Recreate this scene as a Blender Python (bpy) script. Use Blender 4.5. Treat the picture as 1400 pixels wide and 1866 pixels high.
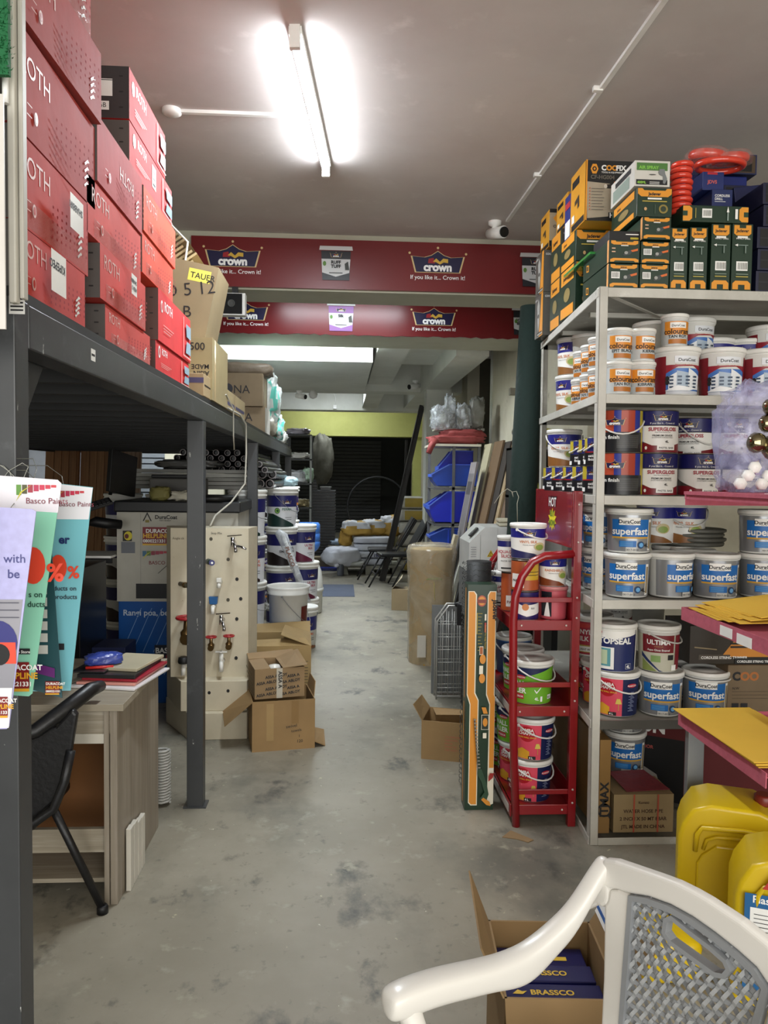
import bpy, bmesh, math, random
from mathutils import Vector, Matrix, noise
random.seed(7)
PI=math.pi
for o in list(bpy.data.objects): bpy.data.objects.remove(o)
SC=bpy.context.scene; COL=SC.collection
# ---------------------------------------------------------------- camera, world, lights, exposure
cam_d=bpy.data.cameras.new('camera'); cam=bpy.data.objects.new('camera',cam_d); COL.objects.link(cam); SC.camera=cam
cam_d.sensor_fit='VERTICAL'; cam_d.sensor_height=36.0; cam_d.lens=36.0*1400/1866; cam_d.clip_start=.05
def set_cam(yaw,pit,rho,loc):
    f=Vector((math.sin(yaw)*math.cos(pit),math.cos(yaw)*math.cos(pit),-math.sin(pit)))
    r0=Vector((math.cos(yaw),-math.sin(yaw),0)); u0=r0.cross(f)
    r=r0*math.cos(rho)+u0*math.sin(rho); u=u0*math.cos(rho)-r0*math.sin(rho)
    m=Matrix((r,u,-f)).transposed().to_4x4(); m.translation=Vector(loc); cam.matrix_world=m
set_cam(0.056143,0.045012,0.012,(0,0,1.55))
SC.view_settings.view_transform='Standard'; SC.view_settings.look='None'; SC.view_settings.gamma=1; SC.view_settings.exposure=0.6
SC.view_settings.use_curve_mapping=False
wd=bpy.data.worlds.new('world'); SC.world=wd; wd.use_nodes=True
wd.node_tree.nodes['Background'].inputs[0].default_value=(.80,.90,1.0,1); wd.node_tree.nodes['Background'].inputs[1].default_value=1.1
def area(name,loc,rot,sx,sy,power,col):
    l=bpy.data.lights.new(name,'AREA'); l.shape='RECTANGLE'; l.size=sx; l.size_y=sy; l.energy=power; l.color=col
    o=bpy.data.objects.new(name,l); COL.objects.link(o); o.location=loc; o.rotation_euler=rot; return o
# daylight through the open shop front behind the photographer
area('shopfront_daylight',(0.9,-1.9,1.75),(math.radians(88),0,0),5.6,2.6,120,(1.0,.95,.87))
TUBES=dict(main=32,mid=14,back=60,rear=10)      # watts of the ceiling tubes
# ---------------------------------------------------------------- materials
def lin(h):
    h=h.lstrip('#'); c=[int(h[i:i+2],16)/255 for i in (0,2,4)]
    return tuple(x/12.92 if x<=.04045 else ((x+.055)/1.055)**2.4 for x in c)+(1,)
MC={}
def mat(h,rough=.5,metal=0.0,var=.12,scale=6,bump=0,emit=0,trans=0,alpha=1,coat=0,stretch=None):
    k=(h,rough,metal,var,scale,bump,emit,trans,alpha,coat,stretch)
    if k in MC: return MC[k]
    m=bpy.data.materials.new('mat_'+h.strip('#')); m.use_nodes=True; nt=m.node_tree; b=nt.nodes['Principled BSDF']
    c=lin(h); b.inputs['Roughness'].default_value=rough; b.inputs['Metallic'].default_value=metal
    tc=nt.nodes.new('ShaderNodeTexCoord'); nz=nt.nodes.new('ShaderNodeTexNoise'); nz.inputs['Scale'].default_value=scale; nz.inputs['Detail'].default_value=3
    src=tc.outputs['Object']
    if stretch:
        mp=nt.nodes.new('ShaderNodeMapping'); mp.inputs['Scale'].default_value=stretch; nt.links.new(src,mp.inputs[0]); src=mp.outputs[0]
    nt.links.new(src,nz.inputs['Vector'])
    rp=nt.nodes.new('ShaderNodeValToRGB'); rp.color_ramp.elements[0].position=.3; rp.color_ramp.elements[1].position=.7
    rp.color_ramp.elements[0].color=tuple(x*(1-var) for x in c[:3])+(1,); rp.color_ramp.elements[1].color=tuple(min(1,x*(1+var*.35)) for x in c[:3])+(1,)
    nt.links.new(nz.outputs['Fac'],rp.inputs[0]); nt.links.new(rp.outputs[0],b.inputs['Base Color'])
    if bump:
        bp=nt.nodes.new('ShaderNodeBump'); bp.inputs['Strength'].default_value=bump; bp.inputs['Distance'].default_value=.01
        nt.links.new(nz.outputs['Fac'],bp.inputs['Height']); nt.links.new(bp.outputs[0],b.inputs['Normal'])
    if emit: b.inputs['Emission Color'].default_value=c; b.inputs['Emission Strength'].default_value=emit
    if trans: b.inputs['Transmission Weight'].default_value=trans; b.inputs['IOR'].default_value=1.15
    if alpha<1: b.inputs['Alpha'].default_value=alpha
    if coat: b.inputs['Coat Weight'].default_value=coat
    MC[k]=m; return m
def patchy(name,base,cols,rough=.7,bump=.2,gloss=0,seed=0):
    """base colour + list of (colour, scale, lo, hi, stretch) noise patches laid over it"""
    m=bpy.data.materials.new(name); m.use_nodes=True; nt=m.node_tree; b=nt.nodes['Principled BSDF']; b.inputs['Roughness'].default_value=rough
    tc=nt.nodes.new('ShaderNodeTexCoord'); cur=None; first=None
    for i,(c,s,lo,hi,st) in enumerate(cols):
        mp=nt.nodes.new('ShaderNodeMapping'); mp.inputs['Scale'].default_value=st; mp.inputs['Location'].default_value=(seed+i*3.7,i*1.3,i*.9); nt.links.new(tc.outputs['Object'],mp.inputs[0])
        nz=nt.nodes.new('ShaderNodeTexNoise'); nz.inputs['Scale'].default_value=s; nz.inputs['Detail'].default_value=8; nz.inputs['Roughness'].default_value=.62; nt.links.new(mp.outputs[0],nz.inputs['Vector'])
        r=nt.nodes.new('ShaderNodeMapRange'); r.inputs['From Min'].default_value=lo; r.inputs['From Max'].default_value=hi; nt.links.new(nz.outputs['Fac'],r.inputs['Value'])
        mx=nt.nodes.new('ShaderNodeMix'); mx.data_type='RGBA'; nt.links.new(r.outputs[0],mx.inputs['Factor'])
        if cur is None: mx.inputs['A'].default_value=lin(base)
        else: nt.links.new(cur,mx.inputs['A'])
        mx.inputs['B'].default_value=lin(c); cur=mx.outputs['Result']; first=first or nz
    nt.links.new(cur,b.inputs['Base Color'])
    bp=nt.nodes.new('ShaderNodeBump'); bp.inputs['Strength'].default_value=bump; bp.inputs['Distance'].default_value=.01
    nt.links.new(first.outputs['Fac'],bp.inputs['Height']); nt.links.new(bp.outputs[0],b.inputs['Normal'])
    return m
# ---------------------------------------------------------------- text geometry
TC={}
def text_geo(s,bold=0):
    k=(s,bold)
    if k in TC: return TC[k]
    cu=bpy.data.curves.new('t','FONT'); cu.body=s; cu.size=1; cu.resolution_u=3; cu.offset=.022*bold; cu.fill_mode='FRONT'
    o=bpy.data.objects.new('t',cu); me=bpy.data.meshes.new_from_object(o)
    vs=[(v.co.x,v.co.y) for v in me.vertices]; fs=[tuple(p.vertices) for p in me.polygons]
    w=max([v[0] for v in vs] or [1]); TC[k]=(vs,fs,w)
    bpy.data.objects.remove(o); bpy.data.curves.remove(cu); bpy.data.meshes.remove(me)
    return TC[k]
# decal items, 2D coordinates in metres: ('r',x0,y0,x1,y1,mat) ('t',x,y,size,text,mat,align,bold,rot) ('p',pts,mat) ('e',cx,cy,rx,ry,mat)
def dec_geo(it):
    k=it[0]
    if k=='r': _,a,b,c,d,m=it; return [(a,b),(c,b),(c,d),(a,d)],[(0,1,2,3)],m
    if k=='p': return list(it[1]),[tuple(range(len(it[1])))],it[2]
    if k=='e':
        n=20; return [(it[1]+it[3]*math.cos(2*PI*i/n),it[2]+it[4]*math.sin(2*PI*i/n)) for i in range(n)],[tuple(range(n))],it[5]
    if k=='t':
        al=it[6] if len(it)>6 else 'l'; bo=it[7] if len(it)>7 else 0; ro=it[8] if len(it)>8 else 0
        vs,fs,w=text_geo(it[4],bo); dx={'l':0,'c':-w/2,'r':-w}[al]; s=it[3]; ca,sa=math.cos(ro),math.sin(ro)
        out=[]
        for x,y in vs:
            x=(x+dx)*s; y*=s; out.append((it[1]+x*ca-y*sa,it[2]+x*sa+y*ca))
        return out,fs,it[5]
# ---------------------------------------------------------------- mesh builder
class MB:
    def __init__(s): s.v=[]; s.f=[]; s.m=[]; s.sm=[]; s.mats=[]; s.M=Matrix.Identity(4)
    def mi(s,m):
        if m not in s.mats: s.mats.append(m)
        return s.mats.index(m)
    def add(s,vs,fs,m,smooth=False):
        b=len(s.v); s.v+= [tuple(s.M@Vector(v)) for v in vs]; i=s.mi(m)
        for f in fs: s.f.append(tuple(b+k for k in f)); s.m.append(i); s.sm.append(smooth)
        return s
    def box(s,x0,y0,z0,x1,y1,z1,m):
        if x0>x1:x0,x1=x1,x0
        if y0>y1:y0,y1=y1,y0
        if z0>z1:z0,z1=z1,z0
        return s.add([(x0,y0,z0),(x1,y0,z0),(x1,y1,z0),(x0,y1,z0),(x0,y0,z1),(x1,y0,z1),(x1,y1,z1),(x0,y1,z1)],
              [(0,3,2,1),(4,5,6,7),(0,1,5,4),(1,2,6,5),(2,3,7,6),(3,0,4,7)],m)
    def bar(s,p,q,w,h,m,up=(0,0,1)):
        p=Vector(p);q=Vector(q);d=(q-p).normalized();u=Vector(up)
        if abs(d.dot(u))>.98:u=Vector((0,1,0))
        a=d.cross(u).normalized();b=a.cross(d); vs=[]
        for e in (p,q):
            for i,j in ((-1,-1),(1,-1),(1,1),(-1,1)): vs.append(e+a*i*w/2+b*j*h/2)
        return s.add(vs,[(0,1,2,3),(7,6,5,4),(0,4,5,1),(1,5,6,2),(2,6,7,3),(3,7,4,0)],m)
    def tube(s,pts,r,m,n=8,closed=False,cap=True):
        P=[Vector(p) for p in pts]; N=len(P); rs=r if isinstance(r,(list,tuple)) else [r]*N
        vs=[];fs=[]; pu=None
        for i in range(N):
            if closed: d=(P[(i+1)%N]-P[i-1])
            else: d=(P[min(i+1,N-1)]-P[max(i-1,0)])
            d.normalize()
            if pu is None:
                u=Vector((0,0,1)) if abs(d.z)<.9 else Vector((1,0,0)); a=d.cross(u).normalized()
            else: a=(pu-d*pu.dot(d)).normalized()
            pu=a; b=d.cross(a)
            for k in range(n):
                t=2*PI*k/n; vs.append(P[i]+(a*math.cos(t)+b*math.sin(t))*rs[i])
        for i in range(N if closed else N-1):
            j=(i+1)%N
            for k in range(n):
                l=(k+1)%n; fs.append((i*n+k,i*n+l,j*n+l,j*n+k))
        s.add(vs,fs,m,True)
        if cap and not closed:
            b=len(s.v)-N*n; i=s.mi(m)
            s.f.append(tuple(b+k for k in range(n-1,-1,-1))); s.m.append(i); s.sm.append(False)
            s.f.append(tuple(b+(N-1)*n+k for k in range(n))); s.m.append(i); s.sm.append(False)
        return s
    def lathe(s,prof,m,n=24,c=(0,0,0),caps=(1,1),smooth=True,axis='z'):
        vs=[];fs=[]
        for r,z in prof:
            for k in range(n):
                t=2*PI*k/n; x,y=r*math.cos(t),r*math.sin(t)
                vs.append((c[0]+x,c[1]+y,c[2]+z) if axis=='z' else ((c[0]+x,c[1]-z,c[2]+y) if axis=='y' else (c[0]+z,c[1]+x,c[2]+y)))
        for i in range(len(prof)-1):
            for k in range(n):
                l=(k+1)%n; fs.append((i*n+k,i*n+l,(i+1)*n+l,(i+1)*n+k))
        s.add(vs,fs,m,smooth)
        b=len(s.v)-len(vs); i=s.mi(m)
        if caps[0]: s.f.append(tuple(b+k for k in range(n-1,-1,-1))); s.m.append(i); s.sm.append(False)
        if caps[1]: s.f.append(tuple(b+(len(prof)-1)*n+k for k in range(n))); s.m.append(i); s.sm.append(False)
        return s
    def prism(s,poly,t,m,o=(0,0,0),ex=(1,0,0),ey=(0,1,0)):
        """polygon in the plane (o,ex,ey), extruded by t along ex x ey"""
        o=Vector(o);ex=Vector(ex).normalized();ey=Vector(ey).normalized();nz=ex.cross(ey); n=len(poly)
        a=[o+ex*x+ey*y for x,y in poly]; b=[p+nz*t for p in a]
        fs=[tuple(range(n-1,-1,-1)),tuple(range(n,2*n))]+[(i,(i+1)%n,n+(i+1)%n,n+i) for i in range(n)]
        if t<0: fs=[tuple(reversed(f)) for f in fs]
        return s.add(a+b,fs,m)
    def plane_dec(s,items,o,ex,ey,eps=.0006,base=1):
        o=Vector(o);ex=Vector(ex).normalized();ey=Vector(ey).normalized();nz=ex.cross(ey)
        for i,it in enumerate(items):
            vs,fs,m=dec_geo(it); e=nz*eps*(base+i*.6)
            s.add([o+ex*x+ey*y+e for x,y in vs],fs,m)
        return s
    def cone_dec(s,items,r0,r1,h,eps=.0006,a0=-PI/2,base=1,step=.012):
        """x is arc length from the angle a0, y height; radius goes r0..r1 over 0..h"""
        for i,it in enumerate(items):
            vs,fs,m=dec_geo(it); bm=bmesh.new(); bv=[bm.verts.new((x,y,0)) for x,y in vs]
            for f in fs:
                try: bm.faces.new([bv[k] for k in f])
                except ValueError: pass
            xs=[v[0] for v in vs]; x=math.ceil(min(xs)/step)*step
            while x<max(xs):
                if x>min(xs)+1e-5: bmesh.ops.bisect_plane(bm,geom=bm.verts[:]+bm.edges[:]+bm.faces[:],dist=1e-6,plane_co=(x,0,0),plane_no=(1,0,0))
                x+=step
            bm.verts.index_update(); out=[]
            for v in bm.verts:
                y=v.co.y; r=r0+(r1-r0)*y/h+eps*(base+i*.6); rm=(r0+r1)/2; a=a0+v.co.x/rm; out.append((r*math.cos(a),r*math.sin(a),y))
            s.add(out,[tuple(v.index for v in f.verts) for f in bm.faces],m,it[0]!='t'); bm.free()
        return s
    def mesh(s,name):
        me=bpy.data.meshes.new(name); me.from_pydata(s.v,[],s.f)
        for m in s.mats: me.materials.append(m)
        me.polygons.foreach_set('material_index',s.m); me.polygons.foreach_set('use_smooth',s.sm); me.update(); return me
def obj(name,me,parent=None,bevel=0,loc=None,rot=None,seg=2):
    if isinstance(me,MB): me=me.mesh(name)
    o=bpy.data.objects.new(name,me); COL.objects.link(o)
    if parent is not None: o.parent=parent
    if loc is not None: o.location=loc
    if rot is not None: o.rotation_euler=rot if isinstance(rot,(tuple,list)) else (0,0,rot)
    if bevel:
        b=o.modifiers.new('b','BEVEL'); b.width=bevel; b.segments=seg; b.limit_method='ANGLE'; b.angle_limit=math.radians(50)
    return o
def tag(o,label,cat,group=None,kind=None):
    o['label']=label; o['category']=cat
    if group:o['group']=group
    if kind:o['kind']=kind
    return o
def thing(name,label,cat,loc=(0,0,0),rot=0,group=None):
    o=bpy.data.objects.new(name,None); COL.objects.link(o); o.empty_display_size=.05
    o.location=loc; o.rotation_euler=rot if isinstance(rot,(tuple,list)) else (0,0,rot); return tag(o,label,cat,group)
def struct(name,me,bevel=0):
    o=obj(name,me,bevel=bevel); o['kind']='structure'; return o
def part(name,me,parent,label=None,bevel=0,loc=None,rot=None):
    o=obj(name,me,parent,bevel,loc,rot)
    if label:o['label']=label
    return o
def film(h,lo=.15,hi=.75,scale=9,rough=.12):
    k=('film',h,lo,hi,scale,rough)
    if k in MC: return MC[k]
    m=mat(h,rough,bump=1.0,scale=scale*1.7,var=.08).copy(); nt=m.node_tree; b=nt.nodes['Principled BSDF']
    nz=nt.nodes.new('ShaderNodeTexNoise'); nz.inputs['Scale'].default_value=scale; nz.inputs['Detail'].default_value=5; nz.inputs['Distortion'].default_value=1.2
    tc=nt.nodes.new('ShaderNodeTexCoord'); nt.links.new(tc.outputs['Object'],nz.inputs['Vector'])
    r=nt.nodes.new('ShaderNodeMapRange'); r.inputs['From Min'].default_value=.35; r.inputs['From Max'].default_value=.7; r.inputs['To Min'].default_value=lo; r.inputs['To Max'].default_value=hi
    nt.links.new(nz.outputs['Fac'],r.inputs['Value']); nt.links.new(r.outputs[0],b.inputs['Alpha']); MC[k]=m; return m
W=mat('#f2f2ee',.45); WR=mat('#ffffff',.5,var=0); BK=mat('#0c0c0e',.5); NV=mat('#1a1c5c',.35); INK=mat('#17171a',.6,var=0)
CARD='#a98d66'
# ================================================================ the room
WALLM=patchy('wall_paint','#cfc9b4',[('#b9b29a',1.6,.45,.75,(1,1,1)),('#8f876f',3.5,.66,.74,(1,1,1))],.85,.1)
CEILM=patchy('ceiling_paint','#cdc7c4',[('#bfb7b4',1.1,.4,.7,(1,1,1)),('#dcd6d3',5,.6,.8,(1,1,1))],.8,.35)
BEAMM=patchy('beam_paint','#b9b8a6',[('#a9a894',2.0,.45,.75,(1,1,1)),('#7f7c66',9,.70,.76,(1,1,1))],.8,.12)
WHITEM=patchy('white_paint','#d8dad2',[('#c4c6bc',1.5,.45,.75,(1,1,1)),('#8d8b80',8,.70,.75,(1,1,1))],.8,.1)
YELM=patchy('yellow_paint','#c9cc7c',[('#b9bc6c',1.5,.45,.75,(1,1,1))],.8,.1)
DARKM=mat('#1b1c1a',.8)
def floor_mat():
    m=patchy('concrete_floor','#878172',[('#989283',1.3,.42,.68,(1,1,1)),('#66645a',1.8,.50,.70,(1,.8,1)),('#4a4a45',2.6,.60,.70,(1.0,.7,1)),('#504f4a',4.5,.60,.69,(1,.7,1)),('#6f6c61',20,.60,.70,(1,1,1)),('#b9b39a',5.5,.70,.73,(1,.8,1)),('#d2cebc',24,.715,.73,(1,1,1)),('#989482',11,.62,.70,(1,1,1)),('#a09d8d',7,.60,.74,(1,1,1)),('#bdb596',16,.70,.73,(1,1,1)),('#2e2c28',34,.735,.75,(1,1,1))],.5,.12)
    nt=m.node_tree; b=nt.nodes['Principled BSDF']; b.inputs['Roughness'].default_value=.42; b.inputs['Specular IOR Level'].default_value=.35
    return m
FLOORM=floor_mat()
struct('floor',MB().box(-5.2,-6,-.1,6,13.2,0,FLOORM).box(-5.2,13.2,-.1,6,21,.14,FLOORM))
struct('ceiling',MB().box(-5.2,-3.0,3.25,6,21,3.4,CEILM))
struct('wall_left',MB().box(-5.3,-3.0,0,-5.2,21,3.25,WALLM))
# right wall: plain stretch, then a niche, then the white column and the far wall
struct('wall_right',MB().box(1.78,5.5,0,1.95,9.1,3.25,WALLM))
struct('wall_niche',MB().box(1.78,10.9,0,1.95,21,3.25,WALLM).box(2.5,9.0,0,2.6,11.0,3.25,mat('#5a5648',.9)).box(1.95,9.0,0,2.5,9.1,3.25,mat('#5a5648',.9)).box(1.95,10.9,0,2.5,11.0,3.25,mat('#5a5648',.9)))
struct('wall_front_right',MB().box(4.2,-2.4,0,4.3,5.7,3.25,WALLM).box(1.95,5.6,0,4.3,5.7,3.25,WALLM))
struct('column',MB().box(1.20,10.9,0,1.55,11.25,3.25,WHITEM))
struct('trim_1',MB().box(1.76,9.06,0,1.82,9.12,3.25,WHITEM))
# transverse and longitudinal beams
struct('beam_1',MB().box(-5.2,5.5,2.855,4.2,5.88,3.25,BEAMM))
struct('beam_2',MB().box(-5.2,7.12,2.85,1.78,7.80,3.25,BEAMM))
struct('beam_3',MB().box(-5.2,11.4,2.82,1.78,11.8,3.25,WHITEM))
struct('beam_4',MB().box(-5.2,14.5,2.80,1.78,14.9,3.25,WHITEM))
struct('beam_5',MB().box(.38,7.85,2.92,.72,11.4,3.25,WHITEM).box(.38,11.8,2.85,.66,14.5,3.25,WHITEM))
struct('beam_6',MB().box(1.16,7.85,2.80,1.5,11.4,3.25,WHITEM).box(1.16,11.8,2.85,1.45,14.5,3.25,WHITEM))
struct('ceiling_slab',MB().box(-5.2,8.42,2.80,.33,11.4,3.25,WHITEM))
struct('ceiling_panel',MB().box(.72,7.85,3.0,1.16,9.9,3.25,WHITEM))
struct('beam_7',MB().box(-5.2,17.0,2.45,1.78,17.4,3.25,YELM))
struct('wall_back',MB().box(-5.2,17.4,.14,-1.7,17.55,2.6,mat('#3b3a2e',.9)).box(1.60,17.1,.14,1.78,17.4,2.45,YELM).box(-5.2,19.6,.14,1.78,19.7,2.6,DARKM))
sh=MB()
for i in range(26): sh.box(-1.7,19.5,.14+i*.09,1.0,19.55,.14+i*.09+.075,mat('#2a2b29',.6))
sh.box(-1.7,19.55,.14,1.0,19.58,2.5,mat('#141514',.8))
struct('door_1',sh)
struct('baseboard_back',MB().box(-.4,13.14,0,1.2,13.22,.15,mat('#6d6857',.8)))
# partition wall and roller shutter seen under the platform
struct('wall_partition',MB().box(-5.2,11.6,0,-3.05,11.7,3.25,mat('#b9bcc6',.8)).box(-2.62,11.6,0,-1.95,11.7,3.25,WALLM).box(-1.95,11.6,0,-1.75,11.7,3.25,WALLM))
sh=MB()
for i in range(32): sh.box(-3.05,11.62,.02+i*.085,-2.62,11.66,.02+i*.085+.065,mat('#8b9095',.45,.4))
sh.box(-3.05,11.66,0,-2.62,11.69,2.8,mat('#565b60',.6))
struct('door_2',sh)
struct('wall_behind',MB().box(-5.2,-3.1,2.65,6,-3.0,3.4,WALLM).box(-5.2,-3.1,0,-2.2,-3.0,2.65,WALLM).box(4.2,-3.1,0,6,-3.0,2.65,WALLM))
# red banners on the beams
RED=mat('#700c10',.38,var=.1,scale=2); GOLD=mat('#d9c08a',.5,var=0)
def crown(cx,cy,s,tag2=True):
    """crown emblem about 1.0*s wide, centred on cx; cy is its base line"""
    def sh(k,dy=0): 
        return [(cx-.42*s*k,cy+.0*s+dy),(cx-.5*s*k,cy+.30*s*k+dy),(cx-.25*s*k,cy+.28*s*k+dy),(cx-.12*s*k,cy+.32*s*k+dy),(cx,cy+.40*s*k+dy),(cx+.12*s*k,cy+.32*s*k+dy),(cx+.25*s*k,cy+.28*s*k+dy),(cx+.5*s*k,cy+.30*s*k+dy),(cx+.42*s*k,cy+.0*s+dy)]
    it=[('p',sh(1),GOLD),('p',sh(.94,.011*s),mat('#181440',.4,var=0))]
    it+=[('e',cx-.52*s,cy+.35*s,.022*s,.022*s,GOLD),('e',cx,cy+.45*s,.022*s,.022*s,GOLD),('e',cx+.52*s,cy+.35*s,.022*s,.022*s,GOLD)]
    it+=[('p',[(cx-.18*s,cy+.17*s),(cx-.17*s,cy+.25*s),(cx-.08*s,cy+.27*s),(cx-.05*s,cy+.17*s)],mat('#a01822',.5,var=0)),
         ('p',[(cx-.09*s,cy+.20*s),(cx-.03*s,cy+.26*s),(cx+.04*s,cy+.20*s),(cx+.10*s,cy+.26*s),(cx+.19*s,cy+.25*s),(cx+.19*s,cy+.18*s),(cx+.11*s,cy+.19*s),(cx+.04*s,cy+.15*s),(cx-.03*s,cy+.19*s)],mat('#d8b040',.5,var=0)),
         ('t',cx,cy+.035*s,.20*s,'crown',WR,'c',2.2)]
    if tag2: it.append(('t',cx,cy-.12*s,.105*s,'If you like it... Crown it!',WR,'c',.3))
    return it
def banner_pail(cx,cy,s,txt,dark='#20222a'):
    dk=mat(dark,.4,var=0); lg=mat('#cfd2d4',.4,var=0)
    it=[('p',[(cx-.40*s,cy),(cx-.44*s,cy+.86*s),(cx+.44*s,cy+.86*s),(cx+.40*s,cy)],dk),('p',[(cx-.5*s,cy+.88*s),(cx-.48*s,cy+1.0*s),(cx+.48*s,cy+1.0*s),(cx+.5*s,cy+.88*s)],lg),
        ('p',[(cx-.41*s,cy+.22*s),(cx-.43*s,cy+.62*s),(cx+.43*s,cy+.62*s),(cx+.40*s,cy+.22*s),(cx,cy+.10*s)],lg)]
    it+=crown(cx,cy+.67*s,.34*s,False)
    for i,t in enumerate(txt): it.append(('t',cx,cy+(.48-.12*i)*s,.13*s,t,INK,'c',2))
    it+=[('r',cx-.2*s,cy+.20*s,cx+.2*s,cy+.22*s,INK),('e',cx-.34*s,cy+.48*s,.05*s,.07*s,mat('#5d8a3c',.5,var=0)),('p',[(cx+.28*s,cy+.3*s),(cx+.26*s,cy+.48*s),(cx+.36*s,cy+.55*s),(cx+.4*s,cy+.3*s)],mat('#3a3f3a',.5,var=0))]
    return it
b=MB().box(-1.055,5.475,2.868,1.49,5.498,3.21,RED)
def bx(px): return (px-620)/1400*5.49
it=crown(bx(424)+.0,.135,.385)+crown(bx(790),.13,.385)+banner_pail(bx(607),.06,.235,['RUFF','TUFF'])+banner_pail(bx(969),.05,.235,['RUFF','TUFF'])
b.plane_dec(it,(0,5.475,2.868),(1,0,0),(0,0,1))
tag(obj('advertising_banner',b),'long red banner with crown emblems along the top of the nearer beam','banner')
b=MB()
b.prism([(-1.30,0)]+[(-1.3+ (2.98*i/60),random.uniform(-.012,.004)) for i in range(1,60)]+[(1.68,0),(1.68,.33),(-1.3,.33)],.02,mat('#6b0f16',.28,var=.1,scale=2),(0,7.118,2.85),(1,0,0),(0,0,1))
def bx(px): return (px-620)/1400*7.1
it=crown(bx(447),.11,.40)+crown(bx(785),.10,.40)+banner_pail(bx(617),.03,.26,['Silk'],'#8c5aa0')+banner_pail(bx(952),.03,.255,['SOFT MATT','EMULSION'])
b.plane_dec(it,(0,7.097,2.85),(1,0,0),(0,0,1))
tag(obj('advertising_banner',b),'red banner on the farther beam, below and behind the first, torn along its bottom edge','banner')
b=MB().box(-1.105,5.47,2.90,-1.06,5.498,3.23,WHITEM)
# small speaker hung under the first beam
t=thing('wall_speaker','small black square speaker hung below the first red banner at its left end','speaker',(-.75,5.42,2.66))
b=MB().box(-.11,0,0,.075,.08,.15,W); part('housing',b,t,'white edge of the case')
b=MB().box(-.105,-.008,.008,.055,0,.145,mat('#050506',.85)); part('front',b,t)
b=MB().lathe([(.028,0),(.026,.006),(.020,.002),(.010,.004)],mat('#3a3b38',.5),20,(-.02,-.008,.078),axis='y'); part('cone',b,t)
part('bracket',MB().box(-.02,.03,.15,.02,.06,.20,BK),t)
# ---------------------------------------------------------------- ceiling lamps
def tube_lamp(label,loc,rz,L,power,group=None,emit=16):
    t=thing('ceiling_tube_lamp',label,'lamp',loc,rz,group)
    b=MB().box(-.025,-L/2,-.03,.025,L/2,0,W); part('batten',b,t)
    for s in (-1,1): part('lamp_holder',MB().box(-.02,s*L/2-.012,-.085,.02,s*L/2+.012,-.0,W),t)
    e=mat('#f4faff',.3,var=0,emit=emit); part('tube',MB().tube([(0,-L/2+.012,-.065),(0,L/2-.012,-.065)],.014,e,10),t)
    l=bpy.data.lights.new('tube_light','AREA'); l.shape='RECTANGLE'; l.size=.05; l.size_y=L-.05; l.energy=power; l.color=(.86,.94,1.0)
    o=bpy.data.objects.new('tube_light',l); COL.objects.link(o); o.parent=t; o.location=(0,0,-.085)
    return t
tube_lamp('bare fluorescent tube lamp lit on the ceiling above the aisle',(-.144,3.615,3.25),math.radians(-4.3),1.24,TUBES['main'],emit=46)
tube_lamp('lit ceiling tube between the two red banner beams, seen only by its glow',(0,6.5,3.25),PI/2,1.2,TUBES['mid'])
tube_lamp('lit ceiling tube in the bay behind the farther banner beam',(-.22,8.10,3.25),PI/2,1.2,TUBES['back'],emit=60)
tube_lamp('lit ceiling tube between the two rear white beams, hidden from the aisle',(.1,13.1,3.25),PI/2,1.2,34,emit=40)
tube_lamp('unseen tube lamp added at the rear left to light the doors and shutter wall',(-2.5,10.3,2.80),PI/2,1.2,40,emit=30)  # added tube, stands in for daylight on the doors and shutter wall
tube_lamp('lit ceiling tube in the rear bay before the yellow lintel',(-.2,15.9,3.25),PI/2,1.2,TUBES['rear'],emit=60)
# conduit, ceiling rose, camera
t=thing('conduit','short white trunking strip running sideways from the ceiling rose to the lamp','conduit',(0,0,0))
part('trunking',MB().box(-.77,3.70,3.235,-.17,3.722,3.25,W),t)
tag(obj('ceiling_rose',MB().lathe([(.045,0),(.045,-.018),(.03,-.026),(.0,-.026)],W,20,(-.805,3.71,3.25),caps=(0,0))),'round white junction cover on the ceiling, left of the lamp','ceiling rose')
t=thing('conduit','long white trunking strip running back along the ceiling to the dome camera','conduit',(0,0,0))
part('trunking',MB().bar((1.155,1.0,3.243),(1.075,5.08,3.243),.022,.014,W),t)
for y in (1.6,2.7,3.35,4.3): part('clip',MB().box(1.14-.02*(y-1)-.02,y-.012,3.23,1.14-.02*(y-1)+.02,y+.012,3.25,W),t)
def cctv(label,loc,rz,s=1,dome=False):
    t=thing('security_camera',label,'camera',loc,rz)
    part('mount',MB().lathe([(.04*s,0),(.038*s,-.02*s),(.018*s,-.03*s),(.016*s,-.06*s)],W,16,caps=(0,1)),t)
    b=MB().tube([(0,.05*s,-.06*s),(0,-.09*s,-.085*s)],[.032*s,.036*s],W,14); b.tube([(0,-.088*s,-.085*s),(0,-.10*s,-.087*s)],.03*s,BK,14); part('camera_body',b,t)
cctv('white security camera at the far end of the long ceiling trunking',(1.0,5.12,3.25),math.radians(25),1.1)
cctv('small white bullet camera with dark lens on the rear beam, right side',(1.08,11.34,2.98),math.radians(-60),1.2)
cctv('small white bullet camera on the rear beam at the left, near the plastic bags',(-.62,11.34,2.80),math.radians(60),1.1)
t=thing('wall_socket','small white socket with a drooping wire on the rear beam','socket',(-.13,14.44,2.82)); part('socket_box',MB().box(-.03,0,-.0,.03,.05,.07,W),t); part('wire',MB().tube([(0,.02,.07),(.01,.02,.2),(-.03,.02,.3),(-.2,.02,.33)],.006,W,6),t)
tag(obj('bulb',MB().lathe([(.0,-.13),(.05,-.11),(.065,-.06),(.04,-.015),(.02,0)],W,14,(-.42,11.32,2.81),caps=(0,1))),'round white bulb hanging below the rear white beam','bulb')
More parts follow.
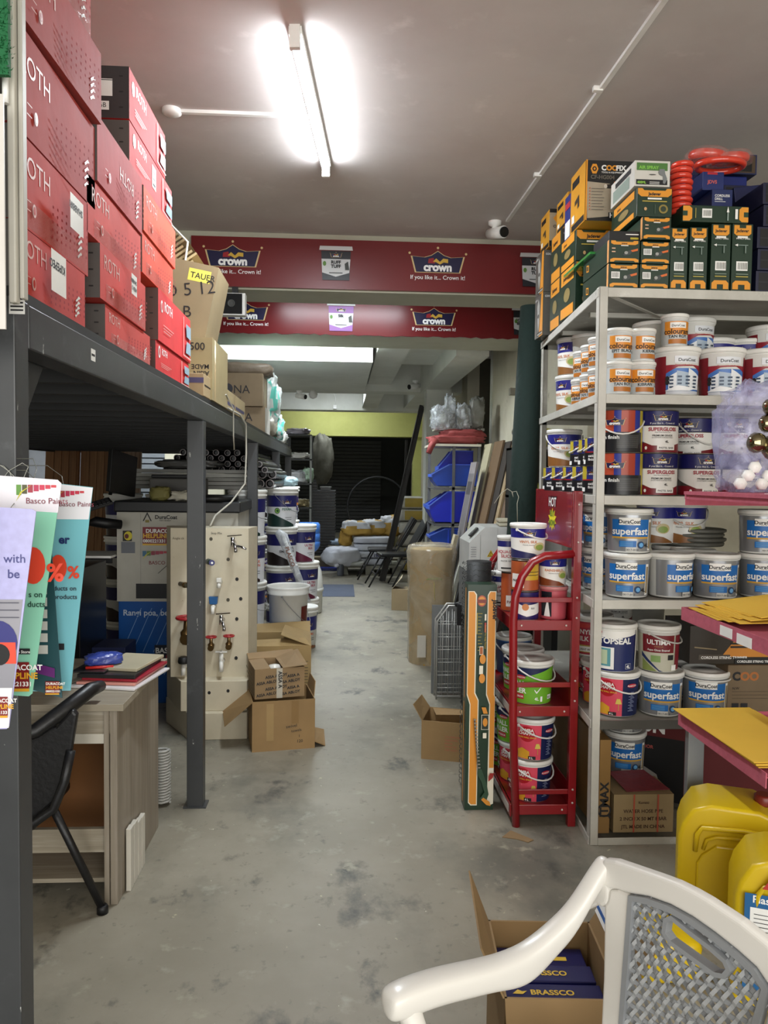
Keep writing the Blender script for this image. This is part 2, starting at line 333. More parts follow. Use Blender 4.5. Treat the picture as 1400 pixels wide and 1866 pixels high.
# ================================================================ steel platform (left)
STEEL=patchy('grey_steel','#3b3d3f',[('#303234',2.5,.45,.7,(1,1,1)),('#b4b6b2',26,.685,.70,(1,1,.3)),('#55585a',7,.6,.75,(1,1,1))],.38,.08)
DSTEEL=mat('#1c1d1e',.6)
pt=thing('steel_platform','dark grey steel storage platform on square posts running along the left side','platform',(-.7,1.5,0))
def pp(name,b,label=None,bevel=.003): return part(name,b,pt,label,bevel,loc=(.7,-1.5,0))
POSTY=[1.53,3.56,5.82,7.87,9.7]
for i,y in enumerate(POSTY):
    w=.075 if i else .16
    PO=pp('post',MB().box(-.63-w,y,0,-.63,y+.065,1.80 if i else 1.89,STEEL))
    if i: part('foot_plate',MB().box(-.72,y-.01,0,-.615,y+.075,.006,STEEL),PO)
pp('front_beam',MB().box(-.70,1.60,1.80,-.63,9.77,1.888,STEEL))
pp('deck_plate',MB().box(-3.3,1.55,1.89,-.64,9.77,1.914,mat('#232425',.5)),bevel=0)
for i in range(26):
    y=1.62+i*.32; pp('joist',MB().box(-3.3,y,1.81,-.70,y+.035,1.888,DSTEEL),bevel=0)
pp('rear_beam',MB().box(-3.37,1.55,1.80,-3.3,9.77,1.888,DSTEEL),bevel=0)
for y in (1.55,5.82,9.7): pp('post',MB().box(-3.37,y,0,-3.3,y+.065,1.8,DSTEEL),bevel=0)
pp('gusset_plate',MB().prism([(1.60,1.56),(1.66,1.56),(1.86,1.80),(1.60,1.80)],-.05,STEEL,(-.70,0,0),(0,1,0),(0,0,1)))
pp('gusset_plate',MB().prism([(3.64,1.72),(3.68,1.72),(3.76,1.80),(3.64,1.80)],-.02,STEEL,(-.68,0,0),(0,1,0),(0,0,1)))
tag(obj('barcode_sticker',MB().plane_dec([('r',0,0,.035,.03,W),('r',.004,.012,.03,.018,INK)],(-.63,1.98,1.835),(0,1,0),(0,0,1))),'small white sticker on the platform beam below the red cartons','sticker')
tag(obj('paper_label',MB().plane_dec([('r',0,0,.03,.035,W)]+[('r',.003,.006+i*.007,.027,.009+i*.007,INK) for i in range(4)],(-.640,1.529,1.855),(1,0,0),(0,0,1))),'torn white barcode label on top of the nearest grey post','sticker')
# white post and green turf at the left edge
t=thing('white_upright','tall white steel upright standing at the left edge above the grey post','upright',(-.602,1.45,1.86))
part('upright',MB().box(-.006,0,0,.008,.02,1.39,mat('#c9c6bb',.5)),t,bevel=.003); part('edge_strip',MB().box(.010,.01,.01,.018,.03,1.38,mat('#bdbab0',.5)),t,bevel=.002)
for z in (.35,.42): part('hinge',MB().tube([(-.004,-.008,z),(-.004,-.008,z+.05)],.006,W,8),t)
g=MB(); g.box(-1.1,1.4,2.24,-.583,1.41,3.2,mat('#1d6a3e',.8))
for i in range(2600):
    x=random.uniform(-.66,-.575);z=random.uniform(2.24,2.95);a=random.uniform(0,2*PI);l=random.uniform(.008,.018)
    g.add([(x,1.4,z),(x+.003*math.cos(a),1.4,z+.003*math.sin(a)),(x+l*math.cos(a)*.7,1.4-random.uniform(.004,.012),z+l*math.sin(a)*.7)],[(0,1,2)],mat(random.choice(['#1d6a3e','#2a8550','#17552f']),.6))
tag(obj('artificial_turf',g),'sheet of bright green artificial turf hanging at the top left edge','artificial turf')
tag(obj('hanging_poster',MB().box(-.72,1.385,1.80,-.586,1.389,2.20,mat('#d6d2cc',.4))),'plain white board hanging at the left edge below the green turf','poster')
# ================================================================ cartons
def carton(name,label,cat,loc,dims,rz=0,hexc=CARD,dec=None,group=None,bevel=.003,kids=None,rough=.7,m=None,tilt=None,coat=0,bump=.15):
    w,d,h=dims; mm=m or mat(hexc,rough,bump=bump,coat=coat); b=MB().box(0,0,0,w,d,h,mm)
    fr={'F':((0,0,0),(1,0,0),(0,0,1)),'R':((w,0,0),(0,1,0),(0,0,1)),'L':((0,d,0),(0,-1,0),(0,0,1)),'T':((0,0,h),(1,0,0),(0,1,0))}
    for k,its in (dec or {}).items(): b.plane_dec(its,*fr[k],eps=.0007,base=1)
    o=obj(name,b,None,bevel,loc,(tilt[0],tilt[1],rz) if tilt else rz); tag(o,label,cat,group)
    if kids: kids(o)
    return o
RB='#b5262c'; LR=mat('#dcb5ae',.5,var=0); GY='#4a4547'
ROTHM={}
def redbox(label,y0,y1,z0,z1,x=-.66,tone='#c03e36',flip=False,kind='a',dx=0,rz=0,tape=False,note=None,ghex='#55524f',group=None,w=.34):
    d=y1-y0;h=z1-z0; R=mat(tone,.75,bump=.25,scale=9,var=.12); G=mat(ghex,.5)
    b=MB().box(-w,0,0,0,d,h,R); b2=MB().box(-w+.0,-.0008,.004,-.003,0,h-.004,G)
    if 1:
        e=b; b.add([(-w,-.0012,0),(0,-.0012,0),(0,-.0012,h),(-w,-.0012,h)],[(0,1,2,3)],G)
        # staples on the grey end
        for i in range(3): e.box(-.03,-.0016,h*(.2+.3*i),-.018,-.001,h*(.2+.3*i)+.004,mat('#222222',.5))
        if kind=='end': 
            e.plane_dec([('r',-.20,h*.42,-.05,h*.75,W),('r',-.20,h*.72,-.05,h*.735,INK),('t',-.18,h*.5,.02,'24 PCS',INK),('r',-.18,h*.15,-.06,h*.32,W),('t',-.17,h*.2,.02,'LKNY5016B',INK)],(0,-.0012,0),(1,0,0),(0,0,1))
    it=[]
    s=min(.062,h*.38)
    if kind in('a','end0'):
        tx=d*.16
        if flip: it.append(('t',d*.78,h*.68,s*.9,'ROTH',LR,'l',0,PI))
        else: it.append(('t',tx*.4,h*.60,s,'ROTH',LR,'l',0))
        # swirl emblem
        for k in range(4): 
            cx,cy=d*.86,h*(.16+.085*k); it.append(('p',[(cx-.018,cy),(cx+.006,cy+.016),(cx+.018,cy+.012),(cx+.002,cy+.006),(cx-.012,cy-.004)],W))
        it.append(('e',d*.22,h*.25,.010,.014,LR)); it.append(('e',d*.22,h*.25,.006,.009,mat(tone,.4))); it.append(('r',d*.12,h*.2,d*.17,h*.21,LR)); it.append(('r',d*.12,h*.3,d*.17,h*.31,LR))
        for i in range(9):
            for j in range(5): it.append(('r',d*.42+i*d*.045,h*(.1+j*.09),d*.42+i*d*.045+.008,h*(.1+j*.09)+.006,mat('#9a2a2c',.9)))
    else:
        it.append(('t',d*.16,h*.66,s*.8,'ROTH',WR,'l',.6)); it.append(('e',d*.09,h*.70,.017,.022,WR)); it.append(('e',d*.09,h*.70,.010,.014,mat(tone,.4)))
        for i in range(3): it.append(('r',d*.12,h*(.35-.06*i),d*(.42-.05*i),h*(.365-.06*i),LR))
        q=mat('#8fa8b8',.4,var=0)
        it+=[('r',d*.72,h*.06,d*.99,h*.09,LR),('r',d*.72,h*.06,d*.735,h*.92,LR),('p',[(d*.80,h*.15),(d*.97,h*.15),(d*.97,h*.42),(d*.83,h*.42)],q),('p',[(d*.82,h*.52),(d*.97,h*.52),(d*.97,h*.8),(d*.80,h*.8)],q)]
    if note: 
        nx,ny,nw,nh,tx=note; it+=[('r',nx,ny,nx+nw,ny+nh,W)]
        for i,tt in enumerate(tx): it.append(('t',nx+nw*.92,ny+nh*(.75-.35*i),nh*.28,tt,INK,'l',1,PI))
    b.plane_dec(it,(0,0,0),(0,1,0),(0,0,1),eps=.0009)
    o=tag(obj('red_carton',b,None,.004,(x+dx,y0,z0),rz),label,'box',group)
    if tape: part('plastic_wrap',MB().add([(.0015,d*.1,h*.02),(.0015,d*.98,h*.02),(.0015,d*.98,h*.34),(.0015,d*.1,h*.34)],[(0,1,2,3)],mat('#c9a9a5',.12,alpha=.22,bump=.8,scale=25)),o)
    return o
redbox('lowest red carton of the nearest stack, with a white note pasted upside down',1.60,2.03,1.917,2.058,note=(.12,.03,.09,.09,['KIPEPEO']),group=None)
redbox('second red carton from the bottom of the nearest stack, note pasted upside down',1.60,2.055,2.06,2.245,note=(.24,.06,.09,.08,['SHABBIRI']),tape=True)
redbox('third red carton up in the nearest stack, no note, cream lettering',1.60,2.115,2.25,2.463,tone='#b13c35')
redbox('fourth red carton up in the nearest stack, tilted with its base flap showing',1.61,2.12,2.475,2.657,tone='#aa4540',dx=.006,rz=-.02)
redbox('topmost red carton of the nearest stack, wrapped in crinkled clear plastic',1.66,2.10,2.662,2.90,tone='#b65048',tape=True,dx=-.004)
redbox('red carton with grey end on the platform edge, lowest of the second stack',2.20,2.70,1.917,2.022,tone='#cc4940',tape=True)
redbox('red carton with grey end and crooked white note, second up in the second stack',2.14,2.62,2.026,2.172,tone='#cc4036',note=(.20,.06,.06,.06,['SHABBIRI','AREA 5']),x=-.655,tape=True)
redbox('red carton strapped in clear film, third up in the second stack',2.05,2.58,2.175,2.325,tone='#d2473c',tape=True)
redbox('red carton lying upside down with silver marks, top of the second stack',2.12,2.58,2.33,2.505,tone='#ba403e',flip=True,x=-.655)
redbox('shiny red carton with brown end, on the deck behind the second stack',2.78,3.37,1.917,2.025,tone='#d22f30',kind='b',ghex='#4d403c',x=-.66)
redbox('shiny red carton with brown end, resting on a like carton at deck level',2.80,3.38,2.03,2.213,tone='#d93536',kind='b',ghex='#5d4a44',x=-.655)
redbox('orange red carton low in the tall rear stack, shiny film over it',2.60,3.06,2.216,2.348,tone='#e14e32',tape=True)
redbox('bright orange red carton in the middle of the tall rear stack',2.60,3.08,2.352,2.497,tone='#e95732',x=-.655,tape=True)
redbox('shiny red carton with white barcode label, second from top of the tall stack',2.45,3.04,2.50,2.635,tone='#d93e3c',kind='b',x=-.66)
redbox('topmost carton of the tall stack, grey end with printed labels',2.45,2.93,2.64,2.796,tone='#d03736',kind='end',ghex='#3a3738',x=-.66,w=.5)
tag(obj('barcode_label',MB().plane_dec([('r',0,0,.055,.075,W),('r',.01,.05,.045,.07,mat('#7a1d22',.5)),('r',.01,.03,.045,.034,INK),('r',.01,.01,.045,.016,INK)],(-.6592,2.73,2.54),(0,1,0),(0,0,1))),'white barcode label stuck on a red carton side high in the tall stack','sticker')
# ---- brown cartons
tapec=mat('#c8ad80',.25)
def flap(parent,a,b,c,d,hexc=CARD,th=.004,name='flap'):
    A,B,Cc,D=[Vector(v) for v in (a,b,c,d)]; n=(B-A).cross(D-A).normalized()*th
    part(name,MB().add([A,B,Cc,D,A+n,B+n,Cc+n,D+n],[(3,2,1,0),(4,5,6,7),(0,1,5,4),(1,2,6,5),(2,3,7,6),(3,0,4,7)],mat(hexc,.75)),parent)
def openbox(name,label,loc,dims,rz,hexc=CARD,dec=None,flaps=(),group=None,inside='#6f5a3e',tilt=None):
    w,d,h=dims;t=.005; m=mat(hexc,.75,bump=.15); b=MB().box(0,0,0,w,t,h,m).box(0,d-t,0,w,d,h,m).box(0,t,0,t,d-t,h,m).box(w-t,t,0,w,d-t,h,m).box(t,t,0,w-t,d-t,.01,m)
    fr={'F':((0,0,0),(1,0,0),(0,0,1)),'R':((w,0,0),(0,1,0),(0,0,1)),'L':((0,d,0),(0,-1,0),(0,0,1))}
    for k,its in (dec or {}).items(): b.plane_dec(its,*fr[k],eps=.0008)
    o=tag(obj(name,b,None,0,loc,(tilt[0],tilt[1],rz) if tilt else rz),label,'box',group)
    for f in flaps: flap(o,*f,hexc=hexc)
    return o
scr=lambda x,y,s,n,r: [('t',x+random.uniform(-s,s)*.3,y+i*s*1.1,s,random.choice(['ab','Su','M7','de','kw']),INK,'l',.3,r) for i in range(n)]
carton('cardboard_box','pale brown carton printed upside down on the deck behind the red cartons','box',(-1.05,3.80,1.917),(.42,.5,.30),0,'#978862',
   {'F':[('t',.405,.17-i*.032,.032,s,INK,'l',.8,PI) for i,s in enumerate(['MADE','AISIN','G.W','N.W','QTY'])]+[('t',.31,.24,.05,'500',INK,'l',.3)],'R':[('r',.06,0,.10,.3,tapec)]})
carton('cardboard_box','tall leaning carton with a yellow sticker and black scribbles above the pale carton','box',(-1.02,3.9,2.23),(.33,.34,.42),0,'#8a795a',
   {'F':[('r',.19,.33,.30,.39,mat('#d8cf5a',.5,var=0)),('t',.20,.345,.04,'TAUER',INK,'l',.4),('t',.10,.22,.09,'D 5 12',INK,'l',-.2,.3),('t',.08,.12,.08,'q 2 B',INK,'l',-.2,.2),('r',.005,.02,.012,.40,INK)],'T':[('r',0,.16,.33,.19,tapec)]},tilt=(0,math.radians(11)))
t=thing('cardboard_bundle','bundle of folded brown cardboard bound with a clear strap, above the leaning carton','cardboard',(-.93,3.95,2.60),(0,math.radians(-35),0))
b=MB()
for i in range(9): b.box(-.2+.01*(i%3),0,-.09+i*.022,.16+.012*((i*7)%4),.38,-.09+i*.022+.012,mat(random.choice(['#9c8a66','#a8946c','#8a7856']),.8))
part('sheets',b,t)
part('strap',MB().tube([(-.06,-.01,-.12),(.10,-.02,-.10),(.19,-.02,.0),(.17,-.02,.12),(.02,-.01,.13)],.006,mat('#d8d6cc',.3),6),t)
part('strap',MB().tube([(.02,-.012,-.12),(.02,-.012,.12)],.006,mat('#d8d6cc',.3),6),t)
carton('small_carton','small flat brown carton with a blue stripe at the platform edge, the nearer one','box',(-.86,3.62,1.917),(.22,.55,.105),0,'#a08a66',{'F':[('r',0,.06,.22,.085,mat('#4a4668',.5,var=0))],'R':[('r',.25,0,.29,.105,tapec),('r',.02,.05,.2,.056,INK)]})
carton('small_carton','small flat brown carton with a blue stripe at the platform edge, the farther one','box',(-.89,4.25,1.917),(.25,.9,.115),0,'#a9976f',{'F':[('r',0,.06,.25,.085,mat('#4a4668',.5,var=0))],'R':[('r',.1,.03,.85,.05,mat('#4a4668',.5,var=0)),('r',.4,0,.44,.115,tapec)]})
ona=lambda w: [('e',w-.30,.15,.042,.045,mat('#2b2a30',.6)),('t',w-.255,.112,.10,'NA',INK,'l',0)]
carton('cardboard_box','lower brown carton of a pair printed in thin capitals, on the deck before the bags','box',(-1.07,6.8,1.917),(.40,.45,.235),0,'#87745a',{'F':ona(.40),'R':[('r',.0,0,.45,.235,mat('#a8a49a',.7))]})
carton('cardboard_box','upper brown carton of a pair printed in thin capitals, paper draped over it','box',(-1.09,6.78,2.155),(.40,.42,.285),0,'#7d6b52',{'F':ona(.40)+[('t',.12,.06,.03,'OFFICE',INK,'l',-.5)],'R':[('r',.2,0,.25,.285,tapec)]})
# ---- crumpled bags
def blob(name,label,cat,loc,size,mt,seed=0,amp=.15,fr=3.0,e=.6,nu=28,nv=16,group=None,rot=None,patch=None,parent=None,flat=True,kids=None):
    b=MB(); sx,sy,sz=size; vs=[];fs=[]
    sg=lambda v,p: math.copysign(abs(v)**p,v)
    for j in range(nv+1):
        ph=-PI/2+PI*j/nv
        for i in range(nu):
            th=2*PI*i/nu; x=sg(math.cos(ph),e)*sg(math.cos(th),e);y=sg(math.cos(ph),e)*sg(math.sin(th),e);z=sg(math.sin(ph),e)
            n=noise.fractal(Vector((x*fr+seed*7.1,y*fr+seed,z*fr)),1.0,2.0,3); k=1+amp*n*2
            zz=(z*k+1)/2 if flat else z*k/2+.5
            if flat: zz=max(0,zz)
            vs.append((x*sx/2*k,y*sy/2*k,zz*sz))
    for j in range(nv):
        for i in range(nu):
            l=(i+1)%nu; fs.append((j*nu+i,j*nu+l,(j+1)*nu+l,(j+1)*nu+i))
    b.add(vs,fs,mt,True)
    if patch:
        mi=b.mi(patch[0])
        for q,f in enumerate(b.f):
            c=[sum(b.v[k][a] for k in f)/4 for a in range(3)]
            if patch[1](c[0]/sx,c[1]/sy,c[2]/sz): b.m[q]=mi
    if parent is not None: return part(name,b,parent,None,0,loc,rot)
    o=obj(name,b,None,0,loc,rot); return tag(o,label,cat,group)
PBAG=film('#d5d9d6',.55,.95,8); PCLR=film('#c9cdd0',.2,.8,10); TEAL=mat('#5fb8a8',.3,bump=.6); GBAG=mat('#7d7768',.5,bump=.8,scale=20); WBAG=mat('#cfcfc8',.5,bump=.6,scale=12)
blob('wrapping_paper','grey brown sheet of wrapping paper draped over the upper printed carton','paper',(-.87,7.0,2.42),(.50,.36,.13),mat('#6b5f50',.5,bump=.8,scale=12),1,.08)
TPB=(TEAL,lambda x,y,z: noise.noise(Vector((x*6,y*6,z*5)))>.18)
blob('plastic_bag','big pale plastic bag with teal print, tallest of those past the cartons','bag',(-.78,7.55,2.05),(.36,.5,.46),PBAG,3,.16,patch=TPB)
blob('plastic_bag','grey net bag low on the platform edge behind the printed cartons','bag',(-.76,7.45,1.92),(.26,.40,.20),GBAG,4,.12)
blob('plastic_bag','teal and white plastic bag hanging low over the platform edge','bag',(-.74,8.1,1.93),(.28,.45,.26),PBAG,5,.18,patch=TPB)
blob('plastic_bag','small white plastic bag at the far end of the platform edge','bag',(-.76,8.8,1.92),(.24,.4,.15),WBAG,6,.2)
blob('plastic_bag','pale bag on the deck, farthest of the bags on the platform','bag',(-.82,9.35,1.92),(.3,.4,.16),PBAG,8,.2)
blob('plastic_bag','dark grey bundle in film between the teal bags and the cartons','bag',(-.80,7.85,1.92),(.3,.35,.30),GBAG,9,.15)
# cable over the beam
tag(obj('cable',MB().tube([(-.66,3.9,1.93),(-.64,4.3,1.925),(-.62,4.75,1.92),(-.615,5.0,1.88),(-.618,5.05,1.70),(-.625,5.05,1.5),(-.70,4.95,1.38),(-.78,4.82,1.30),(-.80,4.75,1.24)],.006,mat('#b9b5a8',.4),7)),'pale grey cable hanging from the platform edge down to the tap display','cable')
tag(obj('cable',MB().tube([(-.68,3.4,1.925),(-.66,3.9,1.93),(-.63,4.25,1.99),(-.615,4.42,1.93),(-.618,4.45,1.78),(-.62,4.5,1.70)],.004,mat('#b9b5a8',.4),7)),'thin strap drooping over the small striped cartons at the platform edge','strap')
# string curls on the near post
tag(obj('nylon_string',MB().tube([(-.66+.03*math.cos(t*.9)+.004*t*.3,1.525,1.52+.05*math.sin(t*.7)) for t in range(26)],.0007,mat('#b8b8b0',.4),4)),'loops of thin nylon string on the nearest grey post','string')
# ================================================================ desk area
WOOD=patchy('greige_wood','#8f8575',[('#7b7162',3.0,.4,.7,(9,9,.35)),('#a0968a',7,.5,.72,(12,12,.4))],.5,.05)
WOODX=patchy('greige_wood_h','#9a917f',[('#857b69',3.0,.4,.7,(.35,9,9)),('#a9a090',7,.5,.72,(.5,12,12))],.45,.05)
t=thing('desk','grey wood office desk with an open front, behind the nearest grey post','desk',(-.79,2.75,0))
part('side_panel',MB().box(-.025,0,0,.0,.62,.715,WOOD),t,bevel=.002); part('desktop',MB().box(-1.4,-.03,.715,.03,.66,.74,WOODX),t,bevel=.002)
part('front_rail',MB().box(-1.36,.005,.625,-.025,.025,.715,WOODX),t); part('side_panel',MB().box(-1.4,0,0,-1.375,.62,.715,WOOD),t)
part('shelf',MB().box(-1.375,.01,.19,-.025,.03,.275,WOODX),t); part('shelf',MB().box(-1.375,.01,.08,-.025,.4,.095,WOODX),t)
part('back_panel',MB().box(-1.375,.34,.10,-.025,.35,.715,mat('#8a5a2e',.6)),t,'orange brown hardboard panel'); part('stile',MB().box(-.028,-.004,.0,-.045,.02,.715,WOOD),t)
part('drawer_runner',MB().box(-.24,.0,.59,-.045,.008,.625,mat('#c9c4b6',.5)),t)
t=thing('trunking_bundle','white plastic trunking lengths leaning in a row against the desk side','trunking',(-.785,2.84,0))
for i in range(4): part('trunking_length',MB().box(0,i*.055,0,.018,i*.055+.045,.235-.012*i+.006*(i%2),mat('#cfcabd',.4)),t,bevel=.002)
# papers and folders
def flatbook(label,loc,dims,rz,hexc,cat='folder',name='folder',dec=None): return carton(name,label,cat,loc,dims,rz,hexc,dec,bevel=.002,rough=.35)
flatbook('loose white sheets of paper at the bottom of the desk pile',(-1.02,2.93,.741),(.26,.33,.008),-.18,'#d9d6d6','papers','paper_stack')
flatbook('salmon pink folder under the red one on the desk',(-1.0,2.95,.750),(.23,.31,.010),-.12,'#cf8d80')
flatbook('red folder in the desk pile, between pink and black folders',(-.985,2.97,.761),(.22,.30,.010),-.16,'#9e2434')
flatbook('black ring folder in the desk pile with a red tag',(-1.0,2.96,.772),(.225,.30,.014),-.10,'#1a1a1c')
flatbook('cream notebook on top of the black folder on the desk',(-.95,3.02,.787),(.17,.25,.012),-.2,'#b9b096','notebook','notebook')
flatbook('black clear-covered document folder at the top left of the desk pile',(-1.03,2.98,.787),(.13,.24,.006),-.1,'#232326')
flatbook('torn white paper slip on the desk left of the folders',(-1.11,3.0,.741),(.08,.22,.004),-.3,'#c9c4b4','paper','paper_slip')
blob('stapler_in_bag','blue stapler in clear plastic on top of the desk pile','stapler',(-.93,3.06,.80),(.14,.08,.045),mat('#3a4a9a',.25,bump=.6,scale=20),2,.12,rot=.5)
tag(obj('marker_pen',MB().tube([(-.98,3.0,.80),(-.88,3.02,.80)],.006,mat('#c22a24',.4),8)),'red marker pen lying on the desk folders','pen')
tag(obj('wire_coil',MB().tube([(-.62-.0,3.36+.0,.0)]*2,.001,W,4) if False else MB().tube([(-.825+.035*math.cos(k*.8),3.60+.035*math.sin(k*.8),.012+k*.0017) for k in range(150)],.006,mat('#b9b9b4',.4),6)),'coiled white cable standing on the floor behind the desk','cable')
# black office chair
CH=mat('#141416',.42,bump=.1,scale=60)
t=thing('office_chair','black office chair with curved arm and slanted leg behind the nearest grey post','chair',(-1.15,2.62,0))
o=lambda pts:[(x+1.15,y-2.62,z) for x,y,z in pts]
part('armrest',MB().tube(o([(-1.30,2.5,.66),(-1.10,2.52,.675),(-1.0,2.56,.70),(-.93,2.62,.75),(-.865,2.70,.80),(-.855,2.78,.79)]),[.02,.022,.025,.027,.026,.02],CH,10),t)
sv=MB(); sv.prism([(-.42,.66),(.20,.70),(.255,.76),(.27,.74),(.235,.52),(.19,.44),(.12,.38),(0,.34),(-.42,.33)],-.03,CH,(0,-.02,0),(1,0,0),(0,0,1)); part('backrest',sv,t,bevel=.008)
part('seat_edge',MB().tube(o([(-1.30,2.56,.35),(-1.12,2.56,.355),(-1.02,2.57,.38),(-.95,2.58,.43),(-.915,2.58,.52),(-.90,2.6,.62)]),.016,CH,10),t)
part('leg',MB().tube(o([(-.97,2.62,.42),(-.90,2.66,.22),(-.83,2.70,.02)]),.014,CH,10),t)
part('rubber_foot',MB().lathe([(.02,0),(.02,.022),(.015,.03)],BK,12,(.322,.08,0)),t)
part('leg',MB().tube(o([(-1.3,2.62,.42),(-1.42,2.66,.22),(-1.5,2.70,.02)]),.014,CH,10),t)
part('seat',MB().box(-.45,0,.33,.12,.36,.375,CH),t,bevel=.015)
tag(obj('bolt',MB().tube([(-.628,1.56,.19),(-.612,1.56,.19)],.008,mat('#555555',.4,.6),8)),'small bolt on the side of the nearest grey post close to the floor','bolt')
# ---- brochures hanging at the near post
BW=mat('#e2dfe6',.18,var=.02); MINT=mat('#8fd0b4',.18,var=.04); TQ=mat('#74b4bf',.2,var=.06); ORG=mat('#d8452c',.3,var=0)
def basco(x,y,s):
    it=[]; cols=['#5d8f3a','#4d4d2a','#9c2c3c','#b02c50','#c22c4c','#c02c44','#c43a44']
    for i,c in enumerate(cols): it.append(('r',x+i*.011*s,y+.0025*i*s,x+i*.011*s+.0095*s,y+.020*s,mat(c,.4,var=0)))
    it.append(('p',[(x,y-.012*s),(x+.008*s,y+.006*s),(x+.030*s,y+.020*s),(x+.012*s,y+.006*s)],mat('#c9c23a',.4,var=0)))
    it.append(('t',x+.018*s,y-.016*s,.016*s,'Basco Paints',mat('#7a2436',.4,var=0)))
    return it
def leaflet(name,label,cat,o,ex,poly,cols,items,th=.0015):
    b=MB().prism(poly,-th,cols,o,ex,(0,0,1)); 
    for i,it in enumerate(items): b.plane_dec([it],o,ex,(0,0,1),eps=.0004,base=1+i*.5)
    ob=tag(obj(name,b),label,cat); zt=o[2]+max(q[1] for q in poly); x0=o[0]+sum(q[0] for q in poly if q[1]>.3)/max(1,len([q for q in poly if q[1]>.3]))
    part('hanging_wire',MB().tube([(x0,o[1]+.001,zt-.03),(x0-.02,(o[1]+1.53)/2,zt+.01),(x0-.04-.02,1.531,zt+.03),(-.66,1.535,zt+.03)],.0008,mat('#77776f',.4),4),ob); return ob
HEL=lambda x,y,s: [('r',x,y,x+.05*s,y+.044*s,mat('#7c1d1c',.4,var=0)),('t',x+.002*s,y+.031*s,.0125*s,'DURACOAT',W,'l',1.2),('t',x+.002*s,y+.0165*s,.0145*s,'HELPLINE',mat('#e0a628',.4,var=0),'l',1.2),('t',x+.002*s,y+.004*s,.0105*s,'0800221331',W,'l',1.2),('r',x,y-.005*s,x+.05*s,y,mat('#d8a028',.4,var=0))]
pct=lambda x,y,s: [('e',x,y,.022*s,.034*s,ORG),('t',x+.024*s,y-.028*s,.045*s,'%',ORG,'l',1.2)]
leaflet('brochure','turquoise brochure hanging behind the green one at the nearest post, half hidden','brochure',(-.62,1.46,1.12),(1,.0,0),[(.0,.02),(.115,.022),(.158,.405),(.06,.415)],TQ,
   [('p',[(.062,.345),(.150,.345),(.158,.404),(.062,.414)],BW)]+basco(.082,.382,.8)+[('t',.096,.30,.022,'er',mat('#1d2a60',.4),'l',1.5)]+pct(.095,.255,.7)+[('t',.086,.212,.012,'ducts on',mat('#2a2a38',.4),'l',.5),('t',.086,.196,.012,'products',mat('#2a2a38',.4),'l',.5)]+[('r',.08,.10,.105,.112,INK)])
leaflet('price_list','dark turquoise price list with white table cells, curling between two brochures','price list',(-.62,1.425,1.12),(1,.0,0),[(.03,.042),(.112,.018),(.088,.40),(.05,.405)],mat('#24464c',.3,var=.1),
   [('r',.048+.021*(i%2),.10+.022*(i//2),.066+.021*(i%2),.116+.022*(i//2),mat('#b9b9b4',.4)) for i in range(14)]+[('p',[(.048,.088),(.10,.074),(.10,.056),(.05,.070)],mat('#5a1d66',.4,var=0))]+HEL(.083,.028,.5))
leaflet('brochure','mint green brochure with large red percent sign, hanging at the nearest post','brochure',(-.66,1.36,1.12),(1,.0,0),[(.05,.045),(.118,.040),(.124,.045),(.176,.412),(.170,.419),(.02,.428)],MINT,
   [('p',[(.03,.370),(.170,.362),(.1765,.413),(.170,.419),(.03,.428)],BW)]+basco(.100,.392,.9)+pct(.128,.27,.95)+[('t',.120,.215,.014,'s on',mat('#23453a',.4),'l',.5),('t',.118,.198,.014,'ducts',mat('#23453a',.4),'l',.5),('r',.09,.115,.122,.125,INK),('t',.093,.117,.007,'App Store',W,'l',.8)]+HEL(.068,.055,1.05))
leaflet('brochure','lilac and grey leaflet, frontmost of those hanging at the left edge','brochure',(-.66,1.27,1.10),(1,.0,0),[(.0,.03),(.118,.032),(.122,.036),(.168,.388),(.162,.392),(.0,.40)],mat('#a9a8d6',.15,var=.1,scale=12,stretch=(6,1,6)),
   [('p',[(.0,.03),(.1215,.034),(.146,.245),(.0,.245)],mat('#8b8b94',.2)),('p',[(.0,.03),(.1215,.034),(.128,.10),(.0,.10)],BW),('t',.116,.305,.020,'with',mat('#3d3f7a',.4),'l',.2),('t',.122,.28,.020,'be',mat('#3d3f7a',.4),'l',.6),('e',.105,.175,.032,.036,mat('#2b2c74',.4,var=0)),('p',[(.08,.14),(.135,.14),(.134,.175),(.08,.175)],ORG),('e',.107,.155,.018,.018,BK)]+[('r',.10,.215+.012*i,.14,.2165+.012*i,mat('#4a4a58',.4,var=0)) for i in range(3)]+HEL(.086,.055,.7))
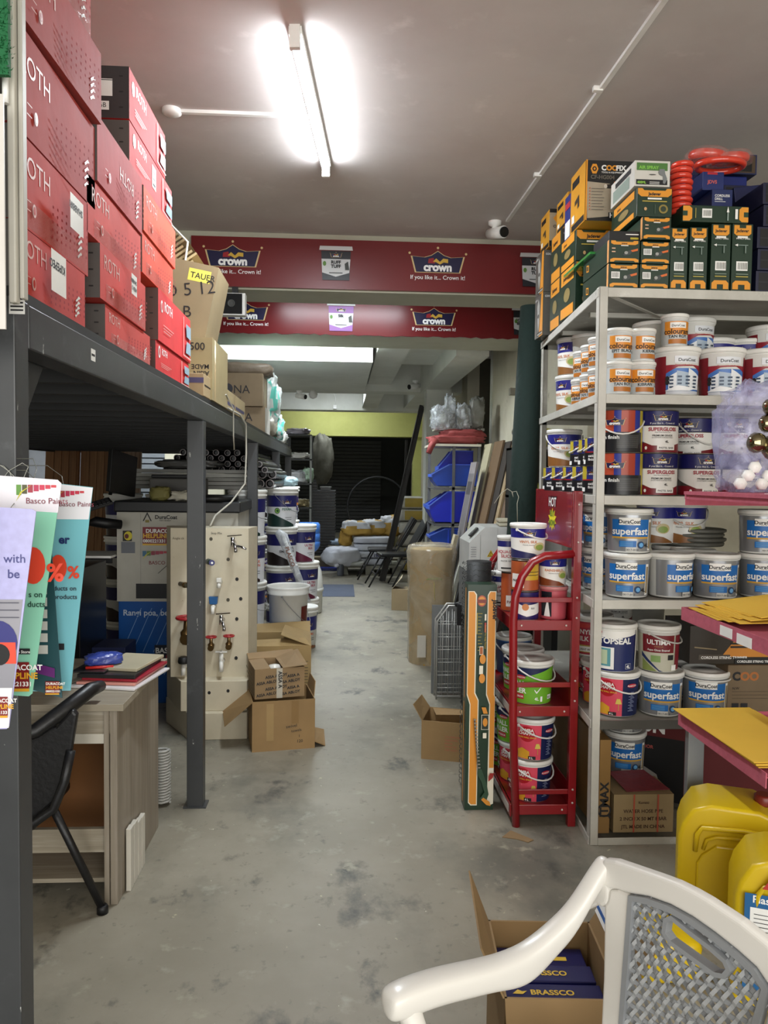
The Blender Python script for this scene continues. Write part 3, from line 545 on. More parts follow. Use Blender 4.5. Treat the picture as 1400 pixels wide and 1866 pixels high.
# ================================================================ paint pails and tins
C_=lambda h,**k: mat(h,.4,var=0,**k)
NAVY='#1b1a5e'; SILV=mat('#9b9da0',.28,.55,var=.05); BLUE=C_('#1766b0'); YEL=C_('#c99a3a'); LWH=C_('#ecebe6'); ORA=C_('#d98a2e'); DRED=C_('#7c1623')
PLW='#e9e8e2'
def L_silver(r,h,off=0,full=1):
    a=r*1.5; it=[('r',-a+off,h*.04,a+off,h*.90,SILV)]
    x0,x1=-r*.98+off,r*.78+off
    it+=[('r',x0,h*.36,x1,h*.76,BLUE),('r',x0,h*.33,x1+r*.25,h*.37,YEL),('r',x1,h*.06,x1+r*.22,h*.76,LWH),('r',x1+r*.04,h*.10,x1+r*.19,h*.7,C_('#8f7d5a')),
         ('r',-r*.62+off,h*.635,r*.30+off,h*.80,LWH),('t',-r*.16+off,h*.675,h*.115,'DuraCoat',INK,'c',1.2),('t',-r*.16+off,h*.645,h*.03,'FOR THE BEST',INK,'c',0),
         ('t',-r*.13+off,h*.42,h*.225,'superfast',W,'c',1.1),('r',-r*.6+off,h*.14,r*.15+off,h*.28,BLUE)]+[('r',-r*.55+off,h*(.16+.03*i),r*.0+off,h*(.172+.03*i),C_('#5d9fd0')) for i in range(4)]
    it+=[('e',r*.36+off,h*.19,h*.075,h*.08,C_('#1b3f6a')),('e',r*.37+off,h*.19,h*.05,h*.05,C_('#6aa7d8')),('t',r*.52+off,h*.14,h*.12,'4L',INK,'l',1),('r',-r*.30+off,h*.04,r*.14+off,h*.14,C_('#c9c9c4')),('t',-r*.28+off,h*.06,h*.06,'0017-0013',INK,'l',.5)]
    return it
def L_col(r,h,off=0,note='KIERAN'):
    return [('r',-r*1.5,h*.05,r*1.5,h*.80,C_('#b9bcbb')),('r',-r*.95+off,h*.36,r*1.3+off,h*.76,ORA),('r',-r*.5+off,h*.56,r*.75+off,h*.73,LWH),('t',r*.12+off,h*.60,h*.10,'DuraCoat',INK,'c',.6),
      ('t',r*.1+off,h*.38,h*.22,'colourant',INK,'c',.8),('t',r*.1+off,h*.26,h*.13,note,INK,'c',.8,.03),('r',-r*.6+off,h*.08,r*.9+off,h*.22,C_('#b06a22')),('t',r*1.0+off,h*.24,h*.12,'1L',INK,'l',.6)]
def L_bldg(r,h,off=0):
    it=[('r',-r*1.45,h*.03,-r*.72+off,h*.80,DRED),('r',-r*.72+off,h*.03,r*1.0+off,h*.55,C_('#3f6fb5')),('p',[(-r*.72+off,h*.45),(-r*.2+off,h*.58),(r*.5+off,h*.60),(r*1.0+off,h*.5),(r*1.0+off,h*.62),(-r*.72+off,h*.62)],C_('#8c1c2c')),
        ('r',-r*.72+off,h*.03,r*1.0+off,h*.09,C_('#c9ccd2')),('r',r*1.0+off,h*.03,r*1.2+off,h*.80,DRED),
        ('r',-r*.35+off,h*.66,r*.75+off,h*.80,C_('#d5d8dc')),('t',r*.2+off,h*.69,h*.09,'DuraCoat',INK,'c',.8),('t',r*.2+off,h*.60,h*.045,'Diamond Acrylic Emulsion',C_('#b5453c'),'c',.3)]
    g=C_('#dfe3e6')
    it+=[('p',[(-r*.60+off,h*.12),(-r*.60+off,h*.38),(-r*.25+off,h*.47),(-r*.25+off,h*.12)],g),('p',[(-r*.25+off,h*.12),(-r*.25+off,h*.5),(r*.25+off,h*.46),(r*.25+off,h*.12)],C_('#9fb0c0')),('p',[(r*.25+off,h*.12),(r*.25+off,h*.55),(r*.9+off,h*.40),(r*.9+off,h*.12)],g)]
    for i in range(4):
        for j in range(4): it.append(('r',-r*.55+off+i*r*.34,h*(.15+j*.07),-r*.38+off+i*r*.34,h*(.185+j*.07),C_('#30435c')))
    it+=[('e',-r*.62+off,h*.34,r*.09,h*.05,INK),('e',-r*.62+off,h*.26,r*.09,h*.05,INK),('p',[(-r*.72+off,h*.09),(r*.3+off,h*.09),(r*.6+off,h*.14),(-r*.2+off,h*.2)],C_('#e8eaea'))]
    return it
def L_gloss(r,h,off=0):
    it=[('r',-r*1.5,h*.0,r*1.5,h*.22,C_('#7a1220')),('p',[(-r*1.5,h*.62),(-r*1.5,h*.40),(-r*1.0+off,h*.30),(-r*.3+off,h*.16),(r*.5+off,h*.14),(r*1.5,h*.24),(r*1.5,h*.62)],LWH),('r',-r*1.5,h*.64,r*1.5,h*.97,C_('#17185a'))]
    it+=crown(r*.2+off,h*.74,r*.86,False)
    it+=[('t',r*.2+off,h*.66,h*.06,'If you like it... Crown it!',LWH,'c',.2),('t',r*.22+off,h*.50,h*.115,'SUPERGLOSS',C_('#a02436'),'c',1.6),('t',r*.2+off,h*.455,h*.035,'Alkyd Resin Enamel Paint',INK,'c',0),('t',r*.2+off,h*.37,h*.06,'PREMIUM GRADE',INK,'c',.8),('t',r*.2+off,h*.33,h*.035,'AN EXTREME DURABLE FINISH',INK,'c',0),
         ('t',r*.4+off,h*.22,h*.08,'4L',INK,'c',1),('r',-r*.05+off,h*.05,r*.80+off,h*.17,LWH),('t',r*.38+off,h*.08,h*.06,'PASTEL BASE',INK,'c',.8),('e',-r*.55+off,h*.1,r*.06,h*.04,LWH)]
    return it
def L_stripe(r,h,off=0):
    cs=['#16184e','#a9432a','#a9432a','#23308a','#a9432a','#a33a24','#23308a','#b8a62e','#23308a']; it=[]; x=-r*1.5;w=3.0*r/len(cs)
    for c in cs: it.append(('r',x,0,x+w,h*.97,C_(c))); x+=w
    it+=[('r',-r*1.5,0,r*.95,h*.46,C_('#15161a'))]+[('r',-r*.35,h*(.10+.03*i),r*(.7),h*(.108+.03*i),C_('#6d6d6a')) for i in range(10)]+crown(-r*.45+off,h*.62,r*.9,False)
    it+=[('r',-r*1.4,h*.05,-r*.9,h*.35,C_('#20222a')),('t',-r*1.25,h*.3,h*.12,'satin finish',W,'l',.8)]
    return it
def L_satin(r,h,off=0,c='#b01c28'):
    return [('r',-r*1.5,0,r*1.5,h*.97,C_(c)),('r',-r*1.5,h*.5,-r*.5,h*.97,C_('#b8a62e')),('r',-r*.5,h*.5,r*.3,h*.97,C_('#1f2b7a')),('r',-r*1.5,0,r*1.5,h*.46,C_('#121318'))]+crown(off,h*.66,r*1.0,False)+[('t',-r*.3,h*.3,h*.13,'satin',W,'l',1.3),('t',-r*.3,h*.17,h*.13,'finish',W,'l',1.3),('r',-r*1.0,h*.05,-r*.6,h*.2,W)]
def L_navytop(r,h,off=0,txt='VINYL SILK',bot='#8a5a2c'):
    it=[('r',-r*1.5,h*.02,r*1.5,h*.85,C_(PLW)),('r',-r*1.5,h*.60,r*1.5,h*.86,C_('#1d1f7a')),('p',[(-r*1.5,h*.02),(-r*1.5,h*.30),(-r*.4,h*.22),(r*.3,h*.16),(r*.9,h*.04),(r*.9,h*.02)],C_(bot))]
    it+=crown(-r*.35+off,h*.66,r*.7,False)+[('t',-r*.4+off,h*.46,h*.10,txt,C_('#c87a4a'),'c',1),('t',-r*.4+off,h*.39,h*.04,'Washable Emulsion',INK,'c',0),('e',r*.25+off,h*.36,r*.35,h*.12,C_('#c9b98a')),('e',r*.25+off,h*.34,r*.26,h*.08,C_('#8aa04a'))]
    return it
def L_bamba(r,h,off=0):
    P=C_('#d8485e'); N=C_('#16204a')
    it=[('r',-r*1.5,h*.02,r*.30+off,h*.86,P),('r',r*.30+off,h*.02,r*1.5,h*.86,N),('p',[(-r*1.5,h*.86),(-r*1.5,h*.62),(-r*1.05+off,h*.62),(-r*.9+off,h*.86)],N),
        ('e',-r*.38+off,h*.64,r*.40,h*.19,C_('#b01a26')),('t',-r*.38+off,h*.70,h*.10,'BAMBA',W,'c',1.2),('t',-r*.38+off,h*.62,h*.10,'CHAPAA',W,'c',1.2),('t',-r*.38+off,h*.54,h*.05,'MORE WALL SPACE',C_('#e8c040'),'c',.5),
        ('p',[(-r*.9+off,h*.04),(-r*.9+off,h*.22),(-r*.6+off,h*.30),(-r*.25+off,h*.22),(-r*.25+off,h*.04)],C_('#d8a02c')),('p',[(r*.0+off,h*.30),(r*.06+off,h*.42),(r*.20+off,h*.42),(r*.28+off,h*.30)],C_('#d9c05a')),('r',r*.13+off,h*.15,r*.15+off,h*.3,C_('#c9b04a')),
        ('r',-r*.30+off,h*.03,r*.05+off,h*.11,INK),('t',-r*.26+off,h*.045,h*.07,'4 L',W,'l',1.2),('e',r*.72+off,h*.72,r*.24,h*.045,C_('#b8283a')),('t',r*.72+off,h*.70,h*.05,'PLASCON',W,'c',1)]
    it+=[('r',r*.55+off+.008*(i%2),h*(.14+.033*i),r*.85+off-.006*(i%3),h*(.155+.033*i),C_('#7f88a8')) for i in range(14)]
    it+=[('t',-r*1.1+off,h*.36,h*.11,'VINYL',W,'c',1.2),('t',-r*1.1+off,h*.24,h*.11,'SILK',W,'c',1.2)]
    return it
def L_green(r,h,off=0):
    G=C_('#6fae2e'); N=C_('#16204a')
    return [('r',-r*1.5,h*.02,r*1.5,h*.84,G),('p',[(-r*1.5,h*.84),(-r*1.5,h*.66),(-r*.7,h*.60),(0,h*.70),(r*.9,h*.84)],N),('e',-r*.62+off,h*.62,r*.26,h*.05,C_('#b8283a')),('t',-r*.62+off,h*.60,h*.05,'PLASCON',W,'c',1),
        ('t',-r*.8+off,h*.42,h*.16,'WALL',W,'c',1.2),('t',-r*.8+off,h*.26,h*.16,'FILLER',W,'c',1.2),('r',-r*1.0+off,h*.12,-r*.45+off,h*.24,C_('#b02a3a')),('t',-r*.75+off,h*.155,h*.06,'INTERIOR',W,'c',.8),
        ('p',[(r*.05+off,h*.36),(r*.14+off,h*.30),(r*.34+off,h*.42),(r*.34+off,h*.39),(r*.14+off,h*.26),(r*.03+off,h*.34)],W),('t',r*.05+off,h*.11,h*.10,'4L',W,'l',1),('r',r*.72+off,h*.12,r*1.0+off,h*.22,W),('t',r*.74+off,h*.14,h*.07,'KS',INK,'l',1),('r',r*.32+off,h*.08,r*.42+off,h*.2,W)]
def L_topseal(r,h,off=0):
    N=C_('#18255a')
    return [('r',-r*1.5,h*.02,r*1.5,h*.90,N),('p',[(-r*1.5,h*.90),(-r*1.5,h*.78),(-r*.2,h*.70),(r*1.1,h*.78),(r*1.1,h*.90)],LWH),('t',-r*.05+off,h*.60,h*.17,'TOPSEAL',W,'c',1.8),('r',-r*1.3+off,h*.06,-r*.10+off,h*.52,LWH),('r',-r*.85+off,h*.12,-r*.25+off,h*.50,C_('#5c9aa2')),('r',-r*.75+off,h*.16,-r*.40+off,h*.46,C_('#b9c9a8')),
        ('r',r*.45+off,h*.07,r*.75+off,h*.18,W),('r',r*.46+off,h*.075,r*.74+off,h*.175,N),('t',r*.6+off,h*.09,h*.09,'4L',W,'c',1.2),('e',-r*.9+off,h*.83,r*.26,h*.06,C_('#b8283a')),('r',r*1.1,h*.02,r*1.35,h*.9,LWH)]
def L_ultima(r,h,off=0):
    return [('r',-r*1.5,h*.02,r*1.5,h*.80,C_('#b9b7a4')),('r',-r*.95+off,h*.42,r*.62+off,h*.80,C_('#6f1620')),('t',-r*.15+off,h*.60,h*.14,'ULTIMA',W,'c',1.3),('t',-r*.15+off,h*.545,h*.03,'P R E M I U M',C_('#c9a05a'),'c',0),('t',-r*.15+off,h*.46,h*.06,'Aqua Gloss Enamel',W,'c',.5),
        ('p',[(-r*1.0+off,h*.42),(-r*.1+off,h*.05),(r*.1+off,h*.02),(-r*.1+off,h*.02),(-r*1.0+off,h*.32)],C_('#1a2a5a')),('r',-r*.5+off,h*.22,-r*.05+off,h*.36,C_('#7d9a5a')),('r',r*.3+off,h*.27,r*.6+off,h*.38,INK),('p',[(-r*.95+off,h*.02),(-r*.2+off,h*.02),(-r*.95+off,h*.28)],C_('#7d8a4a')),
        ('r',r*.7+off,h*.05,r*1.1+off,h*.8,C_('#7a1a28')),('r',r*.5+off,h*.04,r*.8+off,h*.16,LWH)]
def L_red(r,h,off=0,t='VINYL'): 
    return [('r',-r*1.5,h*.05,r*1.5,h*.85,C_('#a8283e')),('e',-r*.2+off,h*.76,r*.4,h*.06,C_('#c43a3a')),('t',-r*.2+off,h*.55,h*.16,t,W,'c',1.2),('t',-r*.2+off,h*.38,h*.16,'SILK',W,'c',1.2),('r',-r*.5+off,h*.10,r*.5+off,h*.28,C_('#b5a04a')),('r',-r*.45+off,h*.12,r*.3+off,h*.25,LWH),('t',-r*.1+off,h*.15,h*.07,'BRILLIANT WHITE',INK,'c',.5)]
def L_vinyl(r,h,off=0): return [('r',-r*1.5,h*.1,r*1.5,h*.8,C_('#8a1a2a')),('r',-r*1.5,h*.1,r*1.5,h*.16,YEL),('t',off,h*.32,h*.2,'vinyl',W,'c',1.2)]
def L_paint(r,h,off=0): return [('r',-r*1.5,h*.02,r*1.5,h*.95,C_('#a9522a')),('r',-r*.2,h*.35,r*1.2,h*.92,C_('#c9a22c')),('r',-r*1.2,h*.1,-r*.2,h*.55,LWH),('r',-r*.1,h*.5,r*1.1,h*.52,INK),('r',-r*.1,h*.6,r*1.1,h*.62,INK),('t',-r*1.1,h*.3,h*.1,'PAINT',INK,'l',1)]
def L_purple(r,h,off=0): return [('r',-r*1.5,h*.02,r*1.5,h*.95,C_('#2a1d5e')),('p',[(-r*1.5,h*.75),(-r*.3,h*.5),(r*1.5,h*.6),(r*1.5,h*.25),(0,h*.12),(-r*1.5,h*.35)],LWH),('e',-r*.1,h*.45,r*.25,h*.12,C_('#c87a3a')),('t',r*.3,h*.38,h*.08,'SILK',INK,'l',.8)]
def L_pinkish(r,h,off=0): return [('r',-r*1.5,h*.02,r*1.5,h*.95,C_('#c0545e')),('r',-r*1.2,h*.10,-r*.3,h*.85,C_('#1b1a22')),('p',[(-r*.9,h*.1),(-r*.6,h*.7),(-r*.4,h*.1)],LWH)]
def L_silic(r,h,off=0): return [('r',-r*1.5,h*.02,r*1.5,h*.88,LWH),('r',-r*1.5,h*.70,r*1.5,h*.88,C_('#20206a')),('t',off,h*.52,h*.12,'AQUAGUARD',C_('#b0283a'),'c',1),('t',off,h*.40,h*.12,'SILICONE',C_('#b0283a'),'c',1),('t',off,h*.28,h*.06,'WATER REPELLENT',INK,'c',.3),('r',-r*.8,h*.08,r*.6,h*.12,INK)]
def L_orange(r,h,off=0): return [('r',-r*1.5,h*.02,r*1.5,h*.95,C_('#b5542a')),('r',-r*.6,h*.12,r*.7,h*.40,LWH),('t',-r*.5,h*.2,h*.1,'PAINT',C_('#7a1a24'),'l',1)]
def L_20(r,h,off=0,c='#2a1410',txt=('SILK','EMULSION'),leaf=False,tc='#c8643a'):
    N=C_('#191a5a'); it=[('r',-r*1.5,h*.01,r*1.5,h*.80,C_('#d5d6da')),('r',-r*1.5,h*.52,r*1.5,h*.81,N),('p',[(-r*1.5,h*.01),(-r*1.5,h*.36),(-r*.5,h*.34),(r*1.0,h*.06),(r*1.0,h*.01)],C_(c))]
    it+=crown(r*.62+off,h*.60,r*.55,False)
    for i,t in enumerate(txt): it.append(('t',r*.95+off,h*(.43-.085*i),h*.085,t,C_(tc),'r',1.2))
    it+=[('r',r*.5+off,h*.24,r*.95+off,h*.25,INK),('r',r*.6+off,h*.19,r*.95+off,h*.20,INK)]
    if leaf: it+=[('e',-r*.0+off,h*.42,r*.17,h*.075,C_('#1d3a24')),('e',-r*.0+off,h*.42,r*.13,h*.057,C_('#8fbf5a')),('e',.003+off,h*.42,r*.08,h*.038,C_('#2c5a2c'))]
    return it
KINDS={}
def K(name,r,rb,h,hexc=PLW,lab=None,lid=PLW,handle=None,tin=False,rim=None,open_=False,big=False,hang=.35,ha=0): KINDS[name]=dict(r=r,rb=rb,h=h,hexc=hexc,lab=lab,lid=lid,handle=handle,tin=tin,rim=rim,open_=open_,big=big,hang=hang,ha=ha)
PM={}
def pail(kind,loc,rot=0,label='',cat='pail',group=None,name='paint_pail',tiltx=0):
    k=KINDS[kind]; r,rb,h=k['r'],k['rb'],k['h']
    if kind not in PM:
        bm=mat(k['hexc'],.38,.7 if k['hexc']=='tin' else 0) if k['hexc']!='tin' else mat('#a9a39a',.3,.8)
        b=MB(); lz=h*(.97 if k['tin'] else .90)
        if k['tin']: b.lathe([(r*.97,0),(r,.004),(r,h*.99),(r*1.015,h-.003),(r*1.015,h),(r*.98,h),(r*.97,h-.008),(r*.80,h-.009),(r*.78,h-.004),(0.001,h-.004)],bm,32,caps=(1,0))
        elif k['open_']: b.lathe([(rb*.96,0),(rb,.006),(r*.97,h*.84),(r*1.05,h*.85),(r*1.0,h*.87),(r*1.04,h*.905),(r,h*.92),(r*1.06,h*.965),(r*1.06,h),(r*1.0,h),(r*.97,h*.97),(rb*.93,.01),(.001,.01)],bm,36,caps=(1,0))
        else: b.lathe([(rb*.95,0),(rb,.005),(rb+(r-rb)*.86,h*.86),(r*1.03,h*.87),(r*1.03,h*.885),(r*.99,h*.89),(r*.99,h*.93)],bm,32,caps=(1,1))
        if k['lab']: b.cone_dec(k['lab'](r,h),rb if not k['tin'] else r,(rb+(r-rb)*.86) if not k['tin'] else r,h*(.86 if not k['tin'] else 1),eps=.0005,step=max(.012,r*.14))
        ms=[('body',b.mesh('body'))]
        if not k['tin'] and not k['open_']:
            lm=mat(k['lid'],.35); l=MB()
            if k['big']: l.lathe([(r*1.0,h*.86),(r*1.06,h*.865),(r*1.06,h*.90),(r*1.02,h*.905),(r*1.02,h*.935),(r*1.07,h*.94),(r*1.07,h*.985),(r*1.03,h),(r*.98,h),(r*.95,h*.97),(.001,h*.97)],lm,32,caps=(0,0))
            else: l.lathe([(r*1.0,h*.895),(r*1.06,h*.90),(r*1.065,h*.95),(r*1.055,h*.985),(r*1.02,h),(r*.97,h),(r*.93,h*.975),(r*.5,h*.972),(r*.48,h*.98),(.001,h*.98)],lm,32,caps=(0,0))
            ms.append(('lid',l.mesh('lid')))
        if k['handle']:
            hm=mat(k['handle'],.35,.0); hr=r*1.06; hh=MB(); z0=h*.83; rad=.0022 if k['handle']=='#77787a' else .0038
            pts=[]; ang=k['ha']
            for i in range(13):
                t=PI*i/12; pts.append((hr*1.02*math.cos(t)*1.0,-hr*math.sin(t)*1.03,z0-k['hang']*h*math.sin(t)))
            Rm=Matrix.Rotation(ang,4,'Z'); hh.tube([Rm@Vector(p) for p in pts],[rad]*13,hm,6)
            for sgn in (-1,1): 
                p=Rm@Vector((sgn*hr*.99,0,z0)); hh.tube([p,Rm@Vector((sgn*hr*1.05,0,z0))],.007,hm,8)
            ms.append(('handle',hh.mesh('handle')))
        PM[kind]=ms
    t=thing(name,label,cat,loc,rot,group)
    if tiltx: t.rotation_euler=(tiltx,0,rot)
    for n,me in PM[kind]: obj(n,me,t)
    return t
K('silver',.094,.087,.188,'#d9d9d4',L_silver)
K('silverb',.094,.087,.188,'#d9d9d4',lambda r,h:L_silver(r,h,.045))
K('silverh',.094,.087,.188,'#d9d9d4',L_silver,handle='#dedcd6',hang=-.0)
for nm,nt in (('cola','EPIT BLACK'),('colb','KIERAN'),('colc','TAN ROY'),('cold','KIBRAN')): K(nm,.055,.052,.137,'#dcdcd8',(lambda nt:lambda r,h:L_col(r,h,0,nt))(nt))
K('bldg',.094,.086,.205,PLW,L_bldg)
K('gloss',.086,.086,.178,'tin',L_gloss,tin=True); K('glossb',.086,.086,.178,'tin',lambda r,h:L_gloss(r,h,-.03),tin=True,handle='#d8d6d0',hang=.5,ha=.9)
K('stripe',.088,.088,.178,'tin',L_stripe,tin=True); K('stripeh',.088,.088,.178,'tin',L_stripe,tin=True,handle='#e4e2dc',hang=.42,ha=-.1)
K('satin',.05,.05,.125,'tin',L_satin,tin=True); K('satinb',.05,.05,.125,'tin',lambda r,h:L_satin(r,h,0,'#1f2b7a'),tin=True,handle='#e4e2dc',hang=.3,ha=-1.1); K('satinh',.05,.05,.125,'tin',L_satin,tin=True,handle='#e4e2dc',hang=.3,ha=-1.1)
K('navytop',.09,.083,.20,PLW,L_navytop); K('navytoph',.09,.083,.20,PLW,L_navytop,handle='#e4e2dc',hang=.4)
K('navysmall',.062,.058,.15,PLW,lambda r,h:L_navytop(r,h,.02,'RAINSHIELD','#7a3c1c'))
K('bamba',.096,.086,.19,PLW,L_bamba,handle='#e4e2dc',hang=.28,ha=.8); K('bambar',.096,.086,.19,PLW,lambda r,h:L_bamba(r,h,-.02),handle='#e4e2dc',hang=.28,ha=.9)
K('green',.098,.088,.20,PLW,L_green,handle='#e4e2dc',hang=.28,ha=.8)
K('topseal',.092,.086,.205,PLW,L_topseal); K('ultima',.088,.080,.20,PLW,L_ultima,handle='#c9c7c0',hang=.2,ha=1.0)
K('redvinyl',.092,.086,.19,PLW,L_red); K('vinyl',.092,.086,.18,PLW,L_vinyl)
K('paint',.062,.062,.14,'tin',L_paint,tin=True); K('purple',.062,.062,.13,'tin',L_purple,tin=True); K('pink',.062,.058,.15,'#b5525c',L_pinkish,lid='#c9807e'); K('silic',.052,.050,.17,PLW,L_silic); K('orange',.045,.045,.19,'tin',L_orange,tin=True); K('silkp',.080,.074,.16,PLW,lambda r,h:L_navytop(r,h,.03,'VINYL SILK','#2a2a5a'),handle='#e4e2dc',hang=.25,ha=.9)
K('blank',.088,.08,.18,'#cfcdc4'); K('blankdark',.09,.085,.18,'#33322f',lid='#5a5954'); K('bluep',.09,.083,.19,'#2a5a9a',lid='#cfcdc4',handle='#e4e2dc',hang=.3,ha=.2)
K('t20a',.145,.13,.36,'#d9d9d6',lambda r,h:L_20(r,h,0,'#2a1410',('SILK','EMULSION'),tc='#c8643a'),big=True)
K('t20b',.145,.13,.36,'#d9d9d6',lambda r,h:L_20(r,h,-.03,'#12302c',('PERMA',),True,tc='#5a7a6a'),big=True,handle='#77787a',hang=.45,ha=1.2)
K('t20c',.145,.13,.36,'#d9d9d6',lambda r,h:L_20(r,h,0,'#1a1012',('VINYL','EMULSION'),tc='#1a1a22'),big=True)
K('t20d',.145,.13,.36,'#d9d9d6',lambda r,h:L_20(r,h,0,'#5a1030',('ULTRA','SILK'),tc='#a02440'),big=True)
K('t20e',.145,.13,.36,'#cfcfca',lambda r,h:[('r',-r*1.5,h*.3,r*1.5,h*.7,C_('#3a2468')),('r',-r*1.5,h*.45,r*1.5,h*.52,ORA),('t',r*.8,h*.56,h*.12,'SOFT',W,'r',1.2)],big=True)
K('open20',.150,.135,.38,'#dcdcd6',lambda r,h:[('r',r*.75,h*.25,r*1.3,h*.62,C_('#5a2018'))],open_=True,handle='#77787a',hang=.55,ha=1.35)
K('round20',.13,.115,.38,'#dcdcd6',lambda r,h:[('r',-r*.4,h*.45,r*1.3,h*.78,C_('#1d1f6a')),('t',r*.3,h*.34,h*.08,'SILK EMU',C_('#c8643a'),'c',1),('r',-r*.2,h*.26,r*.8,h*.27,INK),('r',0,h*.22,r*.8,h*.23,INK),('p',[(-r*1.2,h*.02),(-r*1.2,h*.16),(0,h*.14),(r*1.2,h*.06),(r*1.2,h*.02)],C_('#7a4a24'))]+crown(r*.3,h*.55,r*.6,False),big=True)
# ---------------------------------------------------------------- stacks of large buckets (left, behind the tap display)
def stack(px,py,specs,r=0,h=.36,z=0):
    for kd,lb in specs:
        if kd: pail(kd,(px,py,z),r,lb,'bucket',name='paint_bucket')
        z+=h
stack(-.735,6.1,[('t20a','white bucket hidden low behind the brown cartons, bottom of the nearest column'),('t20b','bucket with green leaf mark, second from the floor in the nearest bucket column'),('t20a','white and navy bucket with dark brown corner, third up in the nearest column'),('t20b','topmost white and navy bucket of the nearest column, beside the grey post')],-.1)
stack(-.555,7.25,[('t20c','bottom bucket of the second column, only its edge showing past the white open bucket'),('t20c','white bucket with pale lid rings under the lettered one in the second column'),('t20c','white bucket with bold black lettering, behind the wrapped stick'),('t20b','bucket with dark green corner and leaf mark on top of the second column')],0)
stack(-.36,7.55,[('t20d','bottom bucket of the third column, navy top band, beside the open bucket'),('t20d','navy banded bucket second up in the third column'),],0,.36,0)
stack(-.42,7.56,[(None,''),(None,''),],0)
pail('t20d',(-.39,7.57,.72),0.0,'white bucket with crimson corner, topmost of the third column beside the water bottle','bucket',name='paint_bucket')
stack(-.60,8.35,[('t20e','bottom bucket of the farther purple lettered column, hidden from the aisle'),('t20e','second bucket of the purple lettered column, mostly hidden'),('t20e','third bucket of the purple lettered column, pale lid showing'),('t20e','topmost bucket with purple print at the far post, plastic bag on it')],0)
stack(-.92,8.9,[('t20e','pale bucket hidden beneath another behind the fourth post'),('t20e','pale bucket hidden in the middle behind the fourth post'),('t20c','pale lidded bucket behind the fourth post, third up'),('t20c','pale lidded bucket under the bag behind the fourth post')],0)
for i,(x,y) in enumerate(((-1.08,6.15),(-1.42,6.3),(-1.78,6.4))):
    for j in range(4): pail('t20a',(x,y,.345*j),.1,['navy banded bucket just left of the nearest column, behind the tap display','navy banded bucket behind the tinting machine top, middle','navy banded bucket behind the tinting machine, leftmost'][i]+[', on the floor',', second layer',', third layer',', top layer'][j],'bucket',name='paint_bucket')
pail('open20',(-.385,5.72,.36),0,'large open white bucket with wire handle behind the brown cartons','bucket',name='bucket')
pail('t20a',(-.385,5.72,0),0,'bucket carrying the open white bucket, hidden behind the cartons','bucket',name='paint_bucket')
pail('round20',(-.335,7.85-.9,0),.15,'narrow white pail with navy label on the floor right of the open bucket','bucket',name='paint_pail')
blob('plastic_bag','pale blue and white plastic bag on top of the purple lettered bucket','bag',(-.62,8.35,1.445),(.30,.26,.10),mat('#a9c4cc',.2,bump=.7,scale=16),11,.12)
t=thing('wrapped_stick','long stick wrapped in clear printed film leaning on the buckets','roller pole',(-.30,6.75,.46),(math.radians(-6),math.radians(-20),0))
part('stick',MB().tube([(0,0,0),(0,0,.62)],.018,mat('#c9c9c4',.4),10),t); part('film',MB().tube([(0,0,-.02),(.004,0,.2),(-.004,0,.42),(-.01,0,.60),(-.04,0,.66)],[.04,.032,.036,.05,.03],film('#d2d6da',.3,.85,14),12).plane_dec([('t',.0,.0,.05,'PLASCO',mat('#7a4a34',.5),'l',1,-PI/2)],(-.018,-.045,.5),(1,0,0),(0,0,1)),t)
t=thing('water_container','rounded white container on the floor beside the bucket columns','container',(-.36,8.75,0))
part('lower',MB().lathe([(.14,0),(.155,.02),(.16,.24),(.172,.25),(.172,.285),(.16,.29)],mat('#c9c9c2',.4),24),t); part('dome',MB().lathe([(.165,.29),(.16,.38),(.145,.48),(.11,.57),(.06,.61),(.05,.64)],mat('#d5d5ce',.35),24,caps=(0,1)),t)
t=thing('water_bottle','blue translucent water bottle standing upside down on the white container','bottle',(-.36,8.75,.63))
part('bottle',MB().lathe([(.03,0),(.04,.04),(.10,.09),(.125,.13),(.128,.18),(.12,.19),(.128,.20),(.128,.27),(.12,.28),(.128,.29),(.128,.37),(.11,.40),(.001,.40)],mat('#4f86d8',.08,alpha=.75,var=.1),24),t)
# small tins and white tools hanging near
# ---------------------------------------------------------------- boards and pipes under the platform
t0=['lowest','second','third','fourth','topmost']
for i in range(5): tag(obj('foam_board',MB().box(-.45,0,0,.42-.02*(i%2),.9,.028,mat(['#8d8d88','#a3a39e','#95958f','#acaca6','#9a9a95'][i],.6)),None,.003,(-1.13-.01*i,6.02+.02*(i%3),1.442+i*.031)),t0[i]+' grey board of the pile lying on the buckets under the platform','board','boards on the buckets')
t=thing('foam_board','white board pile at the left over the tinting machine','board',(-1.55,6.1,1.442)); part('board',MB().box(-.12,0,0,.12,.8,.10,mat('#8d8d88',.6)),t)
PIPE=mat('#121214',.35)
random.seed(3); k=0
rows=[(10,1.60),(9,1.645),(8,1.69),(7,1.735)]
for q,(n,z) in enumerate(rows):
    for i in range(n):
        x=-1.42+q*.045+i*.088+random.uniform(-.004,.004)
        yy=6.35+random.uniform(-.04,.04); b=MB().lathe([(.026,-1.6),(.026,0)],PIPE,12,(x,yy,z),caps=(1,0),axis='y').lathe([(.026,0),(.019,.001)],mat('#8d8686',.4),12,(x,yy,z),caps=(0,0),axis='y').lathe([(.019,0),(.015,-.04)],PIPE,12,(x,yy,z),caps=(0,1),axis='y')
        # lathe along y: profile z maps to -y
        tag(obj('pipe',b),'black plastic pipe end in the stacked bundle under the platform','pipe','black pipes stacked under the platform')
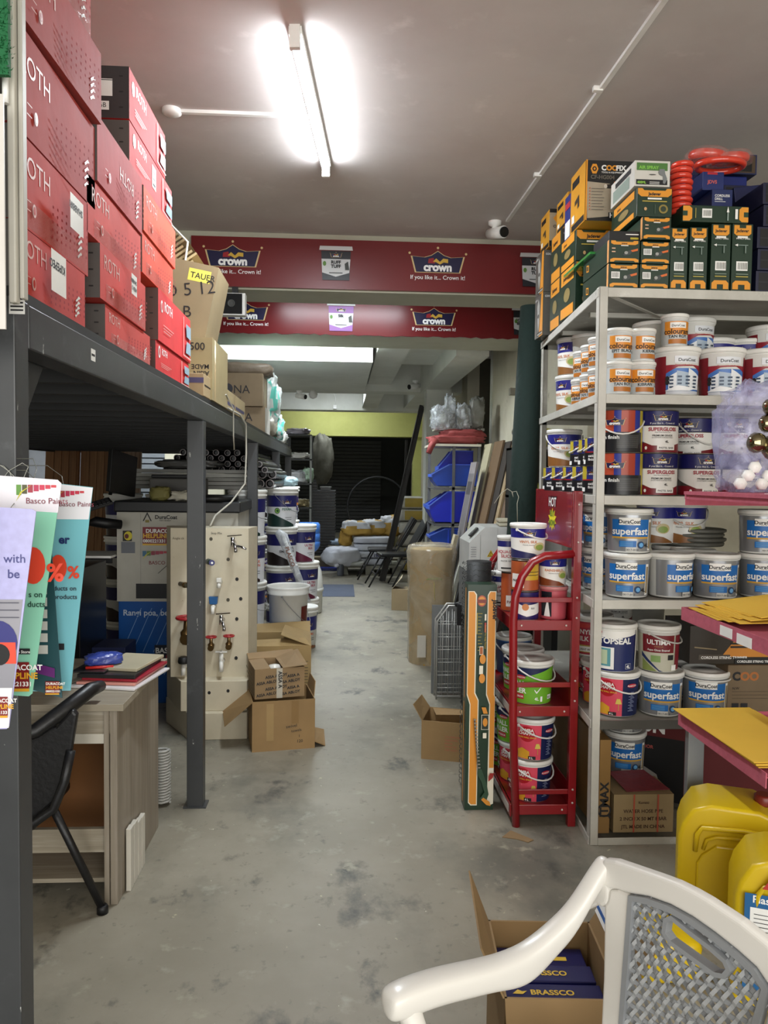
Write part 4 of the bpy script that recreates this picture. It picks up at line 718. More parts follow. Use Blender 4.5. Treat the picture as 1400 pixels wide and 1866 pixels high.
for q in range(3):
    for i in range(3-q//2):
        tag(obj('pipe',MB().lathe([(.040,-1.4),(.040,0)],PIPE,14,(-.82+q*.02+i*.088,7.0,1.48+.0+q*.085),caps=(1,0),axis='y').lathe([(.040,0),(.031,.001)],mat('#8d8686',.4),14,(-.82+q*.02+i*.088,7.0,1.48+.0+q*.085),caps=(0,0),axis='y').lathe([(.031,0),(.022,-.05)],PIPE,14,(-.82+q*.02+i*.088,7.0,1.48+.0+q*.085),caps=(0,1),axis='y')),'thick black pipe end between the two middle posts','pipe','thick black pipes between the posts')
blob('plastic_bag','dark crumpled clear bag lying over the boards beneath the pipes','bag',(-1.2,6.15,1.60),(.5,.25,.07),mat('#5a5a58',.3,bump=.8,scale=16),15,.15)
# ---------------------------------------------------------------- tinting machine
CR=mat('#b5b2a6',.45); t=thing('tinting_machine','cream paint tinting machine with helpline sticker and black lid, left of the tap display','machine',(-1.49,5.2,0))
b=MB().box(0,.0,.70,.80,.75,1.30,CR).plane_dec([('r',.155,.0,.157,.59,mat('#8d8a80',.5)),('r',.10,.0,.80,.01,CR),('r',.125,.02,.80,.12,BK),
   ('p',[(.17,.54),(.20,.60),(.23,.54),(.222,.54),(.20,.585),(.178,.54)],INK),('r',.187,.53,.213,.548,mat('#8a7d3a',.5)),('t',.25,.555,.036,'DuraCoat',INK,'l',1.2),('t',.28,.54,.012,'FOR THE BEST',INK,'l',.3),('r',.17,.39,.36,.50,DRED),('t',.19,.462,.036,'DURACOAT',W,'l',1.4),('t',.172,.428,.040,'HELPLINE',mat('#e0b030',.4,var=0),'l',1.6),('t',.173,.397,.030,'0800221331',W,'l',1.4),('r',.17,.378,.36,.389,mat('#e0b030',.4,var=0)),
   ('r',.03,.325,.12,.40,mat('#6d7178',.5)),('r',.04,.405,.10,.475,mat('#1b1a12',.5)),('e',.075,.44,.027,.03,mat('#cfc02c',.4,var=0)),('e',.066,.438,.014,.016,mat('#5a1c20',.4,var=0)),
   ('t',.21,.25,.034,'BASCO PAINTS',DRED,'l',.2)]+[('r',.17+i*.028,.305+.004*i,.195+i*.028,.34,mat(c,.4,var=0)) for i,c in enumerate(['#3a6a8a','#5d7a3a','#8c2c3c','#a02c48','#b02c44','#b83a44'])]+[('p',[(.17,.28),(.19,.315),(.24,.345),(.20,.315)],mat('#c9c23a',.4,var=0)),('p',[(.27,.19),(.40,.31),(.405,.31),(.275,.19)],INK)],(0,0,.70),(1,0,0),(0,0,1))
part('cabinet',b,t,bevel=.005)
bl=mat('#14529c',.35); b=MB().box(0,.03,0,.80,.74,.70,bl); ln=mat('#7fa2cf',.4,var=0)
it=[('t',.03,.60,.056,'Rangi poa, bei poa',mat('#c4d0de',.4,var=0),'l',.8)]
for i in range(6): it.append(('p',[(.02+i*.07,.35),(.15+i*.07,.65),(.154+i*.07,.65),(.024+i*.07,.35)],ln))
for i in range(4): it.append(('p',[(.30+.02*i,.2+.05*i),(.42,.38-.03*i),(.6,.42-.02*i),(.6,.413-.02*i),(.42,.373-.03*i),(.305+.02*i,.195+.05*i)],ln))
it+=[('r',.24,.28,.36,.40,mat('#1c2230',.4,var=0)),('t',.245,.345,.05,'BASCO',W,'l',1.2),('t',.29,.295,.05,'LU',mat('#b0242c',.4,var=0),'l',1.2)]
b.plane_dec(it,(0,.03,0),(1,0,0),(0,0,1)); part('base',b,t,'blue printed base with pale contour lines',bevel=.004)
part('lid',MB().box(-.01,-.04,1.30,.82,.78,1.375,mat('#1a1b1d',.4)),t,bevel=.01); part('round_lid',MB().lathe([(.16,0),(.17,.01),(.17,.035),(.15,.04)],BK,24,(.62,.1,1.376)),t)
t=thing('printer','dark office printer standing on the tinting machine','printer',(-1.35,5.5,1.376)); part('body',MB().box(0,0,0,.36,.3,.15,mat('#4d4b46',.5)),t,bevel=.008); part('cover',MB().box(.01,.01,.15,.3,.28,.175,BK),t,bevel=.006)
blob('yellow_cloth','crumpled yellow cloth beside white tissue on top of the tinting machine','cloth',(-1.22,5.28,1.377),(.13,.1,.09),mat('#7a7440',.7),21,.15)
blob('tissue','crumpled white tissue on top of the tinting machine','tissue',(-1.08,5.27,1.377),(.14,.1,.06),mat('#b9b5a4',.7),22,.25)
t=thing('monitor','black flat monitor seen edge on, tilted on an arm over the tinting machine','monitor',(-1.44,5.1,1.42),(0,math.radians(8),math.radians(76)))
part('screen',MB().box(-.16,-.02,.0,.16,.01,.27,BK),t,bevel=.004); part('arm',MB().tube([(0,.02,.15),(.03,.08,.12),(.05,.10,-.0)],.012,BK,8),t)
t=thing('keyboard','black keyboard resting tilted on a tray left of the tinting machine','keyboard',(-1.68,5.0,1.30),(math.radians(12),math.radians(-18),.4)); part('case',MB().box(-.10,-.06,0,.22,.08,.018,BK),t,bevel=.004)
kb=MB()
for i in range(12):
    for j in range(4): kb.box(-.09+i*.025,-.05+j*.03,.018,-.07+i*.025,-.026+j*.03,.023,mat('#3a3a3c',.5))
part('keys',kb,t)
tag(obj('gloves',MB().tube([(-1.62,4.98,1.235),(-1.56,4.99,1.245),(-1.50,5.0,1.235),(-1.42,5.05,1.225)],[.012,.035,.035,.03],BK,10)),'black work gloves lying on a shelf bracket left of the machine','gloves')
t=thing('side_shelf','thin white shelf board fixed left of the tinting machine','shelf',(-1.75,5.15,1.00)); part('board',MB().box(-.12,-.05,0,.25,.3,.014,W),t); part('bracket',MB().box(-.1,.0,-.04,.24,.02,0,DSTEEL),t)
tag(obj('purple_cloth',MB().prism([(0,0),(.04,-.05),(.09,-.06),(.10,-.02),(.05,.03)],.01,mat('#5d4f78',.7),(-1.78,4.9,1.16),(1,0,0),(0,0,1))),'purple cloth tip sticking out beside the brochures','cloth')
# dark cabinet / fridge behind the desk
t=thing('dark_cabinet','tall black glass-fronted cabinet behind the desk in the shade','cabinet',(-2.3,4.5,0)); part('carcass',MB().box(0,0,0,.80,.5,1.0,mat('#101113',.3)),t,bevel=.006); part('door',MB().box(.03,-.012,.05,.62,0,.96,mat('#17181b',.15)),t)
t=thing('blue_carton','dark blue carton half hidden before the blue machine base','box',(-1.44,4.7,0)); part('carton',MB().box(-.06,0,0,.14,.25,.50,mat('#16224f',.5)),t,bevel=.003)
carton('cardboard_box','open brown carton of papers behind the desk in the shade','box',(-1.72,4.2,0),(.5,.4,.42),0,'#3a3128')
tag(obj('paint_tin',MB().lathe([(.05,0),(.05,.16),(.04,.17)],mat('#7a2c24',.5),16,(-2.3,4.6,1.0))),'small dark red tin standing on the black cabinet','tin')
for i,(x,c,l) in enumerate(((-3.45,'#8a5f3c','brown planked wooden door leaning at the back under the platform, leftmost'),(-3.05,'#9c7350','orange brown planked wooden door leaning at the back under the platform'),(-2.68,'#a08a78','pale panelled wooden door leaning at the back under the platform'))):
    t=thing('wooden_door',l,'door',(x,9.0,0),(math.radians(-4),0,math.radians(-14)))
    wm=patchy('door_wood%d'%i,c,[('#6d4b32',2.5,.45,.75,(10,10,.4))],.6,.05); b=MB().box(0,0,0,.42 if i<2 else .34,.04,2.1,wm)
    part('leaf',b,t)
    if i<2:
        for j in range(4): part('plank',MB().box(.03+j*.095,-.012,.05,.03+j*.095+.085,0,2.05,wm),t)
    else:
        for j in range(2): part('panel',MB().box(.05+j*.13,-.012,.15,.05+j*.13+.10,0,1.15,wm),t); part('panel',MB().box(.05+j*.13,-.012,1.30,.05+j*.13+.10,0,2.0,wm),t)
# ---------------------------------------------------------------- tap display
DC=patchy('cream_board','#cbc1a9',[('#b8ad94',2.2,.45,.75,(1,1,1)),('#c7bfa8',4,.55,.7,(1,1,1)),('#8a7f5f',11,.71,.75,(1,1,1))],.55,.05)
t=thing('tap_display','cream board display stand with taps and valves mounted on it','display stand',(-.8,4.6,0)); o=(-.8,4.6)
Q=lambda P_,z0,z1,m: MB().prism([(x-o[0],y-o[1]) for x,y in P_],z1-z0,m,(0,0,z0),(1,0,0),(0,1,0))
part('base',Q([(-.875,4.48),(-.54,4.50),(-.50,4.83),(-1.085,4.83)],0,.16,DC),t,bevel=.004)
b=Q([(-.93,4.52),(-.545,4.53),(-.50,4.83),(-1.08,4.83)],.16,.34,DC); b.plane_dec([('e',.165,.11,.009,.010,BK),('e',.275,.12,.009,.010,BK)],(-.93-o[0],4.52-o[1],.16),(.385,.01,0),(0,0,1)); part('step',b,t,bevel=.004)
b=Q([(-1.01,4.62),(-.55,4.62),(-.52,4.83),(-1.08,4.83)],.34,1.235,DC)
def tp(px,py): return ((px-622)/1400*4.6+.8,1.55-(py-868.5+.012*0)/1400*4.6)
it=[]
for px,py in ((387,984),(418,1021),(434,1057),(418,1095),(441,1093),(434,1130),(433,1202)):
    x,z=tp(px,py); it.append(('e',x,z,.010,.011,mat('#4a4436',.5,var=0) if py in(984,1021,1095) else BK))
it+=[('t',tp(387,975)[0],tp(387,975)[1],.018,'Stop Mix',INK,'l',0),('t',tp(318,985)[0],tp(318,985)[1],.02,'Angle ck',mat('#6a6250',.5),'l',0),('t',tp(335,1178)[0],tp(335,1178)[1],.016,'low nets',mat('#6a6250',.5),'l',0)]
b.plane_dec(it,(0,4.62-o[1],0),(1,0,0),(0,0,1)); part('board',b,t,bevel=.003)
CHR=mat('#c9c9cc',.12,1.0,var=0); BRS=mat('#6a5230',.35,.8); REDV=mat('#a01c24',.4); WPL=mat('#dcdad2',.3); BLP=mat('#1f5a92',.35)
def tap(kind,px,py,label):
    x,z=tp(px,py); y=4.62; T=thing('tap',label,'tap',(x-.8,y,z)); 
    if kind in('chrome','chromeb'):
        part('body',MB().tube([(0,0,0),(0,-.05,0)],[.016,.012],CHR,12).tube([(0,-.05,-.02),(0,-.05,.035)],.013,CHR,12).tube([(0,-.05,0),(.015,-.085,-.005),(.025,-.10,-.035),(.025,-.10,-.05)],.010,CHR,10),T)
        part('lever',MB().bar((-.03,-.05,.042),(.055,-.06,.05),.012,.006,CHR,(0,0,1)),T)
        if kind=='chrome': part('spout',MB().tube([(0,-.06,-.01),(.06,-.09,-.02),(.085,-.10,-.03)],[.008,.008,.006],CHR,8),T)
    elif kind=='white':
        part('body',MB().tube([(0,0,0),(0,-.045,0)],[.018,.013],WPL,12).tube([(0,-.045,-.01),(0,-.045,.05)],[.014,.012],WPL,12).tube([(0,-.045,0),(.005,-.075,-.01),(.006,-.08,-.05)],.013,WPL,10),T)
        part('handle',MB().box(-.035,-.05,.055,.035,-.038,.065,WPL).box(-.006,-.065,.055,.006,-.02,.065,WPL),T,bevel=.002)
    elif kind=='whites': 
        part('body',MB().tube([(0,0,0),(0,-.05,0)],[.014,.011],WPL,12).tube([(0,-.05,0),(0,-.055,-.03)],.012,WPL,10),T); part('handle',MB().box(-.014,-.065,.004,.014,-.035,.03,WPL),T,bevel=.003)
    elif kind=='blue':
        part('body',MB().tube([(0,0,-.02),(0,-.05,-.02)],[.014,.012],WPL,12).tube([(0,-.05,-.02),(.0,-.06,-.06)],.011,WPL,10),T); part('handle',MB().prism([(-.022,0),(.022,0),(.027,.045),(-.027,.045)],-.03,BLP,(0,-.04,-.005),(1,0,0),(0,0,1)),T,bevel=.003)
    elif kind=='black':
        part('body',MB().tube([(0,0,-.02),(0,-.05,-.02)],[.018,.014],WPL,12).tube([(0,-.05,-.01),(.0,-.06,-.07)],.014,WPL,10),T); part('handle',MB().lathe([(.03,0),(.034,.01),(.03,.035),(.02,.04)],BK,14,(0,-.05,.0)),T)
    elif kind=='stub':
        part('body',MB().tube([(0,0,0),(.03,-.06,0)],[.018,.016],mat('#1b3030',.4),12),T); part('cap',MB().tube([(.03,-.06,0),(.035,-.075,0)],.017,mat('#2a2c6a',.4),12).tube([(.035,-.075,0),(.036,-.077,0)],.007,W,8),T)
    elif kind=='brass': part('body',MB().tube([(0,0,0),(.05,-.07,0)],[.014,.012],mat('#4a4636',.4,.6),12).tube([(.03,-.04,0),(.045,-.06,0)],.018,BRS,6),T)
    elif kind in('valve','bigvalve'):
        s=1 if kind=='valve' else 1.9
        part('body',MB().tube([(0,0,-.02*s),(0,-.05*s,-.03*s)],[.014*s,.018*s],BRS,12).lathe([(.017*s,-.035*s),(.02*s,-.01*s),(.011*s,.0),(.009*s,.03*s)],BRS,12,(0,-.03*s,0)),T)
        w=MB().tube([(.030*s*math.cos(i*PI/8),-.03*s+.030*s*math.sin(i*PI/8),.035*s) for i in range(16)],.005*s,REDV,6,closed=True); w.box(-.028*s,-.033*s,.032*s,.028*s,-.027*s,.038*s,REDV).box(-.003*s,-.058*s,.032*s,.003*s,-.002*s,.038*s,REDV); part('handwheel',w,T)
tap('chrome',428,990,'chrome bib tap at the top right of the tap display'); tap('stub',382,1025,'dark stop valve with blue cap on the tap display'); tap('whites',404,1062,'short white plastic tap in the upper middle of the display')
tap('brass',332,1066,'brass stub fitting left of the grey post on the display'); tap('blue',393,1100,'white tap with blue handle in the middle of the display'); tap('bigvalve',347,1145,'large brass gate valve with red handwheel, half behind the grey post')
tap('chromeb',408,1131,'chrome tap with lever handle in the middle right of the display'); tap('valve',389,1172,'small brass valve with red handwheel, left of a matching one'); tap('valve',421,1170,'small brass valve with red handwheel, right of a matching one')
tap('white',408,1206,'white plastic tap at the foot of the display'); tap('black',341,1208,'white tap with black knob at the lower left of the display')
# ---------------------------------------------------------------- cartons before the display
B2='#9a7f58'
openbox('cardboard_box','large open brown carton with folded flaps behind the lettered one, by the display',(-.585,4.98,0),(.40,.45,.44),math.radians(3),'#a08658',
  {'F':[('r',.17,.1,.36,.36,mat('#a58a5a',.7))]+[('r',.30+(.0),.34-.02*i,.38,.343-.02*i,INK) for i in range(9)]+[('t',.2,.40,.02,'AFTS',INK,'l',.3)]},
  [((-.02,0,.44),(.40,0,.44),(.36,.12,.47),(.02,.13,.455)),((.40,0,.44),(.40,.45,.44),(.22,.42,.50),(.20,.03,.51)),((0,.45,.44),(.40,.45,.44),(.4,.56,.50),(0,.56,.48))])
openbox('cardboard_box','crumpled brown carton on the floor carrying the lettered carton',(-.485,4.275,0),(.355,.32,.285),math.radians(11),'#94764c',
  {'F':[('r',.22,.15,.262,.28,mat('#8a6a3c',.3)),('r',.08,.06,.12,.27,mat('#a08354',.35)),('t',.19,.125,.026,'swivel',INK,'l',0,.1),('t',.22,.10,.022,'towels',INK,'l',0,.1),('t',.26,.07,.022,'1',INK),('t',.25,.04,.024,'120',INK)]},
  [((0,.32,.285),(0,0,.285),(-.15,.06,.14),(-.15,.28,.16)),((.355,.0,.04),(.355,.32,.03),(.46,.30,.004),(.42,.02,.004)),((.355,.05,.285),(.355,.3,.285),(.37,.3,.36),(.37,.1,.36))])
ab=[];
for r_ in range(6):
    for c_ in range(-1,5): ab.append((.01+c_*.125+(r_%2)*.05, .012+r_*.034))
def assa(w,h):
    it=[]
    for x,y in ab:
        if 0<=x and x+.11<w and y<h-.03: it.append(('t',x,y,.022,'ASSA ABLOY',INK,'l',1.5,.10))
        elif x<w-.03 and x>0 and y<h-.03: it.append(('t',x,y,.022,'ASSA' if w-x<.07 else 'ASSA A',INK,'l',1.5,.10))
    return it+[('r',w*.43,0,w*.55,h,mat('#b9b2a2',.25)),('t',w*.47,h*.9,.03,'ASSA A',INK,'l',1.5,-PI/2)]
openbox('cardboard_box','open brown carton printed all over in black letters, on the crumpled carton',(-.475,4.31,.29),(.285,.25,.17),math.radians(15),'#8d7350',{'F':assa(.285,.17),'L':[('r',.01+.04*(i%6),.01+.03*(i//6),.03+.04*(i%6),.025+.03*(i//6),mat('#6a5a40',.7)) for i in range(30)]},
  [((0,0,.17),(0,.25,.17),(.09,.24,.175),(.09,.01,.172)),((.16,0,.172),(.16,.25,.175),(.30,.27,.215),(.30,-.01,.185)),((.0,.25,.17),(.28,.25,.17),(.28,.32,.20),(0,.32,.19))])
tag(obj('white_fitting',MB().lathe([(.035,0),(.04,.02),(.03,.04),(.001,.045)],WPL,16,(-.375,4.42,.42))),'white round fitting peeking out of the lettered carton','fitting')
carton('cardboard_box','low torn carton piece between the display and the large open carton','box',(-.60,4.72,0),(.18,.2,.36),0,'#a08a62',{'F':[('t',.02,.33,.014,'FRAGILE',INK,'l',.3)]})
# ================================================================ right: white angle-iron shelving and its stock
_R=Matrix([[0.9983828, -0.0094561, -0.0560565], [-0.0555702, 0.045596, -0.9974131], [0.0119876, 0.9989152, 0.0449968]])
def at(px,py,Y):
    """world point on the plane y=Y seen at photograph position (px,py)"""
    d=_R@Vector(((px-700)/1400,-(py-933)/1400,-1)); t=Y/d.y; return Vector((d.x*t,Y,1.55+d.z*t))
WS=patchy('chipped_white_steel','#c3c1b8',[('#aaa89e',3,.45,.7,(1,1,1)),('#77756c',14,.66,.72,(1,1,1)),('#d5d4cc',6,.6,.7,(1,1,1))],.45,.15)
SHB=patchy('shelf_board','#98958c',[('#7f7c73',3,.45,.7,(1,1,1)),('#b0ada3',6,.6,.7,(1,1,1))],.7,.1)
LV=[2.345,1.91,1.49,1.052,.54,.035]
sx=lambda z:1.067-.006*z      # the left front post leans a little
st=thing('steel_shelving','chipped white angle-iron shelving unit full of paint, right of the aisle','shelving',(1.1,3.14,0))
sp=lambda n,b,l=None,bv=.0015: part(n,b,st,l,bv,loc=(-1.1,-3.14,0))
RX,BY=3.05,4.45
def post(x0,z1,y,dx,dy,lean=0):
    b=MB(); 
    xa,xb=x0,x0-lean
    b.add([(xa,y,0),(xa+dx,y,0),(xa+dx,y+.004*dy,0),(xa,y+.004*dy,0),(xb,y,z1),(xb+dx,y,z1),(xb+dx,y+.004*dy,z1),(xb,y+.004*dy,z1)],[(0,3,2,1),(4,5,6,7),(0,1,5,4),(1,2,6,5),(2,3,7,6),(3,0,4,7)],WS)
    b.add([(xa,y,0),(xa+.004,y,0),(xa+.004,y+.04*dy,0),(xa,y+.04*dy,0),(xb,y,z1),(xb+.004,y,z1),(xb+.004,y+.04*dy,z1),(xb,y+.04*dy,z1)],[(0,3,2,1),(4,5,6,7),(0,1,5,4),(1,2,6,5),(2,3,7,6),(3,0,4,7)],WS)
    return b
sp('post',post(sx(0),2.345,3.14,.036,1,.006*2.345)); sp('post',post(1.165,2.345,BY,.04,-1,.01)); sp('post',post(RX,2.345,3.14,-.04,1)); sp('post',post(RX,2.345,BY,-.04,-1)); 
for i,z in enumerate(LV):
    x=sx(z); zl=z-.004; dark=i==4
    wm=mat('#55534e',.4,.4) if dark else WS
    sp('front_rail',MB().box(x+.036,3.138,zl-.038 if i<5 else 0,RX,3.144,zl,wm),'bare grey metal rail' if dark else None)
    sp('side_rail',MB().bar((x,3.15,zl-.018),(1.155,BY,zl-.018),.006,.036,WS))
    if i<5: 
        sp('shelf_board',MB().add([(x+.006,3.146,zl-.012),(RX,3.146,zl-.012),(RX,BY,zl-.012),(1.16,BY,zl-.012),(x+.006,3.146,zl-.002),(RX,3.146,zl-.002),(RX,BY,zl-.002),(1.16,BY,zl-.002)],[(0,3,2,1),(4,5,6,7),(0,1,5,4),(1,2,6,5),(2,3,7,6),(3,0,4,7)],SHB),bv=0)
        for y in (3.55,4.0): sp('cross_bar',MB().box(1.15,y,zl-.034,RX,y+.02,zl-.013,WS),bv=0)
        sp('rear_rail',MB().box(1.16,BY-.004,zl-.038,RX,BY,zl,WS),bv=0)
sp('brace',MB().bar((1.12,3.17,2.31),(2.3,4.4,2.31),.02,.004,WS),bv=0)
TINM=None
def P(kind,px,lev,Y=None,rot=0,label='',group=None,up=0,cat='pail',name='paint_pail',py=None):
    k=KINDS[kind]; Y=Y or 3.158+k['r']*1.05; z=LV[lev]+up; x=at(px,900,Y).x
    # position along the row is read at the pail's own height
    p=at(px,933-(z+k['h']/2-1.55)*1400/Y-40,Y); return pail(kind,(p.x,Y,z),rot-.27,label,cat,group,name)
H1=.138
P('colc',1126,1,rot=.25,label='small white tub with orange label, bottom row beside the white front post',cat='tub',name='colourant_tub')
P('cold',1169,1,rot=.1,label='small orange labelled tub, bottom row next to the first building-picture pail',cat='tub',name='colourant_tub')
P('cola',1127,1,up=H1,rot=.2,label='small orange labelled tub with black scrawl, upper row beside the front post',cat='tub',name='colourant_tub')
P('colb',1169,1,up=H1,rot=.45,label='small orange labelled tub with a dark paint drip, upper row by the pails',cat='tub',name='colourant_tub')
P('bldg',1232,1,rot=.15,label='white pail with building picture, first from the left on its shelf')
P('bldg',1313,1,rot=0,label='white pail with building picture, middle one of three in front')
P('bldg',1391,1,rot=.05,label='white pail with building picture at the right edge of the photo')
P('colc',1229,1,Y=3.24,up=.207,rot=.05,label='small orange labelled tub standing on the first building-picture pail',cat='tub',name='colourant_tub')
P('bldg',1262,1,Y=3.52,up=.18,rot=.3,label='white tub peeking out behind the tub on the first building-picture pail')
KINDS['colx']=KINDS['blank']
P('blank',1190,1,Y=3.45,up=.17,label='plain grey tub behind the small orange labelled tubs')
P('navytop',1300,1,Y=3.55,up=.10,label='navy pail lid showing behind the middle building-picture pail'); P('navytop',1358,1,Y=3.55,up=.10,label='navy pail lid showing behind, between middle and right building-picture pails')
P('bldg',1400,1,Y=3.5,up=.15,label='white pail standing high behind the rightmost building-picture pail')
# side column of shelf two
for q,(px,Y,up,kd,rt,lb) in enumerate([(1094,3.42,0,'colb',.9,'nearest of the side-row tubs in the bottom layer'),(1078,3.62,0,'colc',.8,'second of the side-row tubs in the bottom layer'),(1061,3.80,0,'cold',.9,'third of the side-row tubs in the bottom layer, by the navy pail'),
       (1095,3.42,H1,'cola',.9,'nearest of the side-row tubs in the upper layer'),(1080,3.62,H1,'colb',.9,'second of the side-row tubs in the upper layer'),(1065,3.80,H1,'colc',.9,'third of the side-row tubs, upper layer')]):
    P(kd,px,1,Y=Y,up=up,rot=-rt*.7,label='orange labelled tub, '+lb,cat='tub',name='colourant_tub')
P('navytop',1043,1,Y=4.15,rot=-.4,label='white pail with navy top at the rear of the second shelf, lower one'); P('navytop',1046,1,Y=4.15,up=.202,rot=-.4,label='white pail with navy top at the rear of the second shelf, upper one')
P('blank',1074,1,Y=3.98,up=.21,label='tub with dark grey lid at the rear of the second shelf')
# third shelf: tins
P('stripe',1131,2,rot=.1,label='copper and blue striped tin with black lower half, bottom layer by the front post',cat='tin',name='paint_tin'); P('stripeh',1131,2,up=.18,rot=.1,label='copper and blue striped tin with white bail handle, upper layer',cat='tin',name='paint_tin')
P('gloss',1195,2,rot=-.05,label='navy, white and red tin, lower one of the stack beside the striped tins',cat='tin',name='paint_tin'); P('gloss',1197,2,up=.18,rot=-.05,label='navy, white and red tin, upper one beside the handled striped tin',cat='tin',name='paint_tin')
P('gloss',1273,2,rot=.05,label='navy, white and red tin, right one of the bottom layer',cat='tin',name='paint_tin'); P('glossb',1262,2,Y=3.42,up=.165,rot=-.2,label='navy, white and red tin set back in the upper layer, left of the handled one',cat='tin',name='paint_tin')
P('glossb',1325,2,Y=3.40,up=.165,rot=.5,label='navy, white and red tin turned aside, upper layer behind the knob bag',cat='tin',name='paint_tin'); P('gloss',1345,2,rot=.5,label='navy, white and red tin almost hidden behind the knob bag',cat='tin',name='paint_tin')
P('navytoph',1028,2,Y=4.12,up=.128,rot=.1,label='white and navy pail with handle, resting on small striped tins at the rear')
for kd,px,Y,up,rt,lb in [('satinb',1007,4.12,0,.5,'rearmost, bottom layer'),('satinh',1023,4.0,0,.4,'second from the rear, bottom layer'),('satinh',1044,3.85,0,.5,'third from the rear, bottom layer'),('satinb',1062,3.68,0,.4,'fourth from the rear, bottom layer'),('satin',1082,3.5,0,.4,'nearest the front post, bottom layer'),
      ('satinb',1058,3.75,.126,.5,'rear one, upper layer'),('satinb',1074,3.6,.126,.5,'middle one, upper layer'),('satinh',1086,3.46,.126,.7,'front one, upper layer')]:
    P(kd,px,2,Y=Y,up=up,rot=-rt*.6,label='small striped tin on the third shelf side, '+lb,cat='tin',name='satin_tin')
# fourth shelf: silver and blue pails
P('silver',1142,3,rot=.05,label='silver and blue pail, lower one beside the front post on the fourth shelf'); P('silver',1146,3,up=.19,rot=.1,label='silver and blue pail, upper one beside the front post on the fourth shelf')
P('silverb',1221,3,rot=.25,label='silver and blue pail turned right, second in the front row of the fourth shelf'); P('silver',1303,3,Y=3.24,rot=.2,label='silver and blue pail, third in the front row of the fourth shelf')
P('silver',1388,3,rot=.1,label='silver and blue pail, lower of the pair at the right edge of the fourth shelf'); P('silver',1388,3,up=.19,rot=.1,label='silver and blue pail, upper of the pair at the right edge of the fourth shelf')
P('silverb',1068,3,Y=3.75,rot=-.2,label='silver and blue pail, lower one seen between red rack and front post'); P('bluep',1072,3,Y=3.9,up=.19,rot=.2,label='dark blue pail high behind the red rack top panel')
P('silver',1098,3,Y=3.48,rot=-.5,label='silver and blue pail right behind the front post, lower one'); P('silver',1100,3,Y=3.48,up=.19,rot=-.5,label='silver and blue pail right behind the front post, upper one')
P('navytoph',1250,3,Y=3.6,up=.20,rot=.1,label='dark navy topped pail in the shade behind the silver pails',); P('navytop',1195,3,Y=3.62,up=.20,label='navy pail in the shade behind the upper silver pail')
for i in range(4): tag(obj('pail_lid',MB().lathe([(.001,0),(.13-.002*i,0),(.135,.006),(.135,.016),(.12,.02),(.001,.02)],mat('#6b6a62',.45),28,(at(1265,990,3.62).x+.01*(i%2),3.62,LV[3]+.19+i*.021),caps=(0,0))),['lowest','second','third','topmost'][i]+' large grey lid of the pile behind the silver pails','lid','pile of grey lids')
P('silver',1262,3,Y=3.45,label='silver pail behind the front row carrying the grey lids')
P('silver',1225,3,Y=3.62,label='silver pail in the shade behind the second front pail')
# fifth shelf
P('bamba',1122,4,rot=-.1,label='pink and navy pail with red seal, beside the front post on the fifth shelf'); P('topseal',1118,4,Y=3.26,up=.192,rot=.05,label='navy and white pail with window picture, standing on the pink pail')
P('silver',1202,4,rot=.1,label='silver and blue pail under the dark red labelled pail on the fifth shelf'); P('ultima',1199,4,Y=3.26,up=.19,rot=.05,label='pail with dark red label and garden picture, on a silver pail')
P('silverh',1284,4,rot=.05,label='silver and blue pail, last of the front row beside the brown carton')
P('redvinyl',1078,4,Y=3.55,up=.19,rot=-.3,label='magenta pail with pale band behind the white front post'); P('bambar',1078,4,Y=3.62,rot=-.2,label='pink and navy pail under the magenta pail, left of the front post'); P('bamba',1098,4,Y=3.42,rot=-.2,label='pink and navy pail tucked behind the front post, bottom layer')
P('blank',1255,4,Y=3.55,up=.06,label='pale lidded pail in the shade behind the last silver pail'); P('silver',1240,4,Y=3.5,label='silver and blue pail peeping between two front pails, fifth shelf')
P('gloss',1120,4,Y=3.85,up=.28,label='dark tin at the back of the fifth shelf, left',cat='tin',name='paint_tin'); P('blank',1180,4,Y=3.9,up=.26,label='pale lidded tin at the back of the fifth shelf, right',cat='tin',name='paint_tin')
JG='#1d3526'; JO=mat('#e0962e',.35,var=0); GRN=mat('#22402e',.35)
def jbox(label,px0,px1,pyt,z0,Y,depth,hexc=JG,dec=None,side=None,name='tool_box',pyb=None,rz=0,top=None,group=None):
    a=at(px0,(pyt+(pyb or pyt+60))/2,Y); b=at(px1,(pyt+(pyb or pyt+60))/2,Y); w=b.x-a.x; h=at(px0,pyt,Y).z-z0
    fr={}
    if dec: fr['F']=dec(w,h)
    if side: fr['L']=side(depth,h)
    if top: fr['T']=top(w,depth)
    return carton(name,label,'box',(a.x,Y,z0),(w,depth,h),rz,hexc,fr,group,bevel=.0015,rough=.35,bump=0)
